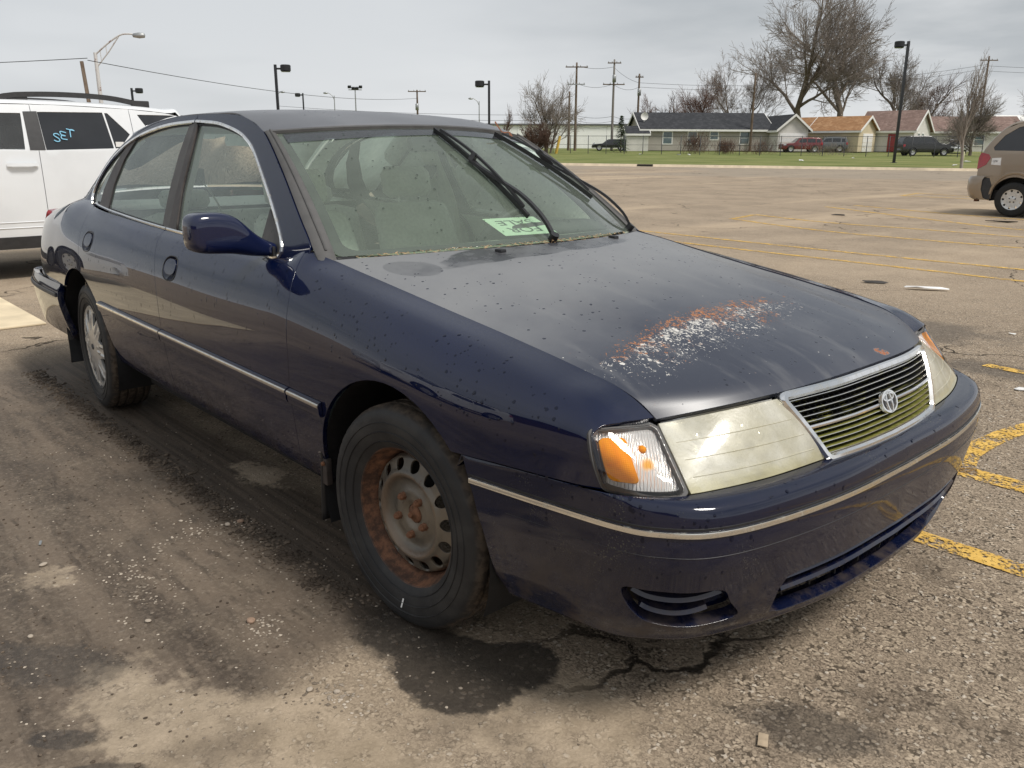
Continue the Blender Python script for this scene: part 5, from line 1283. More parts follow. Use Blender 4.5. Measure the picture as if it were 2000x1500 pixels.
# ================= the sedan =================
SEDAN=empty('sedan');tag(SEDAN,'worn dark blue sedan with flaking rust on its hood and a rusty front wheel','car')
def xz(pts):
    p=np.array(pts,float);return np.stack([p[:,0],side_t(p[:,0],p[:,1])],1)
def arch(cx,cz,rx,rz,a0,a1,n=28,down=()):
    return [(cx+rx*math.cos(math.radians(a0+(a1-a0)*i/n)),cz+rz*math.sin(math.radians(a0+(a1-a0)*i/n))) for i in range(n+1)]
def topline(x0,x1,n=24): return [(x0+(x1-x0)*i/n,1.0) for i in range(n+1)]
SC9=(1,.85)
F_SEAM=[(-.618,.968),(-.581,.921),(-.554,.856),(-.542,.786),(-.531,.668),(-.53,.571),(-.533,.47),(-.555,.36),(-.578,.296)]
B_SEAM=[(-1.752,.955),(-1.70,.905),(-1.652,.846),(-1.613,.755),(-1.592,.656),(-1.582,.579),(-1.585,.48),(-1.60,.377),(-1.615,.305)]
R_SEAM=[(-2.74,.995),(-2.722,.975),(-2.68,.908),(-2.625,.79),(-2.585,.730)]
def line(l,step=.02): return [tuple(q) for q in smooth_line(l,step)]
fs,bs,rs=line(F_SEAM),line(B_SEAM),line(R_SEAM)
FA=arch(-.008,.315,.385,.385,0,180)          # front wheel arch (front to back)
RA=arch(-2.685,.315,.385,.397,0,180)
# --- front fender
out=list(xz(fs[::-1]))                        # up along the door seam
out+= [np.array(q) for q in topline(-.60,.682,40)]+[np.array(q) for q in ((.679,.94),(.672,.86),(.660,.79))]
out+=list(xz([(.655,.712),(.667,.70),(.686,.645),(.690,.603),(.60,.6015),(.517,.600),(.40,.596),(.300,.589)]))
fa=[q for q in FA if q[1]<=.585 or q[0]<0 or q[1]>.58]
fa=[q for q in FA if not(q[0]>0 and q[1]<.584)]
out+=list(xz(fa+[(-.393,.29)]))
FENDER=panel('front_fender',side,out,(),M_PAINT,SEDAN,.028,scale=SC9)
# --- doors
def oval(cx,cz,rx,rz,n=28,e=2.6):
    o=[]
    for i in range(n):
        a=2*math.pi*i/n;c,s=math.cos(a),math.sin(a)
        o.append((cx+rx*math.copysign(abs(c)**(2/e),c),cz+rz*math.copysign(abs(s)**(2/e),s)))
    return o
HF=(-1.492,.838);HR=(-2.52,.856)
out=list(xz(bs[::-1]))+[np.array(q) for q in topline(-1.745,-.625,40)]+list(xz(fs))
FDOOR=panel('front_door',side,out,[xz(oval(*HF,.062,.042))],M_PAINT,SEDAN,.028,scale=SC9,hem=.012)
ra=[q for q in RA if q[0]>-2.60]
ra=ra[::-1]                                   # from top of arch down to sill
out=list(xz(rs))+list(xz(ra))+list(xz([(-2.296,.315),(-1.62,.304)]))+list(xz(bs[::-1])[1:])+[np.array(q) for q in topline(-1.76,-2.735,36)]
RDOOR=panel('rear_door',side,out,[xz(oval(*HR,.060,.040))],M_PAINT,SEDAN,.028,scale=SC9,hem=.012)
# --- quarter panel (behind the rear door, over the arch to the tail)
ra2=[q for q in RA if q[0]<=-2.585]
out=list(xz(rs[::-1]))[:]+[np.array(q) for q in topline(-2.75,-3.78,40)]+list(xz([(-3.78,.80),(-3.76,.70),(-3.70,.62),(-3.50,.597),(-3.2,.588),(-2.995,.584)]))+list(xz([q for q in ra2[::-1] if q[1]>.586]))
QUART=panel('quarter_panel',side,out,(),M_PAINT,SEDAN,.03,scale=SC9)
# --- sill under the doors
sl_=[]
for x in np.linspace(-2.30,-.39,30):
    z1=.302+.012*(-x-.5)/1.8
    sl_.append([(x,-.822,z1+.012),(x,-.818,z1-.012),(x,-.80,z1-.04),(x,-.765,z1-.062),(x,-.70,z1-.07)])
SILL=gridmesh('sill',np.array(sl_),M_UNDER,SEDAN,ref=CREF)
# --- body-side moulding with a bright strip
def side_pts(x0,x1,zf,n,off=0.):
    x=np.linspace(x0,x1,n);z=np.array([zf(a) for a in x]);t=side_t(x,z);P,nn=surfn(side,x,t)
    nn*=np.where((nn[:,1]>0),-1,1)[:,None]
    return P+nn*off,nn
zm=lambda x:.5525+(-x-.53)*.0125
MOULD=[]
for (x0,x1,pp) in ((-.338,-.527,FENDER),(-.537,-1.579,FDOOR),(-1.589,-2.352,RDOOR)):
    P,nn=side_pts(x0,x1,zm,max(8,int(abs(x1-x0)/.04)),.001)
    o=sweep('side_moulding',P,nn,[(-.024,0),(-.021,.009),(-.012,.012),(.012,.012),(.021,.009),(.024,0)],M_PAINT,pp)
    P2,_=side_pts(x0,x1,lambda x:zm(x)+.012,max(8,int(abs(x1-x0)/.04)),.0115)
    sweep('bright_strip',P2,nn,[(-.0065,0),(-.005,.004),(0,.0055),(.005,.004),(.0065,0)],M_CHROME2,o)
# --- door handles
def handle(door,cx,cz):
    rx,rz=.062,.042
    def bowl(u,v):   # u angle, v radius
        r=np.clip(v,0,1);a=u
        c,s=np.cos(a),np.sin(a);e=2/2.6
        x=cx+rx*np.sign(c)*np.abs(c)**e*r;z=cz+rz*np.sign(s)*np.abs(s)**e*r
        P=side(x,side_t(x,z));dep=.030*(1-r**3)
        P[:,1]+=dep;return P
    A=np.array([bowl(np.full(10,a),np.linspace(0,1,10)) for a in np.linspace(0,2*math.pi,33)[:-1]])
    gridmesh('handle_cup',A,M_PAINT,door,closeu=True,ref=(cx,-.5,cz))
    ol=oval(cx,cz,rx+.003,rz+.003,40);p=np.array(ol);P,nn=surfn(side,p[:,0],side_t(p[:,0],p[:,1]));nn*=np.where(nn[:,1]>0,-1,1)[:,None]
    sweep('handle_bezel',P,nn,[(-.0028,-.001),(-.0016,.0015),(.0016,.0015),(.0028,-.001)],M_BLACK,door,True)
    # pull flap over the upper forward half
    fl=[q for q in oval(cx+.008,cz+.006,rx*.80,rz*.66,30)]
    q=np.array(fl);
    def flap(u,v): return side(u,side_t(u,v))
    panel('door_handle',flap,[tuple(a) for a in fl],(),M_PAINT,door,.012,hem=.014,gap=0,off=.005)
handle(FDOOR,*HF);handle(RDOOR,*HR)
# ---- greenhouse -------------------------------------------------
DLOF=line([(-1.775,1.386),(-1.586,1.377),(-1.472,1.363),(-1.351,1.341),(-1.268,1.317),(-1.163,1.269),(-.963,1.134),(-.859,1.056),(-.79,.995),(-.771,.962),(-.785,.943),(-.83,.937)],.025)
DLOR=line([(-1.785,1.386),(-2.0,1.380),(-2.155,1.369),(-2.33,1.347),(-2.476,1.318),(-2.62,1.275),(-2.74,1.222),(-2.84,1.155),(-2.895,1.095),(-2.91,1.045),(-2.885,1.008),(-2.82,.993)],.025)
FRS=line([(-.60,.953),(-.603,.992),(-.705,1.064),(-.834,1.152),(-.938,1.219),(-1.053,1.289),(-1.147,1.339),(-1.234,1.369),(-1.326,1.391),(-1.405,1.404),(-1.6,1.412),(-1.785,1.414)],.025)
RRS=line([(-1.785,1.414),(-1.99,1.410),(-2.20,1.392),(-2.35,1.368),(-2.52,1.328),(-2.68,1.275),(-2.80,1.215),(-2.90,1.14),(-2.94,1.08),(-2.945,1.03),(-2.91,.995),(-2.84,.982)],.025)
frame=FRS+DLOF+[(-.80,.935)]
DF=panel('window_frame',gh,frame,(),M_PAINT,FDOOR,.025,hem=.012)
frame=RRS+[(-2.81,.986)]+DLOR[::-1]
panel('window_frame',gh,frame,(),M_PAINT,RDOOR,.025,hem=.012)
def ghs(u,v): return gh(u,v)
def belt_z(x): return side(np.array([x]),np.array([1.]))[0,2]
bf=[(x,belt_z(x)+.004) for x in np.linspace(-.84,-1.748,24)];br=[(x,belt_z(x)+.004) for x in np.linspace(-1.757,-2.80,24)]
def chrome(nm,pts,par,w=.007):
    p=np.array(pts);P,nn=surfn(gh,p[:,0],p[:,1]);nn*=np.where(nn[:,1]>0,-1,1)[:,None]
    return sweep(nm,P,nn,[(-w,-.003),(-w*.8,.004),(0,.0065),(w*.8,.004),(w,-.003)],M_CHROME,par)
chrome('window_chrome',DLOF+bf,FDOOR);chrome('window_chrome',DLOR+br[::-1],RDOOR)
BFE=[(-1.752,1.372),(-1.728,1.259),(-1.707,1.12),(-1.655,.964)];BRE=[(-1.838,1.372),(-1.848,1.258),(-1.830,1.095),(-1.808,.975)];BSP=[(-1.781,1.383),(-1.773,1.259),(-1.757,1.12),(-1.735,.96)]
RDF=[(-2.455,1.315),(-2.535,1.229),(-2.580,1.11),(-2.567,.992)];RDR=[(-2.565,1.285),(-2.665,1.203),(-2.735,1.08),(-2.738,.996)]
def inset(pts,cx,cz,k): return [(cx+(x-cx)*k,cz+(z-cz)*k) for x,z in pts]
def tube_poly(name,poly,mat,par,off,res=.04,hem=.006):
    return panel(name,gh,poly,(),mat,par,res,hem=hem,gap=.0005,off=off)
fdlo=[q for q in DLOF if q[0]>-1.76]
gf=BFE+[(x,belt_z(x)+.012) for x in np.linspace(-1.65,-.86,12)]+[(x-.012*0,z) for x,z in inset(fdlo,-1.3,1.12,.965)][::-1]
G1=tube_poly('window_glass',gf,M_GLASS,FDOOR,-.010)
# black channel round the glass
panel('window_channel',gh,[(-1.77,.955)]+[(x,belt_z(x)) for x in np.linspace(-1.70,-.82,14)]+DLOF[::-1],[inset(gf,-1.3,1.12,.992)],M_BLACK,FDOOR,.04,hem=.008,gap=0,off=-.0065)
gr=BRE+[(x,belt_z(x)+.012) for x in np.linspace(-1.815,-2.56,10)]+RDF[::-1]+[q for q in inset(DLOR,-2.15,1.15,.968) if -2.44<q[0]<-1.84][::-1]
G2=tube_poly('window_glass',gr,M_GLASS,RDOOR,-.010)
gq=RDR+[(x,belt_z(x)+.016) for x in np.linspace(-2.745,-2.80,4)]+[q for q in inset(DLOR,-2.70,1.13,.94) if q[0]<-2.57][::-1]
G3=tube_poly('quarter_glass',gq,M_GLASS,RDOOR,-.010)
panel('window_channel',gh,[(-1.79,.96)]+[(x,belt_z(x)) for x in np.linspace(-1.82,-2.80,16)]+DLOR[::-1],[inset(gr,-2.15,1.14,.992),inset(gq,-2.70,1.13,.985)],M_BLACK,RDOOR,.04,hem=.008,gap=0,off=-.0065)
panel('pillar_trim',gh,BFE[::-1]+BSP,(),M_TRIMB,FDOOR,.04,hem=.012,gap=.002,off=.0)
panel('pillar_trim',gh,BSP[::-1]+BRE,(),M_TRIM,RDOOR,.04,hem=.012,gap=.002,off=.0)
panel('division_bar',gh,RDF[::-1]+RDR,(),M_TRIMB,RDOOR,.04,hem=.012,gap=.001,off=-.003)
# sail piece for the mirror
panel('mirror_sail',gh,[(-.80,.945),(-.785,.99),(-.93,1.085),(-.935,.947)],(),M_TRIM,FDOOR,.03,hem=.006,gap=.001,off=-.003)
# ---- windscreen, pillars, roof ----------------------------------
def rr(u0,u1,v0,v1,r,n=6):
    o=[]
    for (cx,cy,a) in ((u1-r[0],v0+r[1],-90),(u1-r[0],v1-r[1],0),(u0+r[0],v1-r[1],90),(u0+r[0],v0+r[1],180)):
        for i in range(n+1):
            t=math.radians(a+90*i/n);o.append((cx+r[0]*math.cos(t),cy+r[1]*math.sin(t)))
    return o
gl=rr(-.965,.965,.012,.972,(.05,.05))
WS=panel('windscreen',wshield,rr(-.985,.985,.0,.985,(.03,.03)),(),M_WSHIELD,SEDAN,.05,scale=(.65,.55),hem=.006,gap=0,off=-.003)
# dark shade band and ceramic border on the glass
sb=[(-.955,.868)]+[(u,.868+.028*(1-abs(u))-.0) for u in np.linspace(-.9,.9,19)]+[(.955,.868),(.955,.962),(-.955,.962)]
panel('shade_band',wshield,sb,(),M_SHADE,WS,.05,scale=(.65,.55),hem=0,gap=0,off=-.0005)
panel('ceramic_border',wshield,rr(-.985,.985,.0,.985,(.03,.03)),[rr(-.945,.945,.030,.955,(.06,.06))],M_PLAST,WS,.05,scale=(.65,.55),hem=0,gap=0,off=-.0055)
A=np.array([[wshield(np.array([u]),np.array([v]))[0]+np.array([.004,0,.006])*k for k in (0,1)] for u in np.linspace(1,-1,31) for v in (1.0,)])
P=np.array([wshield(np.array([u]),np.array([.992]))[0] for u in np.linspace(1,-1,31)])
sweep('windscreen_header_trim',P,(0.35,0,.94),[(-.013,-.004),(-.012,.004),(.012,.007),(.014,-.004)],M_TRIM,WS)
# A pillar: dull grey moulding between glass and door frame
def frseam(v):
    f=np.array([q for q in FRS if q[1]>=.985 and q[0]>-1.16]);d=np.r_[0,np.cumsum(np.linalg.norm(np.diff(f,axis=0),axis=1))];d/=d[-1]
    x=np.interp(v,d,f[:,0]);z=np.interp(v,d,f[:,1]);ng=np.minimum(v,0);x=x-ng*.62;z=z+ng*.42;return gh(x,z)
def apil(u,v):
    e=wshield(np.full(len(v),.982),v*.995);s=frseam(v);s=s+np.array([0,.004,0])
    w=u[:,None];P=s+(e-s)*w;b=4*u*(1-u)*.010
    return P+np.stack([b*.5,-b*.6,b*.6],1)
APIL=panel('a_pillar',lambda u,v:apil(np.atleast_1d(u),np.atleast_1d(v)),[(0,-.09)]+[(0,i/20) for i in range(0,21)]+[(.97,1-i/20) for i in range(21)]+[(.97,-.09)],(),M_TRIM,SEDAN,.04,scale=(.09,.6),hem=.012,gap=.002,h=1e-3)
e=np.array([apil(np.array([.62]),np.array([v]))[0] for v in np.linspace(.0,1,24)])
sweep('pillar_lip',e,(.3,-.6,.7),[(-.004,-.001),(-.002,.004),(.002,.004),(.004,-.001)],M_TRIM,APIL)
ROOF=panel('roof',roof,[(1,i/30) for i in range(31)]+[(1-2*i/24,1) for i in range(1,25)]+[(-1,1-i/30) for i in range(1,31)]+[(-1+2*i/24,0) for i in range(1,24)],(),M_ROOFP,SEDAN,.05,scale=(.6,1.6),hem=.016,gap=.003)
# C pillar and rear screen
RGT=[(-2.66,.0,1.374),(-2.64,.30,1.366),(-2.585,.55,1.340)];RGB=[(-3.30,.0,1.055),(-3.27,.35,1.05),(-3.18,.625,1.035)]
def rglass(u,v):
    u=np.atleast_1d(u).astype(float);v=np.atleast_1d(v).astype(float);a=np.abs(u)
    T=herm([0,.55,1],np.array(RGT),a);B=herm([0,.55,1],np.array(RGB),a);P=B+(T-B)*v[:,None];P[:,1]*=-np.sign(u)
    b=.02*4*v*(1-v);P[:,2]+=b*.8;P[:,0]-=b*.5;return P
RW=panel('rear_window',rglass,rr(-.97,.97,.03,.97,(.06,.06)),(),M_GLASS,SEDAN,.06,scale=(.6,.65),hem=.006,gap=0)
cs=[]
rseam=np.array([q for q in RRS if q[0]<-1.98]);d=np.r_[0,np.cumsum(np.linalg.norm(np.diff(rseam,axis=0),axis=1))];d/=d[-1]
cl=[]
for v in np.linspace(0,1,22):
    x=np.interp(v,d,rseam[:,0]);z=np.interp(v,d,rseam[:,1]);a=gh(np.array([x]),np.array([z]))[0]
    if v<.45:
        k=v/.45;b=roof(np.array([1.]),np.array([.60+.40*k]))[0]
    else:
        k=(v-.45)/.55;b=rglass(np.array([.985]),np.array([1-k]))[0]
    if v>.8: 
        kk=(v-.8)/.2;b=b*(1-kk)+np.array([-3.20,-.655,1.03])*kk
    row=[]
    for w in np.linspace(0,1,9):
        q=a+(b-a)*w;bl=4*w*(1-w)*min(.022,.3*np.linalg.norm(b-a)*.3);row.append(q+np.array([-bl*.3,-bl*.7,bl*.6]))
    cl.append(row)
CPIL=gridmesh('c_pillar',np.array(cl),M_PAINT,SEDAN,ref=CREF)
# upper rear shoulder between door, C pillar and boot
# boot lid
def boot(u,v):
    u=np.atleast_1d(u).astype(float);v=np.atleast_1d(v).astype(float);a=np.abs(u)
    xs=-3.13-.67*v;P=side(xs,np.ones(len(xs)));xc=-3.30-.55*v
    zc=herm([0,.5,.85,1],[1.052,1.035,.995,.965],v)
    return np.stack([xc+(xs-xc)*a**2,-u*(-P[:,1]-.004),P[:,2]+(zc-P[:,2])*(1-a**2.4)],1)
BOOT=panel('boot_lid',boot,[(-1,0)]+[(-1+2*i/20,0) for i in range(1,21)]+[(1,i/12) for i in range(1,13)]+[(1-2*i/20,1) for i in range(1,21)]+[(-1,1-i/12) for i in range(1,12)],(),M_PAINT,SEDAN,.06,scale=(.65,.7),hem=.02)
# tail: lamps, rear panel and bumper, wrapped round the stern
def tail(q,v):
    q=np.atleast_1d(q).astype(float);v=np.atleast_1d(v).astype(float)   # q -1..1 across, v 0..1 up
    a=np.abs(q)
    x=herm([0,.5,.8,.93,1],[-3.93,-3.915,-3.875,-3.82,-3.765],a);y=herm([0,.5,.8,.93,1],[0,.40,.645,.735,.772],a)
    z=.60+.34*v;x=x+.06*v**1.5
    return np.stack([x,-np.sign(q)*y*(1-.06*v**2),z],1)
TL=[]
panel('rear_panel',tail,rr(-.58,.58,0,1,(.02,.02)),(),M_PAINT,SEDAN,.06,scale=(.75,.35),hem=.02)
M_TAIL=simple('red_tail_lens',(.25,.012,.014),.12,var=.2,scale=12,coat=1,coatr=.03)
TAILL=panel('tail_lamp',tail,rr(.59,1.0,.0,.97,(.04,.06)),(),M_TAIL,SEDAN,.05,scale=(.75,.35),hem=.02)
def rbump(q,v):
    q=np.atleast_1d(q).astype(float);v=np.atleast_1d(v).astype(float);a=np.abs(q)
    x=herm([0,.35,.6,.75,.85,1],[-3.965,-3.945,-3.87,-3.74,-3.50,-3.02],a);y=herm([0,.35,.6,.75,.85,1],[0,.45,.74,.835,.868,.882],a)
    pr=herm([0,.12,.3,.42,.55,1],[0,.018,.022,.016,.008,-.03],1-v)
    z=.30+.295*v
    n=np.stack([-(1-a**4),a**3],1);n/=np.linalg.norm(n,axis=1,keepdims=True)
    return np.stack([x+n[:,0]*pr-.0,-np.sign(q)*(y+n[:,1]*pr),z],1)
RB=panel('rear_bumper',rbump,[(-1,0)]+[(-1+2*i/60,0) for i in range(1,61)]+[(1,i/8) for i in range(1,9)]+[(1-2*i/60,1) for i in range(1,61)]+[(-1,1-i/8) for i in range(1,8)],(),M_BUMP,SEDAN,.05,scale=(2.2,.3),hem=.03)
P,nn=surfn(rbump,np.linspace(.99,-.99,80),np.full(80,.80));nn*=np.where(((P-CREF)*nn).sum(1)<0,-1,1)[:,None]
sweep('bright_strip',P,nn,[(-.012,0),(-.009,.006),(0,.008),(.009,.006),(.012,0)],M_TRIM,RB)
# ---- hood --------------------------------------------------------
ho=[(1,i/40) for i in range(41)]+[(1-2*i/40,1) for i in range(1,41)]+[(-1,1-i/40) for i in range(1,41)]+[(-1+2*i/40,0) for i in range(1,40)]
HOOD=panel('hood',hood,ho,(),M_HOOD,SEDAN,.022,scale=(.68,1.15),hem=.016,gap=.003)
tag(HOOD,'chalky blue hood with white and orange flaking paint')
for u,v in ((.39,.055),(-.41,.03)):
    q=hood(np.array([u]),np.array([v]))[0]
    boxes('washer_jet',[(-.016,-.012,-.004,.016,.012,.009)],M_PLAST,HOOD,.004,loc=tuple(q))
# black corner piece at the foot of the A pillar
q0=frseam(np.array([0.]))[0];q1=apil(np.array([.97]),np.array([0.]))[0];q2=hood(np.array([.99]),np.array([.0]))[0];q3=side(np.array([-.60]),np.array([.99]))[0];q4=side(np.array([-.525]),np.array([.99]))[0];q5=wshield(np.array([.9]),np.array([0.]))[0]
mk('cowl_corner',[q0+(.01,-.004,-.012),q1+(0,0,-.004),q5+(0,0,-.006),q2+(.01,0,-.012),q4+(0,.0,-.008),q3+(0,0,-.006)],[(0,5,4,3,2,1)],M_BLACK,SEDAN,False)
mirrored(bpy.data.objects['cowl_corner'],SEDAN)
# cowl under the screen, with wind-blown litter
cw=np.array([[wshield(np.array([u]),np.array([-.0]))[0]+np.array([-.02,0,-.012]),wshield(np.array([u]),np.array([0.]))[0]+np.array([.012,0,-.014]),hood(np.array([u*.985]),np.array([0.0]))[0]+np.array([.02,0,-.022])] for u in np.linspace(1,-1,41)])
COWL=gridmesh('cowl',cw,M_PLAST,SEDAN,ref=(0,0,-3))
M_LITTER=simple('leaf_litter',(.40,.27,.15),.9,var=.5,scale=70)
V=[];F=[]
for k in range(420):
    u=RNG.uniform(-.55,.93) if k%6 else RNG.uniform(-.85,.93);u=float(np.clip(u,-.9,.95))
    b=wshield(np.array([u]),np.array([0.]))[0];o=b+np.array([RNG.normal(.010,.009),RNG.normal(0,.006),RNG.uniform(-.010,.001)])
    a=RNG.uniform(0,math.pi);L=RNG.uniform(.004,.014);w_=RNG.uniform(.001,.003);d=np.array([math.cos(a),math.sin(a),RNG.uniform(-.3,.3)])*L;s=np.array([-math.sin(a),math.cos(a),RNG.uniform(-.4,.4)])*w_
    i=len(V);V+=[o-d,o+s,o+d,o-s];F.append((i,i+1,i+2,i+3))
tag(mk('leaf_litter',V,F,M_LITTER,COWL,False),kind='stuff')
# ---- front fascia: lamps and grille -------------------------------
def qv(q0,q1,v0,v1,n=14,m=8):
    return [(q0+(q1-q0)*i/n,v0) for i in range(n)]+[(q1,v0+(v1-v0)*i/m) for i in range(m)]+[(q1+(q0-q1)*i/n,v1) for i in range(n)]+[(q0,v1+(v0-v1)*i/m) for i in range(m)]
fas=lambda q,v:fascia(q,v,.014)
FS=(.33,.16)
HL=panel('headlamp',fas,qv(1.03,1.985,.02,.99),(),M_LENS,SEDAN,.03,scale=FS,hem=.03,gap=.0)
tag(HL,'yellowed cloudy headlamp lens')
def bowl_f(q,v):
    P=fascia(q,v,.014);t=np.clip((np.atleast_1d(q)-1.5)/.5,-1,1);w_=np.clip((np.atleast_1d(v)-.5)/.5,-1,1)
    d=.018+.045*(1-t**2)*(1-w_**2);return P-np.stack([d*.92,-d*.38,d*.05],1)
HB=panel('lamp_reflector',bowl_f,qv(1.05,1.94,.04,.97),(),M_SILVER,HL,.03,scale=FS,hem=0,gap=0)
for qq in (1.36,1.68):
    b_=fascia(np.array([qq]),np.array([.5]),.014)[0];lathe('lamp_bulb',[(0,.028),(.012,.026),(.016,.014),(.016,-.01),(.024,-.02)],M_CHROME,HL,16,'x',loc=tuple(b_-np.array([.045,-.015,0])))
for vv in (.22,.46,.70):                     # moulded ribs in the lens
    q=np.linspace(1.07,1.92,24);P,nn=surfn(fas,q,np.full(24,vv)+.03*(q-1.5));nn*=np.where(((P-CREF)*nn).sum(1)<0,-1,1)[:,None]
    sweep('lens_rib',P,nn,[(-.0016,-.001),(0,.0012),(.0016,-.001)],M_LENS,HL)
CLq=rr(2.03,2.975,.02,.985,(.09,.09),5)
CL=panel('corner_lamp',lambda q,v:fascia(q,v,.012)-.026*np.stack([np.full(len(np.atleast_1d(q)),.72),-np.sign(q)*.70,np.zeros(len(np.atleast_1d(q)))],1),CLq,(),M_REFL,SEDAN,.03,scale=FS,hem=.02,gap=0)
tag(CL,'clear corner lamp with an amber reflector')
panel('amber_reflector',lambda q,v:fascia(q,v,.012),rr(2.50,2.865,.21,.87,(.07,.07),4),(),M_AMBER,CL,.02,scale=FS,hem=.014,gap=0,off=-.006)
panel('clear_lens',lambda q,v:fascia(q,v,.012),CLq,(),M_CLEAR,CL,.03,scale=FS,hem=.024,gap=0,off=.001)
panel('lamp_gasket',lambda q,v:fascia(q,v,.012),rr(2.0,3.0,-.01,1.015,(.08,.08),5),[rr(2.02,2.978,.016,.984,(.085,.085),5)],M_TRIM,CL,.03,scale=FS,hem=.03,gap=0,off=-.002)
# bulb
q=fascia(np.array([2.3]),np.array([.62]),.012)[0]
lathe('bulb',[(0,-.011),(.007,-.008),(.009,0),(.007,.008),(0,.011)],M_AMBER,CL,16,'x',loc=tuple(q-np.array([.022,-.014,0])))
# black recess behind lamps and grille
bk=np.array([[fascia(np.array([q]),np.array([v]),0)[0]+np.array([-.06 if abs(q)<2.2 else -.045,(.03 if q>0 else -.03) if abs(q)>2 else 0,0]) for v in (-.12,.3,.7,1.02)] for q in np.linspace(3,-3,49)])
gridmesh('radiator_support',bk,M_BLACK,SEDAN,ref=CREF)
gfn=lambda q,v:fascia(q,v,.006)
GR=panel('grille_backing',gfn,qv(-.99,.99,.02,.99,30,6),(),M_MOSS,SEDAN,.03,scale=FS,hem=.0,gap=0,off=-.030);GR.name='grille'
tag(GR,'mossy slatted grille in a chrome frame')
nsl=11
for k in range(nsl):
    v=.085+.83*k/(nsl-1)
    if k==5: continue
    e_=.985-.0
    q=np.linspace(-e_,e_,41);P,nn=surfn(gfn,q,np.full(41,v));nn*=np.where(((P-CREF)*nn).sum(1)<0,-1,1)[:,None]
    sweep('slat',P,nn,[(-.0016,.003),(-.0075,-.024),(-.0045,-.027),(.0030,-.024),(.0018,.003)],M_MOSS,GR)
    P2,_=surfn(gfn,q,np.full(41,v));sweep('slat_edge',P2+nn*.004,nn,[(-.0012,-.001),(-.0006,.0008),(.0006,.0008),(.0012,-.001)],M_CHROME2,GR)
for k in range(34):                        # short upright fins between the slats
    qq=-.95+1.9*k/33
    P,nn=surfn(gfn,np.full(8,qq),np.linspace(.05,.95,8));nn*=np.where(((P-CREF)*nn).sum(1)<0,-1,1)[:,None]
    sweep('fin',P,nn,[(-.0010,-.018),(-.0010,-.030),(.0010,-.030),(.0010,-.018)],M_BLACK,GR)
for a,b in ((-.985,-.13),(.13,.985)):
    q=np.linspace(a,b,24);P,nn=surfn(gfn,q,np.full(24,.50));nn*=np.where(((P-CREF)*nn).sum(1)<0,-1,1)[:,None]
    sweep('centre_bar',P,nn,[(-.0045,-.012),(-.004,.005),(0,.007),(.004,.005),(.0045,-.012)],M_CHROME,GR)
loop=rr(-1.0,1.0,.005,1.0,(.05,.10),5)
q=dens(loop,.05);P,nn=surfn(gfn,q[:,0],q[:,1]);nn*=np.where(((P-CREF)*nn).sum(1)<0,-1,1)[:,None]
sweep('chrome_frame',P,nn,[(-.011,-.02),(-.011,.004),(-.006,.011),(.004,.011),(.010,.003),(.010,-.02)],M_CHROME,GR,True)
# emblem: three interlocking ovals
c0=fascia(np.array([0.]),np.array([.505]),.006)[0]+np.array([.007,0,.003]);nrm=np.array([.92,0,.39]);nrm/=np.linalg.norm(nrm);upv=np.array([-nrm[2],0,nrm[0]]);ltv=np.array([0,1,0])
def oval3(rx,ry,dy,n=40,b=0): return np.array([c0+ltv*rx*math.cos(2*math.pi*i/n)+upv*(dy+ry*math.sin(2*math.pi*i/n))+nrm*b for i in range(n)])
EM=sweep('emblem',oval3(.0385,.0265,0),nrm,[(-.0034,-.004),(-.0024,.004),(.0024,.004),(.0034,-.004)],M_CHROME,GR,True)
sweep('emblem_oval',oval3(.0125,.0250,-.001,b=.001),nrm,[(-.003,-.004),(-.002,.003),(.002,.003),(.003,-.004)],M_CHROME,EM,True)
sweep('emblem_oval',oval3(.0265,.0092,.0116,b=.001),nrm,[(-.003,-.004),(-.002,.003),(.002,.003),(.003,-.004)],M_CHROME,EM,True)
prism('emblem_plate',[(c0[1]+.037*math.cos(t),.0255*math.sin(t)) for t in np.linspace(0,2*math.pi,29)[:-1]],'x',-.004,-.002,M_PLAST,EM,loc=(c0[0],0,c0[2]),rot=(0,-math.atan2(nrm[2],nrm[0]),0))
# ---- front bumper ---------------------------------------------------
FOG=[(-4.80,7.46),(-4.66,8.16),(-4.15,8.86),(-3.5,9.16),(-2.85,9.14),(-2.50,8.9),(-2.62,8.1),(-2.76,7.50),(-3.37,7.46),(-4.1,7.44)]
fogl=[tuple(q) for q in smooth_line(FOG,.15,True)]
LOWG=[(-2.06,9.45),(-1.99,8.9),(-1.90,8.2),(-1.78,7.75)]+[(q,7.66) for q in np.linspace(-1.6,1.6,17)]+[(1.78,7.75),(1.90,8.2),(1.99,8.9),(2.06,9.45)]+[(q,9.72) for q in np.linspace(1.9,-1.9,19)]
bo=[(-7,i) for i in range(0,13)]+[(-7+14*i/80,12) for i in range(1,81)]+[(7,12-i) for i in range(1,13)]+[(7-14*i/80,0) for i in range(1,80)]
BUMP=panel('front_bumper',bumper,bo,[fogl,[(-a,b) for a,b in fogl],LOWG],M_BUMP,SEDAN,.024,scale=(.19,.036),hem=.03,gap=.0015,h=5e-3)
def brow(q0,q1,v,n=60,off=0.):
    q=np.linspace(q0,q1,n);P,nn=surfn(bumper,q,np.full(n,float(v)),5e-3);nn*=np.where(((P-CREF)*nn).sum(1)<0,-1,1)[:,None];return P+nn*off,nn
P,nn=brow(-6.98,6.98,4,140)
sweep('bright_strip',P,nn,[(-.0075,-.002),(-.006,.004),(0,.0055),(.006,.004),(.0075,-.002)],M_CHROME2,BUMP)
P,nn=brow(-6.98,6.98,3.62,140);sweep('strip_groove',P,nn,[(-.003,-.001),(-.002,.0015),(.002,.0015),(.003,-.001)],M_BLACK,BUMP)
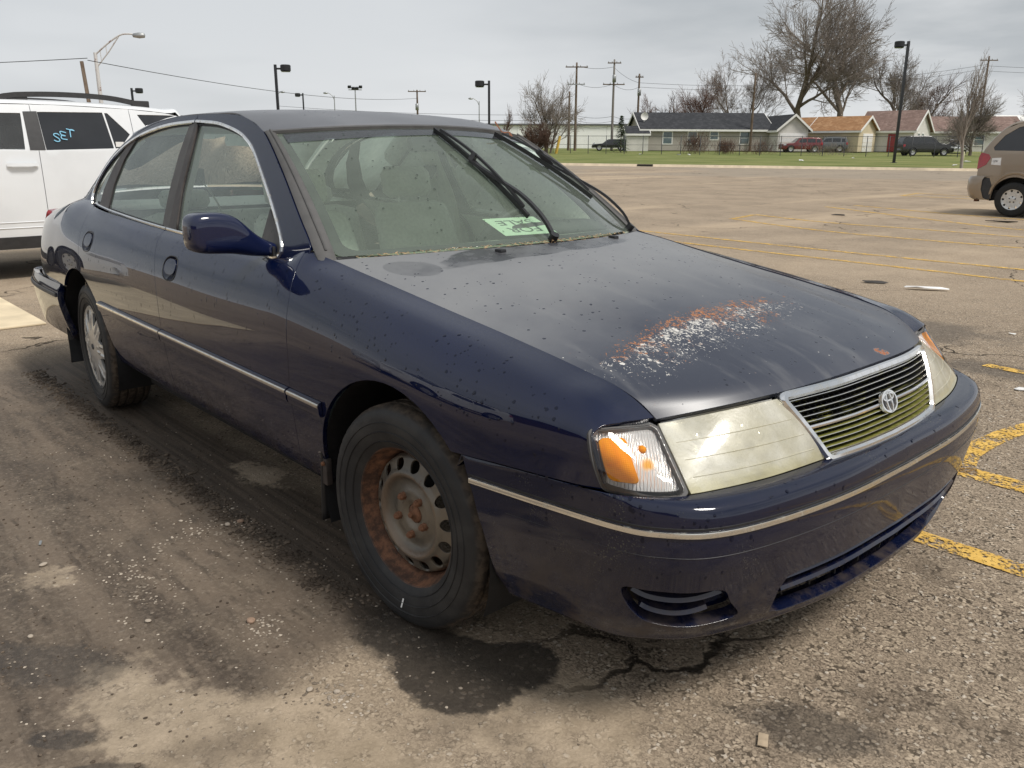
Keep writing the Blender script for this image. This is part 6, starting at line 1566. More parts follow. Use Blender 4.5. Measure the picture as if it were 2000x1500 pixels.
P,nn=brow(-6.6,6.6,5.34,140);sweep('crease',P,nn,[(-.0012,-.001),(0,.0006),(.0012,-.001)],M_BLACK,BUMP)
for sg in (1,-1):
    fo=np.array(fogl)*[sg,1]
    # recess floor and slats
    panel('fog_recess',bumper,[tuple(q) for q in fo],(),M_BUMP,BUMP,.03,scale=(.19,.036),hem=0,gap=0,off=-.042,h=5e-3)
    for (a,b,vm,dv) in ((-4.62,-2.74,7.92,.22),(-4.35,-2.95,8.55,.20)):
        q=np.linspace(a,b,26);t=(q-(a+b)/2)/((b-a)/2);v=vm-.30*t**2+.05*t;P,nn=surfn(bumper,q*sg,v,5e-3);nn*=np.where(((P-CREF)*nn).sum(1)<0,-1,1)[:,None]
        sweep('fog_slat',P-nn*.010,nn,[(-.006,-.026),(-.007,-.002),(0,.005),(.007,-.002),(.006,-.026)],M_BUMP,BUMP)
# lower grille: dark duct with two slats
panel('lower_duct',bumper,[(a*.97,b) for a,b in LOWG],(),M_MOSS,BUMP,.04,scale=(.19,.036),hem=0,gap=0,off=-.055,h=5e-3)
for v in (7.82,8.35):
    P,nn=brow(-1.86,1.86,v,50);sweep('lower_slat',P-nn*.008,nn,[(-.006,-.030),(-.007,.0),(0,.006),(.007,.0),(.006,-.030)],M_BUMP,BUMP)
for k in range(9):
    q=-1.75+3.5*k/8;P,nn=surfn(bumper,np.full(5,q),np.linspace(8.2,9.5,5),5e-3);nn*=np.where(((P-CREF)*nn).sum(1)<0,-1,1)[:,None]
    sweep('duct_web',P,nn,[(-.002,-.030),(-.002,-.055),(.002,-.055),(.002,-.030)],M_BLACK,BUMP)
prism('tow_hook',[(.70,.205),(.76,.245),(.70,.26),(.66,.25)],'y',-.60,-.545,M_UNDER,BUMP)
# ---- mirror -------------------------------------------------------------
def mirror_right():
    rows=[];n=28
    # (y, xc, zc, half-x, half-z)
    for (y,xc,zc,hx,hz,e) in ((.765,-.835,.962,.030,.022,2.4),(.80,-.838,.970,.034,.028,2.6),(.835,-.842,.984,.040,.040,2.8),(.87,-.85,1.006,.050,.056,3.0),(.905,-.858,1.021,.060,.064,3.6),(.95,-.862,1.026,.064,.066,4.2),(.995,-.864,1.027,.064,.064,4.4),(1.020,-.864,1.028,.060,.059,4.2),(1.036,-.864,1.028,.048,.048,3.4),(1.041,-.864,1.028,.024,.026,2.6),(1.042,-.864,1.028,.001,.001,2)):
        r=[]
        for i in range(n):
            a=2*math.pi*i/n;c,s=math.cos(a),math.sin(a);x=math.copysign(abs(c)**(2/e),c)*hx
            if x<0: x*=.62
            r.append((xc+x,-y,zc+math.copysign(abs(s)**(2/e),s)*hz))
        rows.append(r)
    return np.array(rows)
MIR=gridmesh('door_mirror',mirror_right(),M_MIRR,SEDAN,closev=True,ref=(-.86,-.9,1.0))
mm=MIR.modifiers.new('sub','SUBSURF');mm.levels=2;mm.render_levels=2
M_MIRGL=simple('mirror_glass',(.75,.77,.77),.03,1,var=.03)
boxes('mirror_glass',[(-.9050,-1.015,.975,-.9015,-.885,1.075)],M_MIRGL,MIR,.001)
boxes('mirror_gasket',[(-.87,-.783,.940,-.80,-.770,.975)],M_BLACK,MIR,.006)
# ---- wheels ---------------------------------------------------------------
def tyre_profile():
    R=.3175;o=[(.196,.078),(.205,.086),(.225,.096),(.255,.1025),(.280,.1015),(.298,.097),(.308,.090),(.3135,.080)]
    g=[]
    for y in (.058,.022,-.018,-.054):
        g+=[(R,y+.006),(R-.007,y+.0045),(R-.007,y-.0045),(R,y-.006)]
    top=[(R-.0015,.075),(R-.0004,.068)]+g+[(R-.0004,-.068),(R-.0015,-.075)]
    return o+top+[(r,-h) for r,h in o[::-1]]
def make_tyre(par):
    pr=tyre_profile();n=240;A=np.empty((n,len(pr),3))
    for i in range(n):
        a=2*math.pi*i/n;k=(i%5)
        for j,(r,h) in enumerate(pr):
            if abs(h)>=.066 and r>.307 and k==0: r-=.0018
            if abs(h)<.066 and r>.312 and (i+ (2 if h>0 else 0))%6==0: r-=.003
            A[i,j]=(r*math.cos(a),h,r*math.sin(a))
    t=gridmesh('tyre',A,M_TYRE,par,closeu=True,sharp=40,flip=True)
    return t
def rings(par,sgn=-1):
    for r,h in ((.218,.0945),(.246,.1025),(.272,.103)):
        P=[(r*math.cos(a),sgn*h,r*math.sin(a)) for a in np.linspace(0,2*math.pi,73)[:-1]]
        sweep('sidewall_ring',P,(0,sgn,0),[(-.0012,-.001),(0,.0012),(.0012,-.001)],M_TYRE,par,True)
def steel_wheel(loc,rz):
    prof=[(.208,-.085),(.2085,-.0815),(.204,-.080),(.1975,-.080),(.195,-.074),(.1915,-.055),(.186,-.045),(.1785,-.030),(.173,-.003),(.173,.06),(.195,.08),(.208,.083)]
    w=lathe('wheel',prof,M_STEEL,SEDAN,96,'y',loc=loc,rot=(0,0,rz))
    tag(w,'rusty bare steel front wheel')
    def dz(r): return -.019+np.interp(r,[0,.030,.034,.044,.052,.066,.074,.090,.104,.112,.118,.126,.134,.150,.162,.169,.173],[-.020,-.020,-.026,-.031,-.031,-.031,-.026,-.021,-.028,-.043,-.047,-.045,-.036,-.030,-.026,-.020,+.015])
    def disc(x,z):
        r=np.hypot(x,z);return np.stack([x,np.array([np.mean(dz(np.clip(rr_+np.linspace(-.004,.004,7),0,.173))) for rr_ in r]),z],1)
    cir=lambda r,n,cx=0,cz=0:[(cx+r*math.cos(2*math.pi*i/n),cz+r*math.sin(2*math.pi*i/n)) for i in range(n)]
    holes=[cir(.0185,16,.1475*math.cos(a),.1475*math.sin(a)) for a in np.arange(14)*2*math.pi/14+.1]
    d=panel('wheel_disc',disc,cir(.1725,90),holes+[cir(.0285,24)],M_STEEL,w,.0075,hem=.006,edge=.0012,gap=0,ref=(0,.2,0))
    DZ=0
    hp=[(0,-.052),(.010,-.052),(.013,-.048),(.0145,-.046),(.022,-.044),(.026,-.040),(.028,-.033),(.028,.02)]
    lathe('hub',hp,M_RUST,w,28,'y',sharp=40)
    lathe('hub_nut',[(0,-.061),(.007,-.060),(.009,-.056),(.0095,-.048)],M_RUST,w,6,'y',sharp=20)
    for k in range(5):
        a=math.radians(90+36+72*k);x,z=.0575*math.cos(a),.0575*math.sin(a)
        lathe('lug_nut',[(0,-.069),(.0065,-.069),(.0085,-.066),(.0105,-.063),(.0108,-.052),(.0125,-.049),(.0130,-.046)],M_RUST,w,6,'y',sharp=25,loc=(x,0,z))
    t=make_tyre(w);rings(w)
    # chalk mark on the tyre
    mk('chalk_mark',[(.012,-.1012,-.232),(.018,-.1012,-.232),(.010,-.1042,-.262),(.004,-.1042,-.262)],[(0,1,2,3)],M_WHITEP,w,False)
    return w
def cap_wheel(loc,rz):
    prof=[(.200,-.080),(.1975,-.080),(.195,-.06),(.18,-.04),(.173,.06),(.195,.08),(.208,.083)]
    w=lathe('wheel',prof,M_PLAST,SEDAN,72,'y',loc=loc,rot=(0,0,rz))
    tag(w,'rear wheel with a silver spoked hubcap')
    def cap(x,z):
        r=np.hypot(x,z);a=np.arctan2(z,x)
        h=np.interp(r,[0,.03,.05,.10,.16,.188,.198,.2065,.209],[-.099,-.099,-.0985,-.096,-.0905,-.086,-.089,-.090,-.082])
        k=np.abs(((a/(2*math.pi/8)+.5)%1)-.5)*2          # 0 mid spoke .. 1 between
        ridge=np.exp(-((k-.34)/.10)**2)*np.interp(r,[.07,.10,.18,.192],[0,1,1,0])
        val=np.interp(k,[0,.22,.34],[1,1,0])*np.interp(r,[.075,.11,.18,.192],[0,1,1,0])
        h=h-.0035*ridge+.004*val
        return np.stack([x,h,z],1)
    holes=[]
    for k in range(8):
        a=(k+.5)*2*math.pi/8;h=[]
        for r,da in ((.118,.03),(.150,.16),(.182,.20),(.1865,.15),(.187,0),(.1865,-.15),(.182,-.20),(.150,-.16),(.118,-.03)): h.append((r*math.cos(a+da),r*math.sin(a+da)))
        holes.append(h)
    cir=lambda r,n:[(r*math.cos(2*math.pi*i/n),r*math.sin(2*math.pi*i/n)) for i in range(n)]
    panel('hubcap',cap,cir(.209,80),holes,M_SILVER,w,.0085,hem=.012,edge=.0015,gap=0,ref=(0,.2,0))
    P=[(.019*math.cos(a),-.1005,.0135*math.sin(a)) for a in np.linspace(0,2*math.pi,25)[:-1]]
    e=sweep('hubcap_emblem',P,(0,-1,0),[(-.0018,-.001),(0,.0015),(.0018,-.001)],M_TRIM,w,True)
    for rx,rz_,dz_ in ((.0065,.0125,0),(.0135,.005,.0055)):
        P=[(rx*math.cos(a),-.1005,dz_+rz_*math.sin(a)) for a in np.linspace(0,2*math.pi,25)[:-1]];sweep('emblem_oval',P,(0,-1,0),[(-.0012,-.001),(0,.001),(.0012,-.001)],M_TRIM,e,True)
    make_tyre(w);rings(w);return w
ZW=.3135
FWH=steel_wheel((0,-.775,ZW),math.radians(3.0))
RWH=cap_wheel((-2.70,-.752,ZW),math.radians(-4.0))
for loc,f in (((0,.775,ZW),steel_wheel),((-2.70,.752,ZW),cap_wheel)): f(loc,math.pi)
# ---- wheel wells, underbody, flaps ---------------------------------------
def well(cx,r):
    A=[]
    for i in range(25):
        a=math.pi*(-.12)+math.pi*1.24*i/24
        A.append([(cx+r*math.cos(a),-y,.315+r*math.sin(a)) for y in (.868,.75,.55,.50)]+[(cx+.05*math.cos(a),-.49,.315+.05*math.sin(a))])
    return gridmesh('wheel_arch_liner',np.array(A),M_BLACK,SEDAN,ref=(cx,-.7,3))
LIN=[well(-.008,.39),well(-2.685,.395)]
boxes('underbody',[(-2.25,-.74,.20,-.42,.74,.27),(-3.6,-.48,.24,-2.25,.48,.34),(-.42,-.48,.22,.62,.48,.34),(.55,-.62,.24,.72,.62,.58)],M_UNDER,SEDAN,.01)
def flap(name,cx,y,z0,z1,w_,mat,par):
    P=[]
    for z in np.linspace(z1,z0,10):
        k=(z1-z)/(z1-z0);P.append([(cx-.02*k+.018*math.sin(t*3)*(0),-(y-w_/2+w_*t),z) for t in np.linspace(0,1,7)])
    o=gridmesh(name,np.array(P),mat,par)
    s=o.modifiers.new('thick','SOLIDIFY');s.thickness=.008;return o
FL=flap('mud_flap',-.405,.815,.165,.42,.11,M_PLAST,SEDAN)
boxes('flap_bracket',[(-.408,-.868,.290,-.380,-.848,.375)],M_TRIMB,FL,.004);lathe('flap_bolt',[(0,-.008),(.006,-.007),(.008,0)],M_RUST,FL,8,'y',loc=(-.39,-.871,.362))
FL2=flap('mud_flap',-3.075,.79,.16,.45,.15,M_PLAST,SEDAN)
# left-hand twins
for o in (FENDER,FDOOR,RDOOR,QUART,SILL,APIL,CPIL,TAILL,HL,CL,FL,FL2,*LIN):
    mirrored(o,SEDAN)
mo=mirrored(MIR,SEDAN)
mo.matrix_world=Matrix.Translation((-.835,.77,0))@Matrix.Rotation(math.radians(48),4,'Z')@Matrix.Translation((.835,-.77,0))
mm=mo.modifiers.new('sub','SUBSURF');mm.levels=2;mm.render_levels=2
# ---- interior ------------------------------------------------------------
def cushion(name,pts,hw,th,mat,par,rows=9,taper=.12,e=3.2):
    """padded slab: centre line pts (x,z), half width hw, thickness th"""
    L=smooth_line(pts,.04);A=[];n=24
    T=np.gradient(L,axis=0);T/=np.linalg.norm(T,axis=1,keepdims=True);m=len(L)
    for i,(c,t) in enumerate(zip(L,T)):
        k=i/(m-1);f=min(1,math.sqrt(max(1e-4,1-max(0,(k-.88)/.12)**2))) if k>.88 else (math.sqrt(max(1e-4,1-((.08-k)/.08)**2)) if k<.08 else 1)
        nx,nz=-t[1],t[0];r=[]
        for j in range(n):
            a=2*math.pi*j/n;cc,s=math.cos(a),math.sin(a);u=math.copysign(abs(cc)**(2/e),cc)*hw(k)*(.82+.18*f);w=math.copysign(abs(s)**(2/2.4),s)*th/2*f
            r.append((c[0]+nx*w,u,c[1]+nz*w))
        A.append(r)
    A=np.array(A);V=np.vstack([A.reshape(-1,3),A[0].mean(0),A[-1].mean(0)]);F=[]
    for i in range(m-1):
        for j in range(n): F.append((i*n+j,(i+1)*n+j,(i+1)*n+(j+1)%n,i*n+(j+1)%n))
    b=m*n
    for j in range(n): F.append((b,j,(j+1)%n));F.append((b+1,(m-1)*n+(j+1)%n,(m-1)*n+j))
    return mk(name,V,F,mat,par)
def seat(y,x0):
    s=cushion('front_seat',[(x0+.50,.50),(x0+.35,.545),(x0+.1,.535),(x0+.0,.53)],lambda k:.255,.15,M_CLOTH,SEDAN);s.location=(0,y,0)
    b=cushion('seat_back',[(x0+.02,.52),(x0-.06,.70),(x0-.13,.88),(x0-.20,1.035)],lambda k:.255-.055*k,.14,M_CLOTH,s)
    hd=cushion('headrest',[(x0-.20,1.055),(x0-.212,1.11),(x0-.225,1.165),(x0-.23,1.20)],lambda k:.135,.10,M_CLOTH,s)
    for d in (-.06,.06): tube('headrest_post',[(x0-.195,d,1.02),(x0-.205,d,1.08)],.006,M_SILVER,s,8)
    return s
seat(-.37,-1.18);seat(.37,-1.46)
rb=cushion('rear_seat',[(-1.95,.50),(-2.1,.53),(-2.35,.52)],lambda k:.62,.16,M_CLOTH,SEDAN)
cushion('rear_seat_back',[(-2.36,.52),(-2.46,.75),(-2.56,.97)],lambda k:.62,.15,M_CLOTH,rb)
for y in (-.36,.36):
    h=cushion('headrest',[(-2.57,.98),(-2.585,1.03),(-2.60,1.075)],lambda k:.125,.09,M_CLOTH,rb);h.location=(0,y,0)
gridmesh('parcel_shelf',np.array([[(-2.6,y,.985),(-3.1,y*.97,1.005)] for y in np.linspace(-.66,.66,9)]),M_CLOTH2,SEDAN,ref=(0,0,0))
da=[]
for y in np.linspace(-.70,.70,21):
    a=(y/.7)**2
    da.append([(-.33-.20*a,y,.955),(-.45-.12*a,y,.962),(-.62-.03*a,y,.955),(-.74,y,.925),(-.79,y,.85),(-.77,y,.70),(-.65,y,.55)])
gridmesh('dashboard',np.array(da),M_DASH,SEDAN,ref=(0,0,.5))
cushion('dash_pad',[(-.60,.955),(-.68,.965),(-.76,.93)],lambda k:.30,.06,M_DARKIN,SEDAN).location=(0,.37,.012)
SWH=empty('x');bpy.data.objects.remove(SWH)
sw_c=np.array([-.93,.37,.87]);sw_n=np.array([-.88,0,.47]);a1=np.array([0,1,0]);a2=np.cross(sw_n,a1)
SW=tube('steering_wheel',[sw_c+.19*(a1*math.cos(t)+a2*math.sin(t)) for t in np.linspace(0,2*math.pi,41)[:-1]],.015,M_DARKIN,SEDAN,8,True,up=sw_n)
for t in (0.2,math.pi-.2,-1.2,math.pi+1.2): tube('spoke',[sw_c,sw_c+.19*(a1*math.cos(t)+a2*math.sin(t))],.014,M_DARKIN,SW,6)
boxes('airbag_cover',[(-.03,-.075,-.06,.02,.075,.06)],M_DARKIN,SW,.015,loc=tuple(sw_c),rot=(0,math.radians(-28),0))
boxes('floor_pan',[(-2.5,-.72,.27,-.5,.72,.30)],M_DARKIN,SEDAN)
gridmesh('headliner',np.array([[roof(np.array([s]),np.array([u]))[0]-np.array([0,0,.03]) for u in np.linspace(.03,.97,14)] for s in np.linspace(-.96,.96,15)]),M_CLOTH2,SEDAN,ref=(-1.8,0,3))
def inner_door(x0,x1):
    A=[]
    for x in np.linspace(x0,x1,10):
        P=side(np.full(7,x),np.linspace(.12,.995,7));P[:,1]+=.055;A.append(P)
    o=gridmesh('door_card',np.array(A),M_CLOTH2,SEDAN,ref=(0,-3,.5));mirrored(o,SEDAN)
inner_door(-.66,-1.70);inner_door(-1.75,-2.62)
# B post inside, belts
for y in (-1,1):
    P=np.array([(-1.74,y*.72,.45),(-1.77,y*.715,.95),(-1.80,y*.63,1.2),(-1.82,y*.575,1.375)])
    sweep('b_post',smooth_line(P,.05),(0,-y,0),[(-.055,-.01),(-.05,.015),(.05,.015),(.055,-.01)],M_CLOTH2,SEDAN)
    P=np.array([(-1.78,y*.60,1.16),(-1.70,y*.555,1.02),(-1.66,y*.58,.80),(-1.62,y*.63,.50)])
    sweep('seat_belt',smooth_line(P,.04),(0.6,-y*.8,0),[(-.024,-.001),(-.024,.001),(.024,.001),(.024,-.001)],M_BELT,SEDAN)
boxes('belt_anchor',[(-1.82,-.625,1.13,-1.76,-.585,1.20)],M_DARKIN,SEDAN,.01);boxes('belt_anchor',[(-1.82,.585,1.13,-1.76,.625,1.20)],M_DARKIN,SEDAN,.01)
gridmesh('rear_bulkhead',np.array([[(-2.64,y,.3),(-2.64,y,.985)] for y in (-.66,.66)]),M_DARKIN,SEDAN)
boxes('firewall',[(-.52,-.70,.28,-.50,.70,.90)],M_DARKIN,SEDAN)
boxes('rear_view_mirror',[(-.02,-.11,-.028,.012,.11,.028)],M_DARKIN,SEDAN,.012,loc=(-.965,0,1.30),rot=(0,-.15,0))
# inner C-pillar trim
for sg in (1,-1):
    A=np.array(cl)[:,:,:]*[1,sg,1]+np.array([.0,sg*.035,-.02]);gridmesh('pillar_lining',A,M_CLOTH2,SEDAN,ref=(-2.6,-3*sg,1.2))
# ---- wipers ------------------------------------------------------------------
def wiper(base,pts,bl0,bl1,lift=.02):
    """arm from the cowl up the glass and the blade it carries"""
    def on(u,v,o):
        P,n=surfn(wshield,np.array([u]),np.array([v]));n=n if n[0,2]>0 else -n;return P[0]+n[0]*o,n[0]
    P=[];NN=[]
    for i,(u,v) in enumerate(pts):
        k=i/(len(pts)-1);q,nm=on(u,v,.012+.030*math.sin(math.pi*min(1,k*1.15))*(1 if k<.9 else .8));P.append(q);NN.append(nm)
    P=np.array(P);L=smooth_line(P,.03);nm=np.mean(NN,0)
    arm=sweep('wiper',L,nm,[(-.0085,-.005),(-.0075,.005),(.0075,.005),(.0085,-.005)],M_PLAST,SEDAN)
    b0,_=on(*bl0,.006);b1,_=on(*bl1,.006);m=[b0+(b1-b0)*t for t in np.linspace(0,1,24)]
    m=[on(bl0[0]+(bl1[0]-bl0[0])*t,bl0[1]+(bl1[1]-bl0[1])*t,.012)[0] for t in np.linspace(0,1,24)]
    sweep('wiper_rubber',m,nm,[(-.0035,-.012),(-.006,.004),(.006,.004),(.0035,-.012)],M_BLACK,arm)
    y=[on(bl0[0]+(bl1[0]-bl0[0])*t,bl0[1]+(bl1[1]-bl0[1])*t,.020+.016*math.sin(math.pi*t))[0] for t in np.linspace(.06,.94,20)]
    sweep('wiper_bow',y,nm,[(-.005,-.004),(-.004,.005),(.004,.005),(.005,-.004)],M_PLAST,arm)
    mid=on(bl0[0]*.42+bl1[0]*.58,bl0[1]*.42+bl1[1]*.58,.036)[0]
    d=np.array(L[-1]);sweep('wiper_clip',[d,mid+(mid-d)*.15],nm,[(-.011,-.014),(-.009,.010),(.009,.010),(.011,-.014)],M_PLAST,arm)
    tube('wiper_spindle',[L[0]-nm*.02,L[0]+nm*.010],.016,M_PLAST,arm,12)
    return arm
wiper(None,[(-.014,.0),(-.004,.10),(.010,.25),(.030,.42),(.048,.60)],(.030,.15),(.022,.935))
wiper(None,[(-.95,.005),(-.905,.09),(-.855,.24),(-.795,.42),(-.735,.58)],(-.795,.27),(-.548,.925))
M_LEAF=simple('dead_leaf',(.20,.075,.035),.8,var=.4,scale=60)
P,n_=surfn(wshield,np.array([-.60,-.62,-.60,-.565,-.55]),np.array([.83,.87,.905,.93,.955]));n_=np.where(n_[:,2:]>0,n_,-n_)
sweep('dead_leaf',smooth_line(P+n_*np.array([[.02],[.034],[.022],[.036],[.05]]),.01),n_[0],[(-.008,0),(0,.004),(.008,0),(0,-.001)],M_LEAF,SEDAN)
# ---- papers ---------------------------------------------------------------------
def text_mesh(s,size,mat,par,loc,rot,name='lettering',ext=.0006,sx=1.):
    c=bpy.data.curves.new(name,'FONT');c.body=s;c.size=size;c.align_x='CENTER';c.align_y='CENTER';c.extrude=ext
    o=bpy.data.objects.new(name,c);COL.objects.link(o)
    dg=bpy.context.evaluated_depsgraph_get();me=bpy.data.meshes.new_from_object(o.evaluated_get(dg));bpy.data.objects.remove(o)
    for v in me.vertices: v.co.x*=sx
    me.materials.clear();me.materials.append(mat)
    t=bpy.data.objects.new(name,me);COL.objects.link(t);t.location=loc;t.rotation_euler=rot;return setpar(t,par)
# green FOR SALE sheet lying on the dash, its top edge towards the driver side rear
SALE=boxes('for_sale_sheet',[(-.085,-.120,-.0005,.085,.120,.0005)],M_GREENP,None,loc=(-.64,.165,.998),rot=(0,math.radians(17),math.radians(-8)))
tag(SALE,'pale green FOR SALE sheet lying upside down on the dashboard','paper')
for s,yy in (('FOR',-.036),('SALE',.036)):
    t=text_mesh(s,.066,M_INK,SALE,(-yy*1.0,0,.0012),(0,0,-math.pi/2),sx=1.2)
ST_=[]
P,n_=surfn(wshield,np.array([-.80]),np.array([.80]));n_=n_[0] if n_[0,2]>0 else -n_[0]
def wspatch(u0,u1,v0,v1,off,n=8):
    A=[]
    for u in np.linspace(u0,u1,n):
        Q,m=surfn(wshield,np.full(n,u),np.linspace(v0,v1,n));m=np.where(m[:,2:]>0,m,-m);A.append(Q+m*off)
    return np.array(A)
WP=gridmesh('price_slip',wspatch(-.935,-.70,.70,.90,-.006),M_WHITEP,None,ref=(-.5,.3,.5));tag(WP,'white paper slip with a number behind the top corner of the windscreen','paper')
bpm=wspatch(-.90,-.74,.76,.84,-.0045)
c=bpm[4,4];xd=bpm[0,4]-bpm[-1,4];xd/=np.linalg.norm(xd);yd=bpm[4,0]-bpm[4,-1];yd/=np.linalg.norm(yd);zd=np.cross(xd,yd)
Mr=Matrix((xd,yd,zd)).transposed().to_euler()
text_mesh('70661',.055,M_INK,WP,tuple(c+zd*.0 ),Mr,sx=.9)
# ---- rain drops ---------------------------------------------------------------------
def drops(fn,n,bounds,par,mat,size=(.0023,.0045),poly=None,streak=0.,flip=None,h=2e-4,flat=.10,hole=None):
    V=[];F=[];k=0;tries=0
    while k<n and tries<n*6:
        tries+=1
        u=RNG.uniform(bounds[0],bounds[1]);v=RNG.uniform(bounds[2],bounds[3])
        if poly is not None and not inpoly(np.array([[u,v]]),poly)[0]: continue
        P,m=surfn(fn,np.array([u]),np.array([v]),h);P=P[0];m=m[0]
        if (m@(P-CREF))<0: m=-m
        r=size[0]*.6+(size[1]*1.15-size[0]*.6)*RNG.random()**1.7
        dn=np.array([0,0,-1.])-m*(-m[2]);l=np.linalg.norm(dn)
        a=dn/l if l>.05 else np.array([1.,0,0]);a=a-m*(a@m);a/=np.linalg.norm(a);b=np.cross(m,a)
        st=1+streak*RNG.random()*min(1,l)
        i0=len(V);ns=8
        V.append(P+m*r*flat)
        for ring,(q,hh) in enumerate(((.65,.75),(1.,-.05))):
            for j in range(ns):
                t=2*math.pi*j/ns;w=1+.12*math.sin(3*t+k)
                V.append(P+a*r*q*math.cos(t)*st*w+b*r*q*math.sin(t)*w+m*r*flat*hh)
        for j in range(ns):
            F.append((i0,i0+1+j,i0+1+(j+1)%ns));F.append((i0+1+j,i0+1+ns+j,i0+1+ns+(j+1)%ns,i0+1+(j+1)%ns))
        k+=1
    o=mk('rain_drops',V,F,mat,par,True)
    bm=bmesh.new();bm.from_mesh(o.data);bmesh.ops.recalc_face_normals(bm,faces=bm.faces);bm.to_mesh(o.data);bm.free()
    return tag(o,kind='stuff')
drops(hood,520,(-.97,.97,.03,.985),HOOD,M_DROPH)
drops(side,170,(-.5,.62,.52,.97),FENDER,M_DROP,poly=np.array(xz([(-.5,.60),(-.5,.94),(.0,.868),(.35,.82),(.60,.76),(.64,.62),(.42,.62),(.30,.68),(.1,.72),(-.1,.73),(-.3,.68),(-.42,.56)])))
drops(side,230,(-1.55,-.60,.30,.98),FDOOR,M_DROP,size=(.0018,.0038),streak=2.2)
drops(side,170,(-2.55,-1.65,.35,.98),RDOOR,M_DROP,size=(.0018,.0038),streak=2.2)
drops(bumper,190,(-6.5,6.5,.1,6.9),BUMP,M_DROP,streak=.8,h=5e-3)
drops(wshield,330,(-.93,.93,.03,.96),WS,M_DROPG,size=(.0014,.0040),streak=.8)
drops(roof,160,(-.95,.95,.03,.9),ROOF,M_DROPH)
drops(gh,130,(-1.62,-.85,.97,1.33),FDOOR,M_DROPG,size=(.0012,.0028),streak=1.5,poly=np.array(gf))
drops(gh,110,(-2.5,-1.85,.99,1.35),RDOOR,M_DROPG,size=(.0012,.0028),streak=1.5,poly=np.array(gr))
# ================= stones, mud and scraps on the ground =================
def rock_mat(name,a,b):
    n=N(name);c=n.coord();v=n.vor(c,14,'F1','Color');s=n.sep(v)
    return n.done(n.bsdf(n.mix(s[0],a,b),.9,0,.3,0,.1,n.bump(n.noise(c,160,3),.4,.004)))
M_STONE=rock_mat('pale_gravel',(.14,.11,.082),(.50,.43,.35));M_CRUMB=rock_mat('mud_crumbs',(.045,.033,.024),(.15,.115,.085))
def rock(rg,s,flat=.6):
    V=[]
    for z,k in ((-.35,.75),(.15,1.),(.55,.55)):
        for j in range(6):
            a=2*math.pi*(j+.5*(z>0))/6;q=k*rg.uniform(.75,1.15);V.append((q*math.cos(a)*s,q*math.sin(a)*s*.8,z*s*flat))
    V.append((0,0,s*flat*.75))
    F=[]
    for i in (0,1):
        for j in range(6): F.append((i*6+j,i*6+(j+1)%6,(i+1)*6+(j+1)%6,(i+1)*6+j))
    for j in range(6): F.append((12+j,12+(j+1)%6,18))
    return V,F
def scatter(name,n,fn,size,mat,seed,label=None,flat=.6):
    rg=np.random.default_rng(seed);VV=[];FF=[]
    for k in range(n):
        x,y=fn(rg);s=rg.uniform(*size)*(1 if rg.random()>.05 else 1.5);V,F=rock(rg,s,flat*rg.uniform(.7,1.2));a=rg.uniform(0,6.3);c_,s_=math.cos(a),math.sin(a);b=len(VV)
        VV+=[(x+v[0]*c_-v[1]*s_,y+v[0]*s_+v[1]*c_,v[2]+s*.15) for v in V];FF+=[tuple(i+b for i in f) for f in F]
    o=mk(name,VV,FF,mat,None,True,sharp=35);return tag(o,label,'gravel' if label else None,kind='stuff')
scatter('gravel',1500,lambda r:(r.uniform(-2.2,1.4),r.uniform(-2.0,-.80) if r.random()<.8 else r.uniform(-.8,.2)),(.0018,.0048),M_STONE,1,'loose pale gravel scattered over the muddy asphalt')
def clus(cs):
    def f(r):
        cx,cy,s=cs[r.integers(len(cs))];return r.normal(cx,s),r.normal(cy,s*.6)
    return f
scatter('gravel',420,clus([(-.80,-1.36,.10),(-.88,-.97,.09),(-.62,-1.36,.09),(-.22,-1.18,.06),(.16,-1.19,.05),(-.9,-1.1,.12)]),(.002,.0062),M_STONE,2,'denser drifts of pale gravel beside the tyre track')
scatter('mud_crumbs',2200,lambda r:(r.uniform(-3.7,-.15),-.935+r.normal(0,.022)+.03*math.sin(r.uniform(0,6))),(.003,.010),M_CRUMB,3,'ridge of dark mud crumbs along the tyre track')
scatter('mud_crumbs',1500,lambda r:(r.uniform(-3.5,.1),r.uniform(-2.0,-.5)),(.002,.006),M_CRUMB,4,'dark crumbs of mud spread over the tyre tracks')
scatter('mud_crumbs',260,lambda r:(.46+r.normal(0,.10)+0,-.49+r.normal(0,.02)),(.002,.005),M_CRUMB,5,'dark crumbs under the front bumper corner')
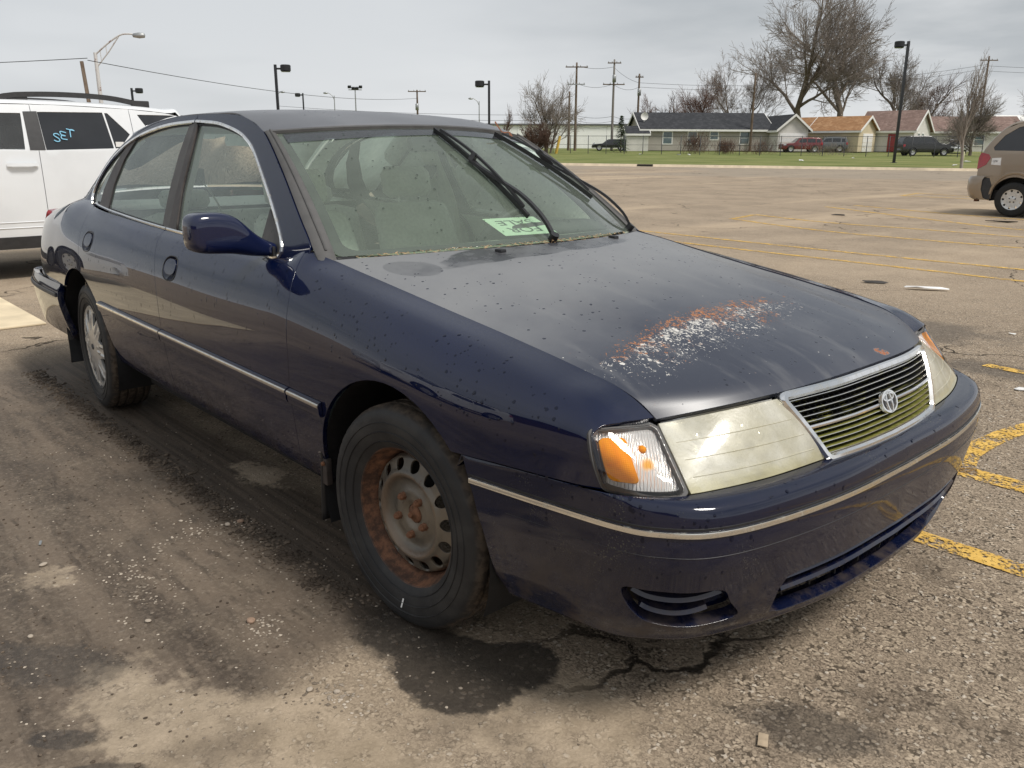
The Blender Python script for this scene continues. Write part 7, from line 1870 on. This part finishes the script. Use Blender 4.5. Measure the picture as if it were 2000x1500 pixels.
for i,(x,y,s,l,g) in enumerate(((-.277,-1.19,.024,'smooth pinkish stone, largest on the muddy ground',0),(-.915,-.925,.022,'tan stone lying by the mud ridge',0),(-1.026,-1.534,.020,'grey angular stone on the pale dry patch',1),(-.604,-1.67,.015,'pale stone on the dark wet edge',1),(.162,-1.175,.016,'pale cubic stone below the wet stain',1),(.110,-1.22,.016,'white chip of stone by the cubic stone',1),(-.92,-.97,.020,'white stone beside the tan stone',1),(-.47,-1.405,.016,'grey rounded stone in the gravel drift',1))):
    rg=np.random.default_rng(300+i);V,F=rock(rg,s*.85,.5);o=mk('stone',V,F,M_STONE if g else simple('pink_stone%d'%i,(.30,.20,.14),.85,var=.2,scale=60,bump=.3),None,True,loc=(x,y,s*.25),rot=(0,0,i))
    m=o.modifiers.new('s','SUBSURF');m.levels=1;m.render_levels=2;tag(o,l,'stone')
CB=boxes('cardboard_scrap',[(-.011,-.021,0,.011,.021,.003)],simple('cardboard',(.42,.33,.23),.9,var=.15,scale=60),None,.0006,loc=(.958,-.554,.005),rot=(.04,.03,.5));tag(CB,'small scrap of torn cardboard on the dark asphalt','scrap')
CB=boxes('metal_scrap',[(-.016,-.004,0,.016,.004,.003)],M_GALV,None,.0008,loc=(-1.20,-1.50,.003),rot=(0,0,-.35));tag(CB,'thin grey metal strip lying on the mud','scrap')
def scrap(r_,x,y,L,w_,col,l,seed):
    rg=np.random.default_rng(seed);bm=bmesh.new()
    for k in range(14): bm.verts.new((rg.uniform(-L/2,L/2),rg.uniform(-w_/2,w_/2),rg.uniform(0,w_*.35)))
    bmesh.ops.convex_hull(bm,input=bm.verts[:]);me=bpy.data.meshes.new(r_);bm.to_mesh(me);bm.free();me.materials.append(simple(r_+'_m%d'%seed,col,.85,var=.15,scale=12))
    o=bpy.data.objects.new(r_,me);COL.objects.link(o);o.location=(x,y,gz(depth_of(x,y))+.003);o.rotation_euler=(0,0,.55);tag(o,l,'scrap')
scrap('plastic_scrap',-1.44,6.15,.42,.10,(.78,.77,.75),'long torn piece of white plastic on the open lot',1)
scrap('rubber_scrap',-1.95,6.2,.34,.08,(.05,.045,.04),'dark strip of rubber beside the white plastic',2)
scrap('rubber_scrap',-3.75,14.9,.62,.12,(.03,.028,.026),'dark curved tyre strip lying before the minivan',3)
scrap('plastic_scrap',-6.35,13.9,.30,.10,(.06,.055,.05),'small dark scrap between the bay lines',4)
scrap('paper_scrap',.35,3.05,.16,.04,(.75,.74,.72),'thin white paper strip on the asphalt beyond the bumper',5)
scrap('paper_scrap',-.2,4.6,.05,.03,(.8,.8,.78),'tiny white paper scrap on the open lot',6)
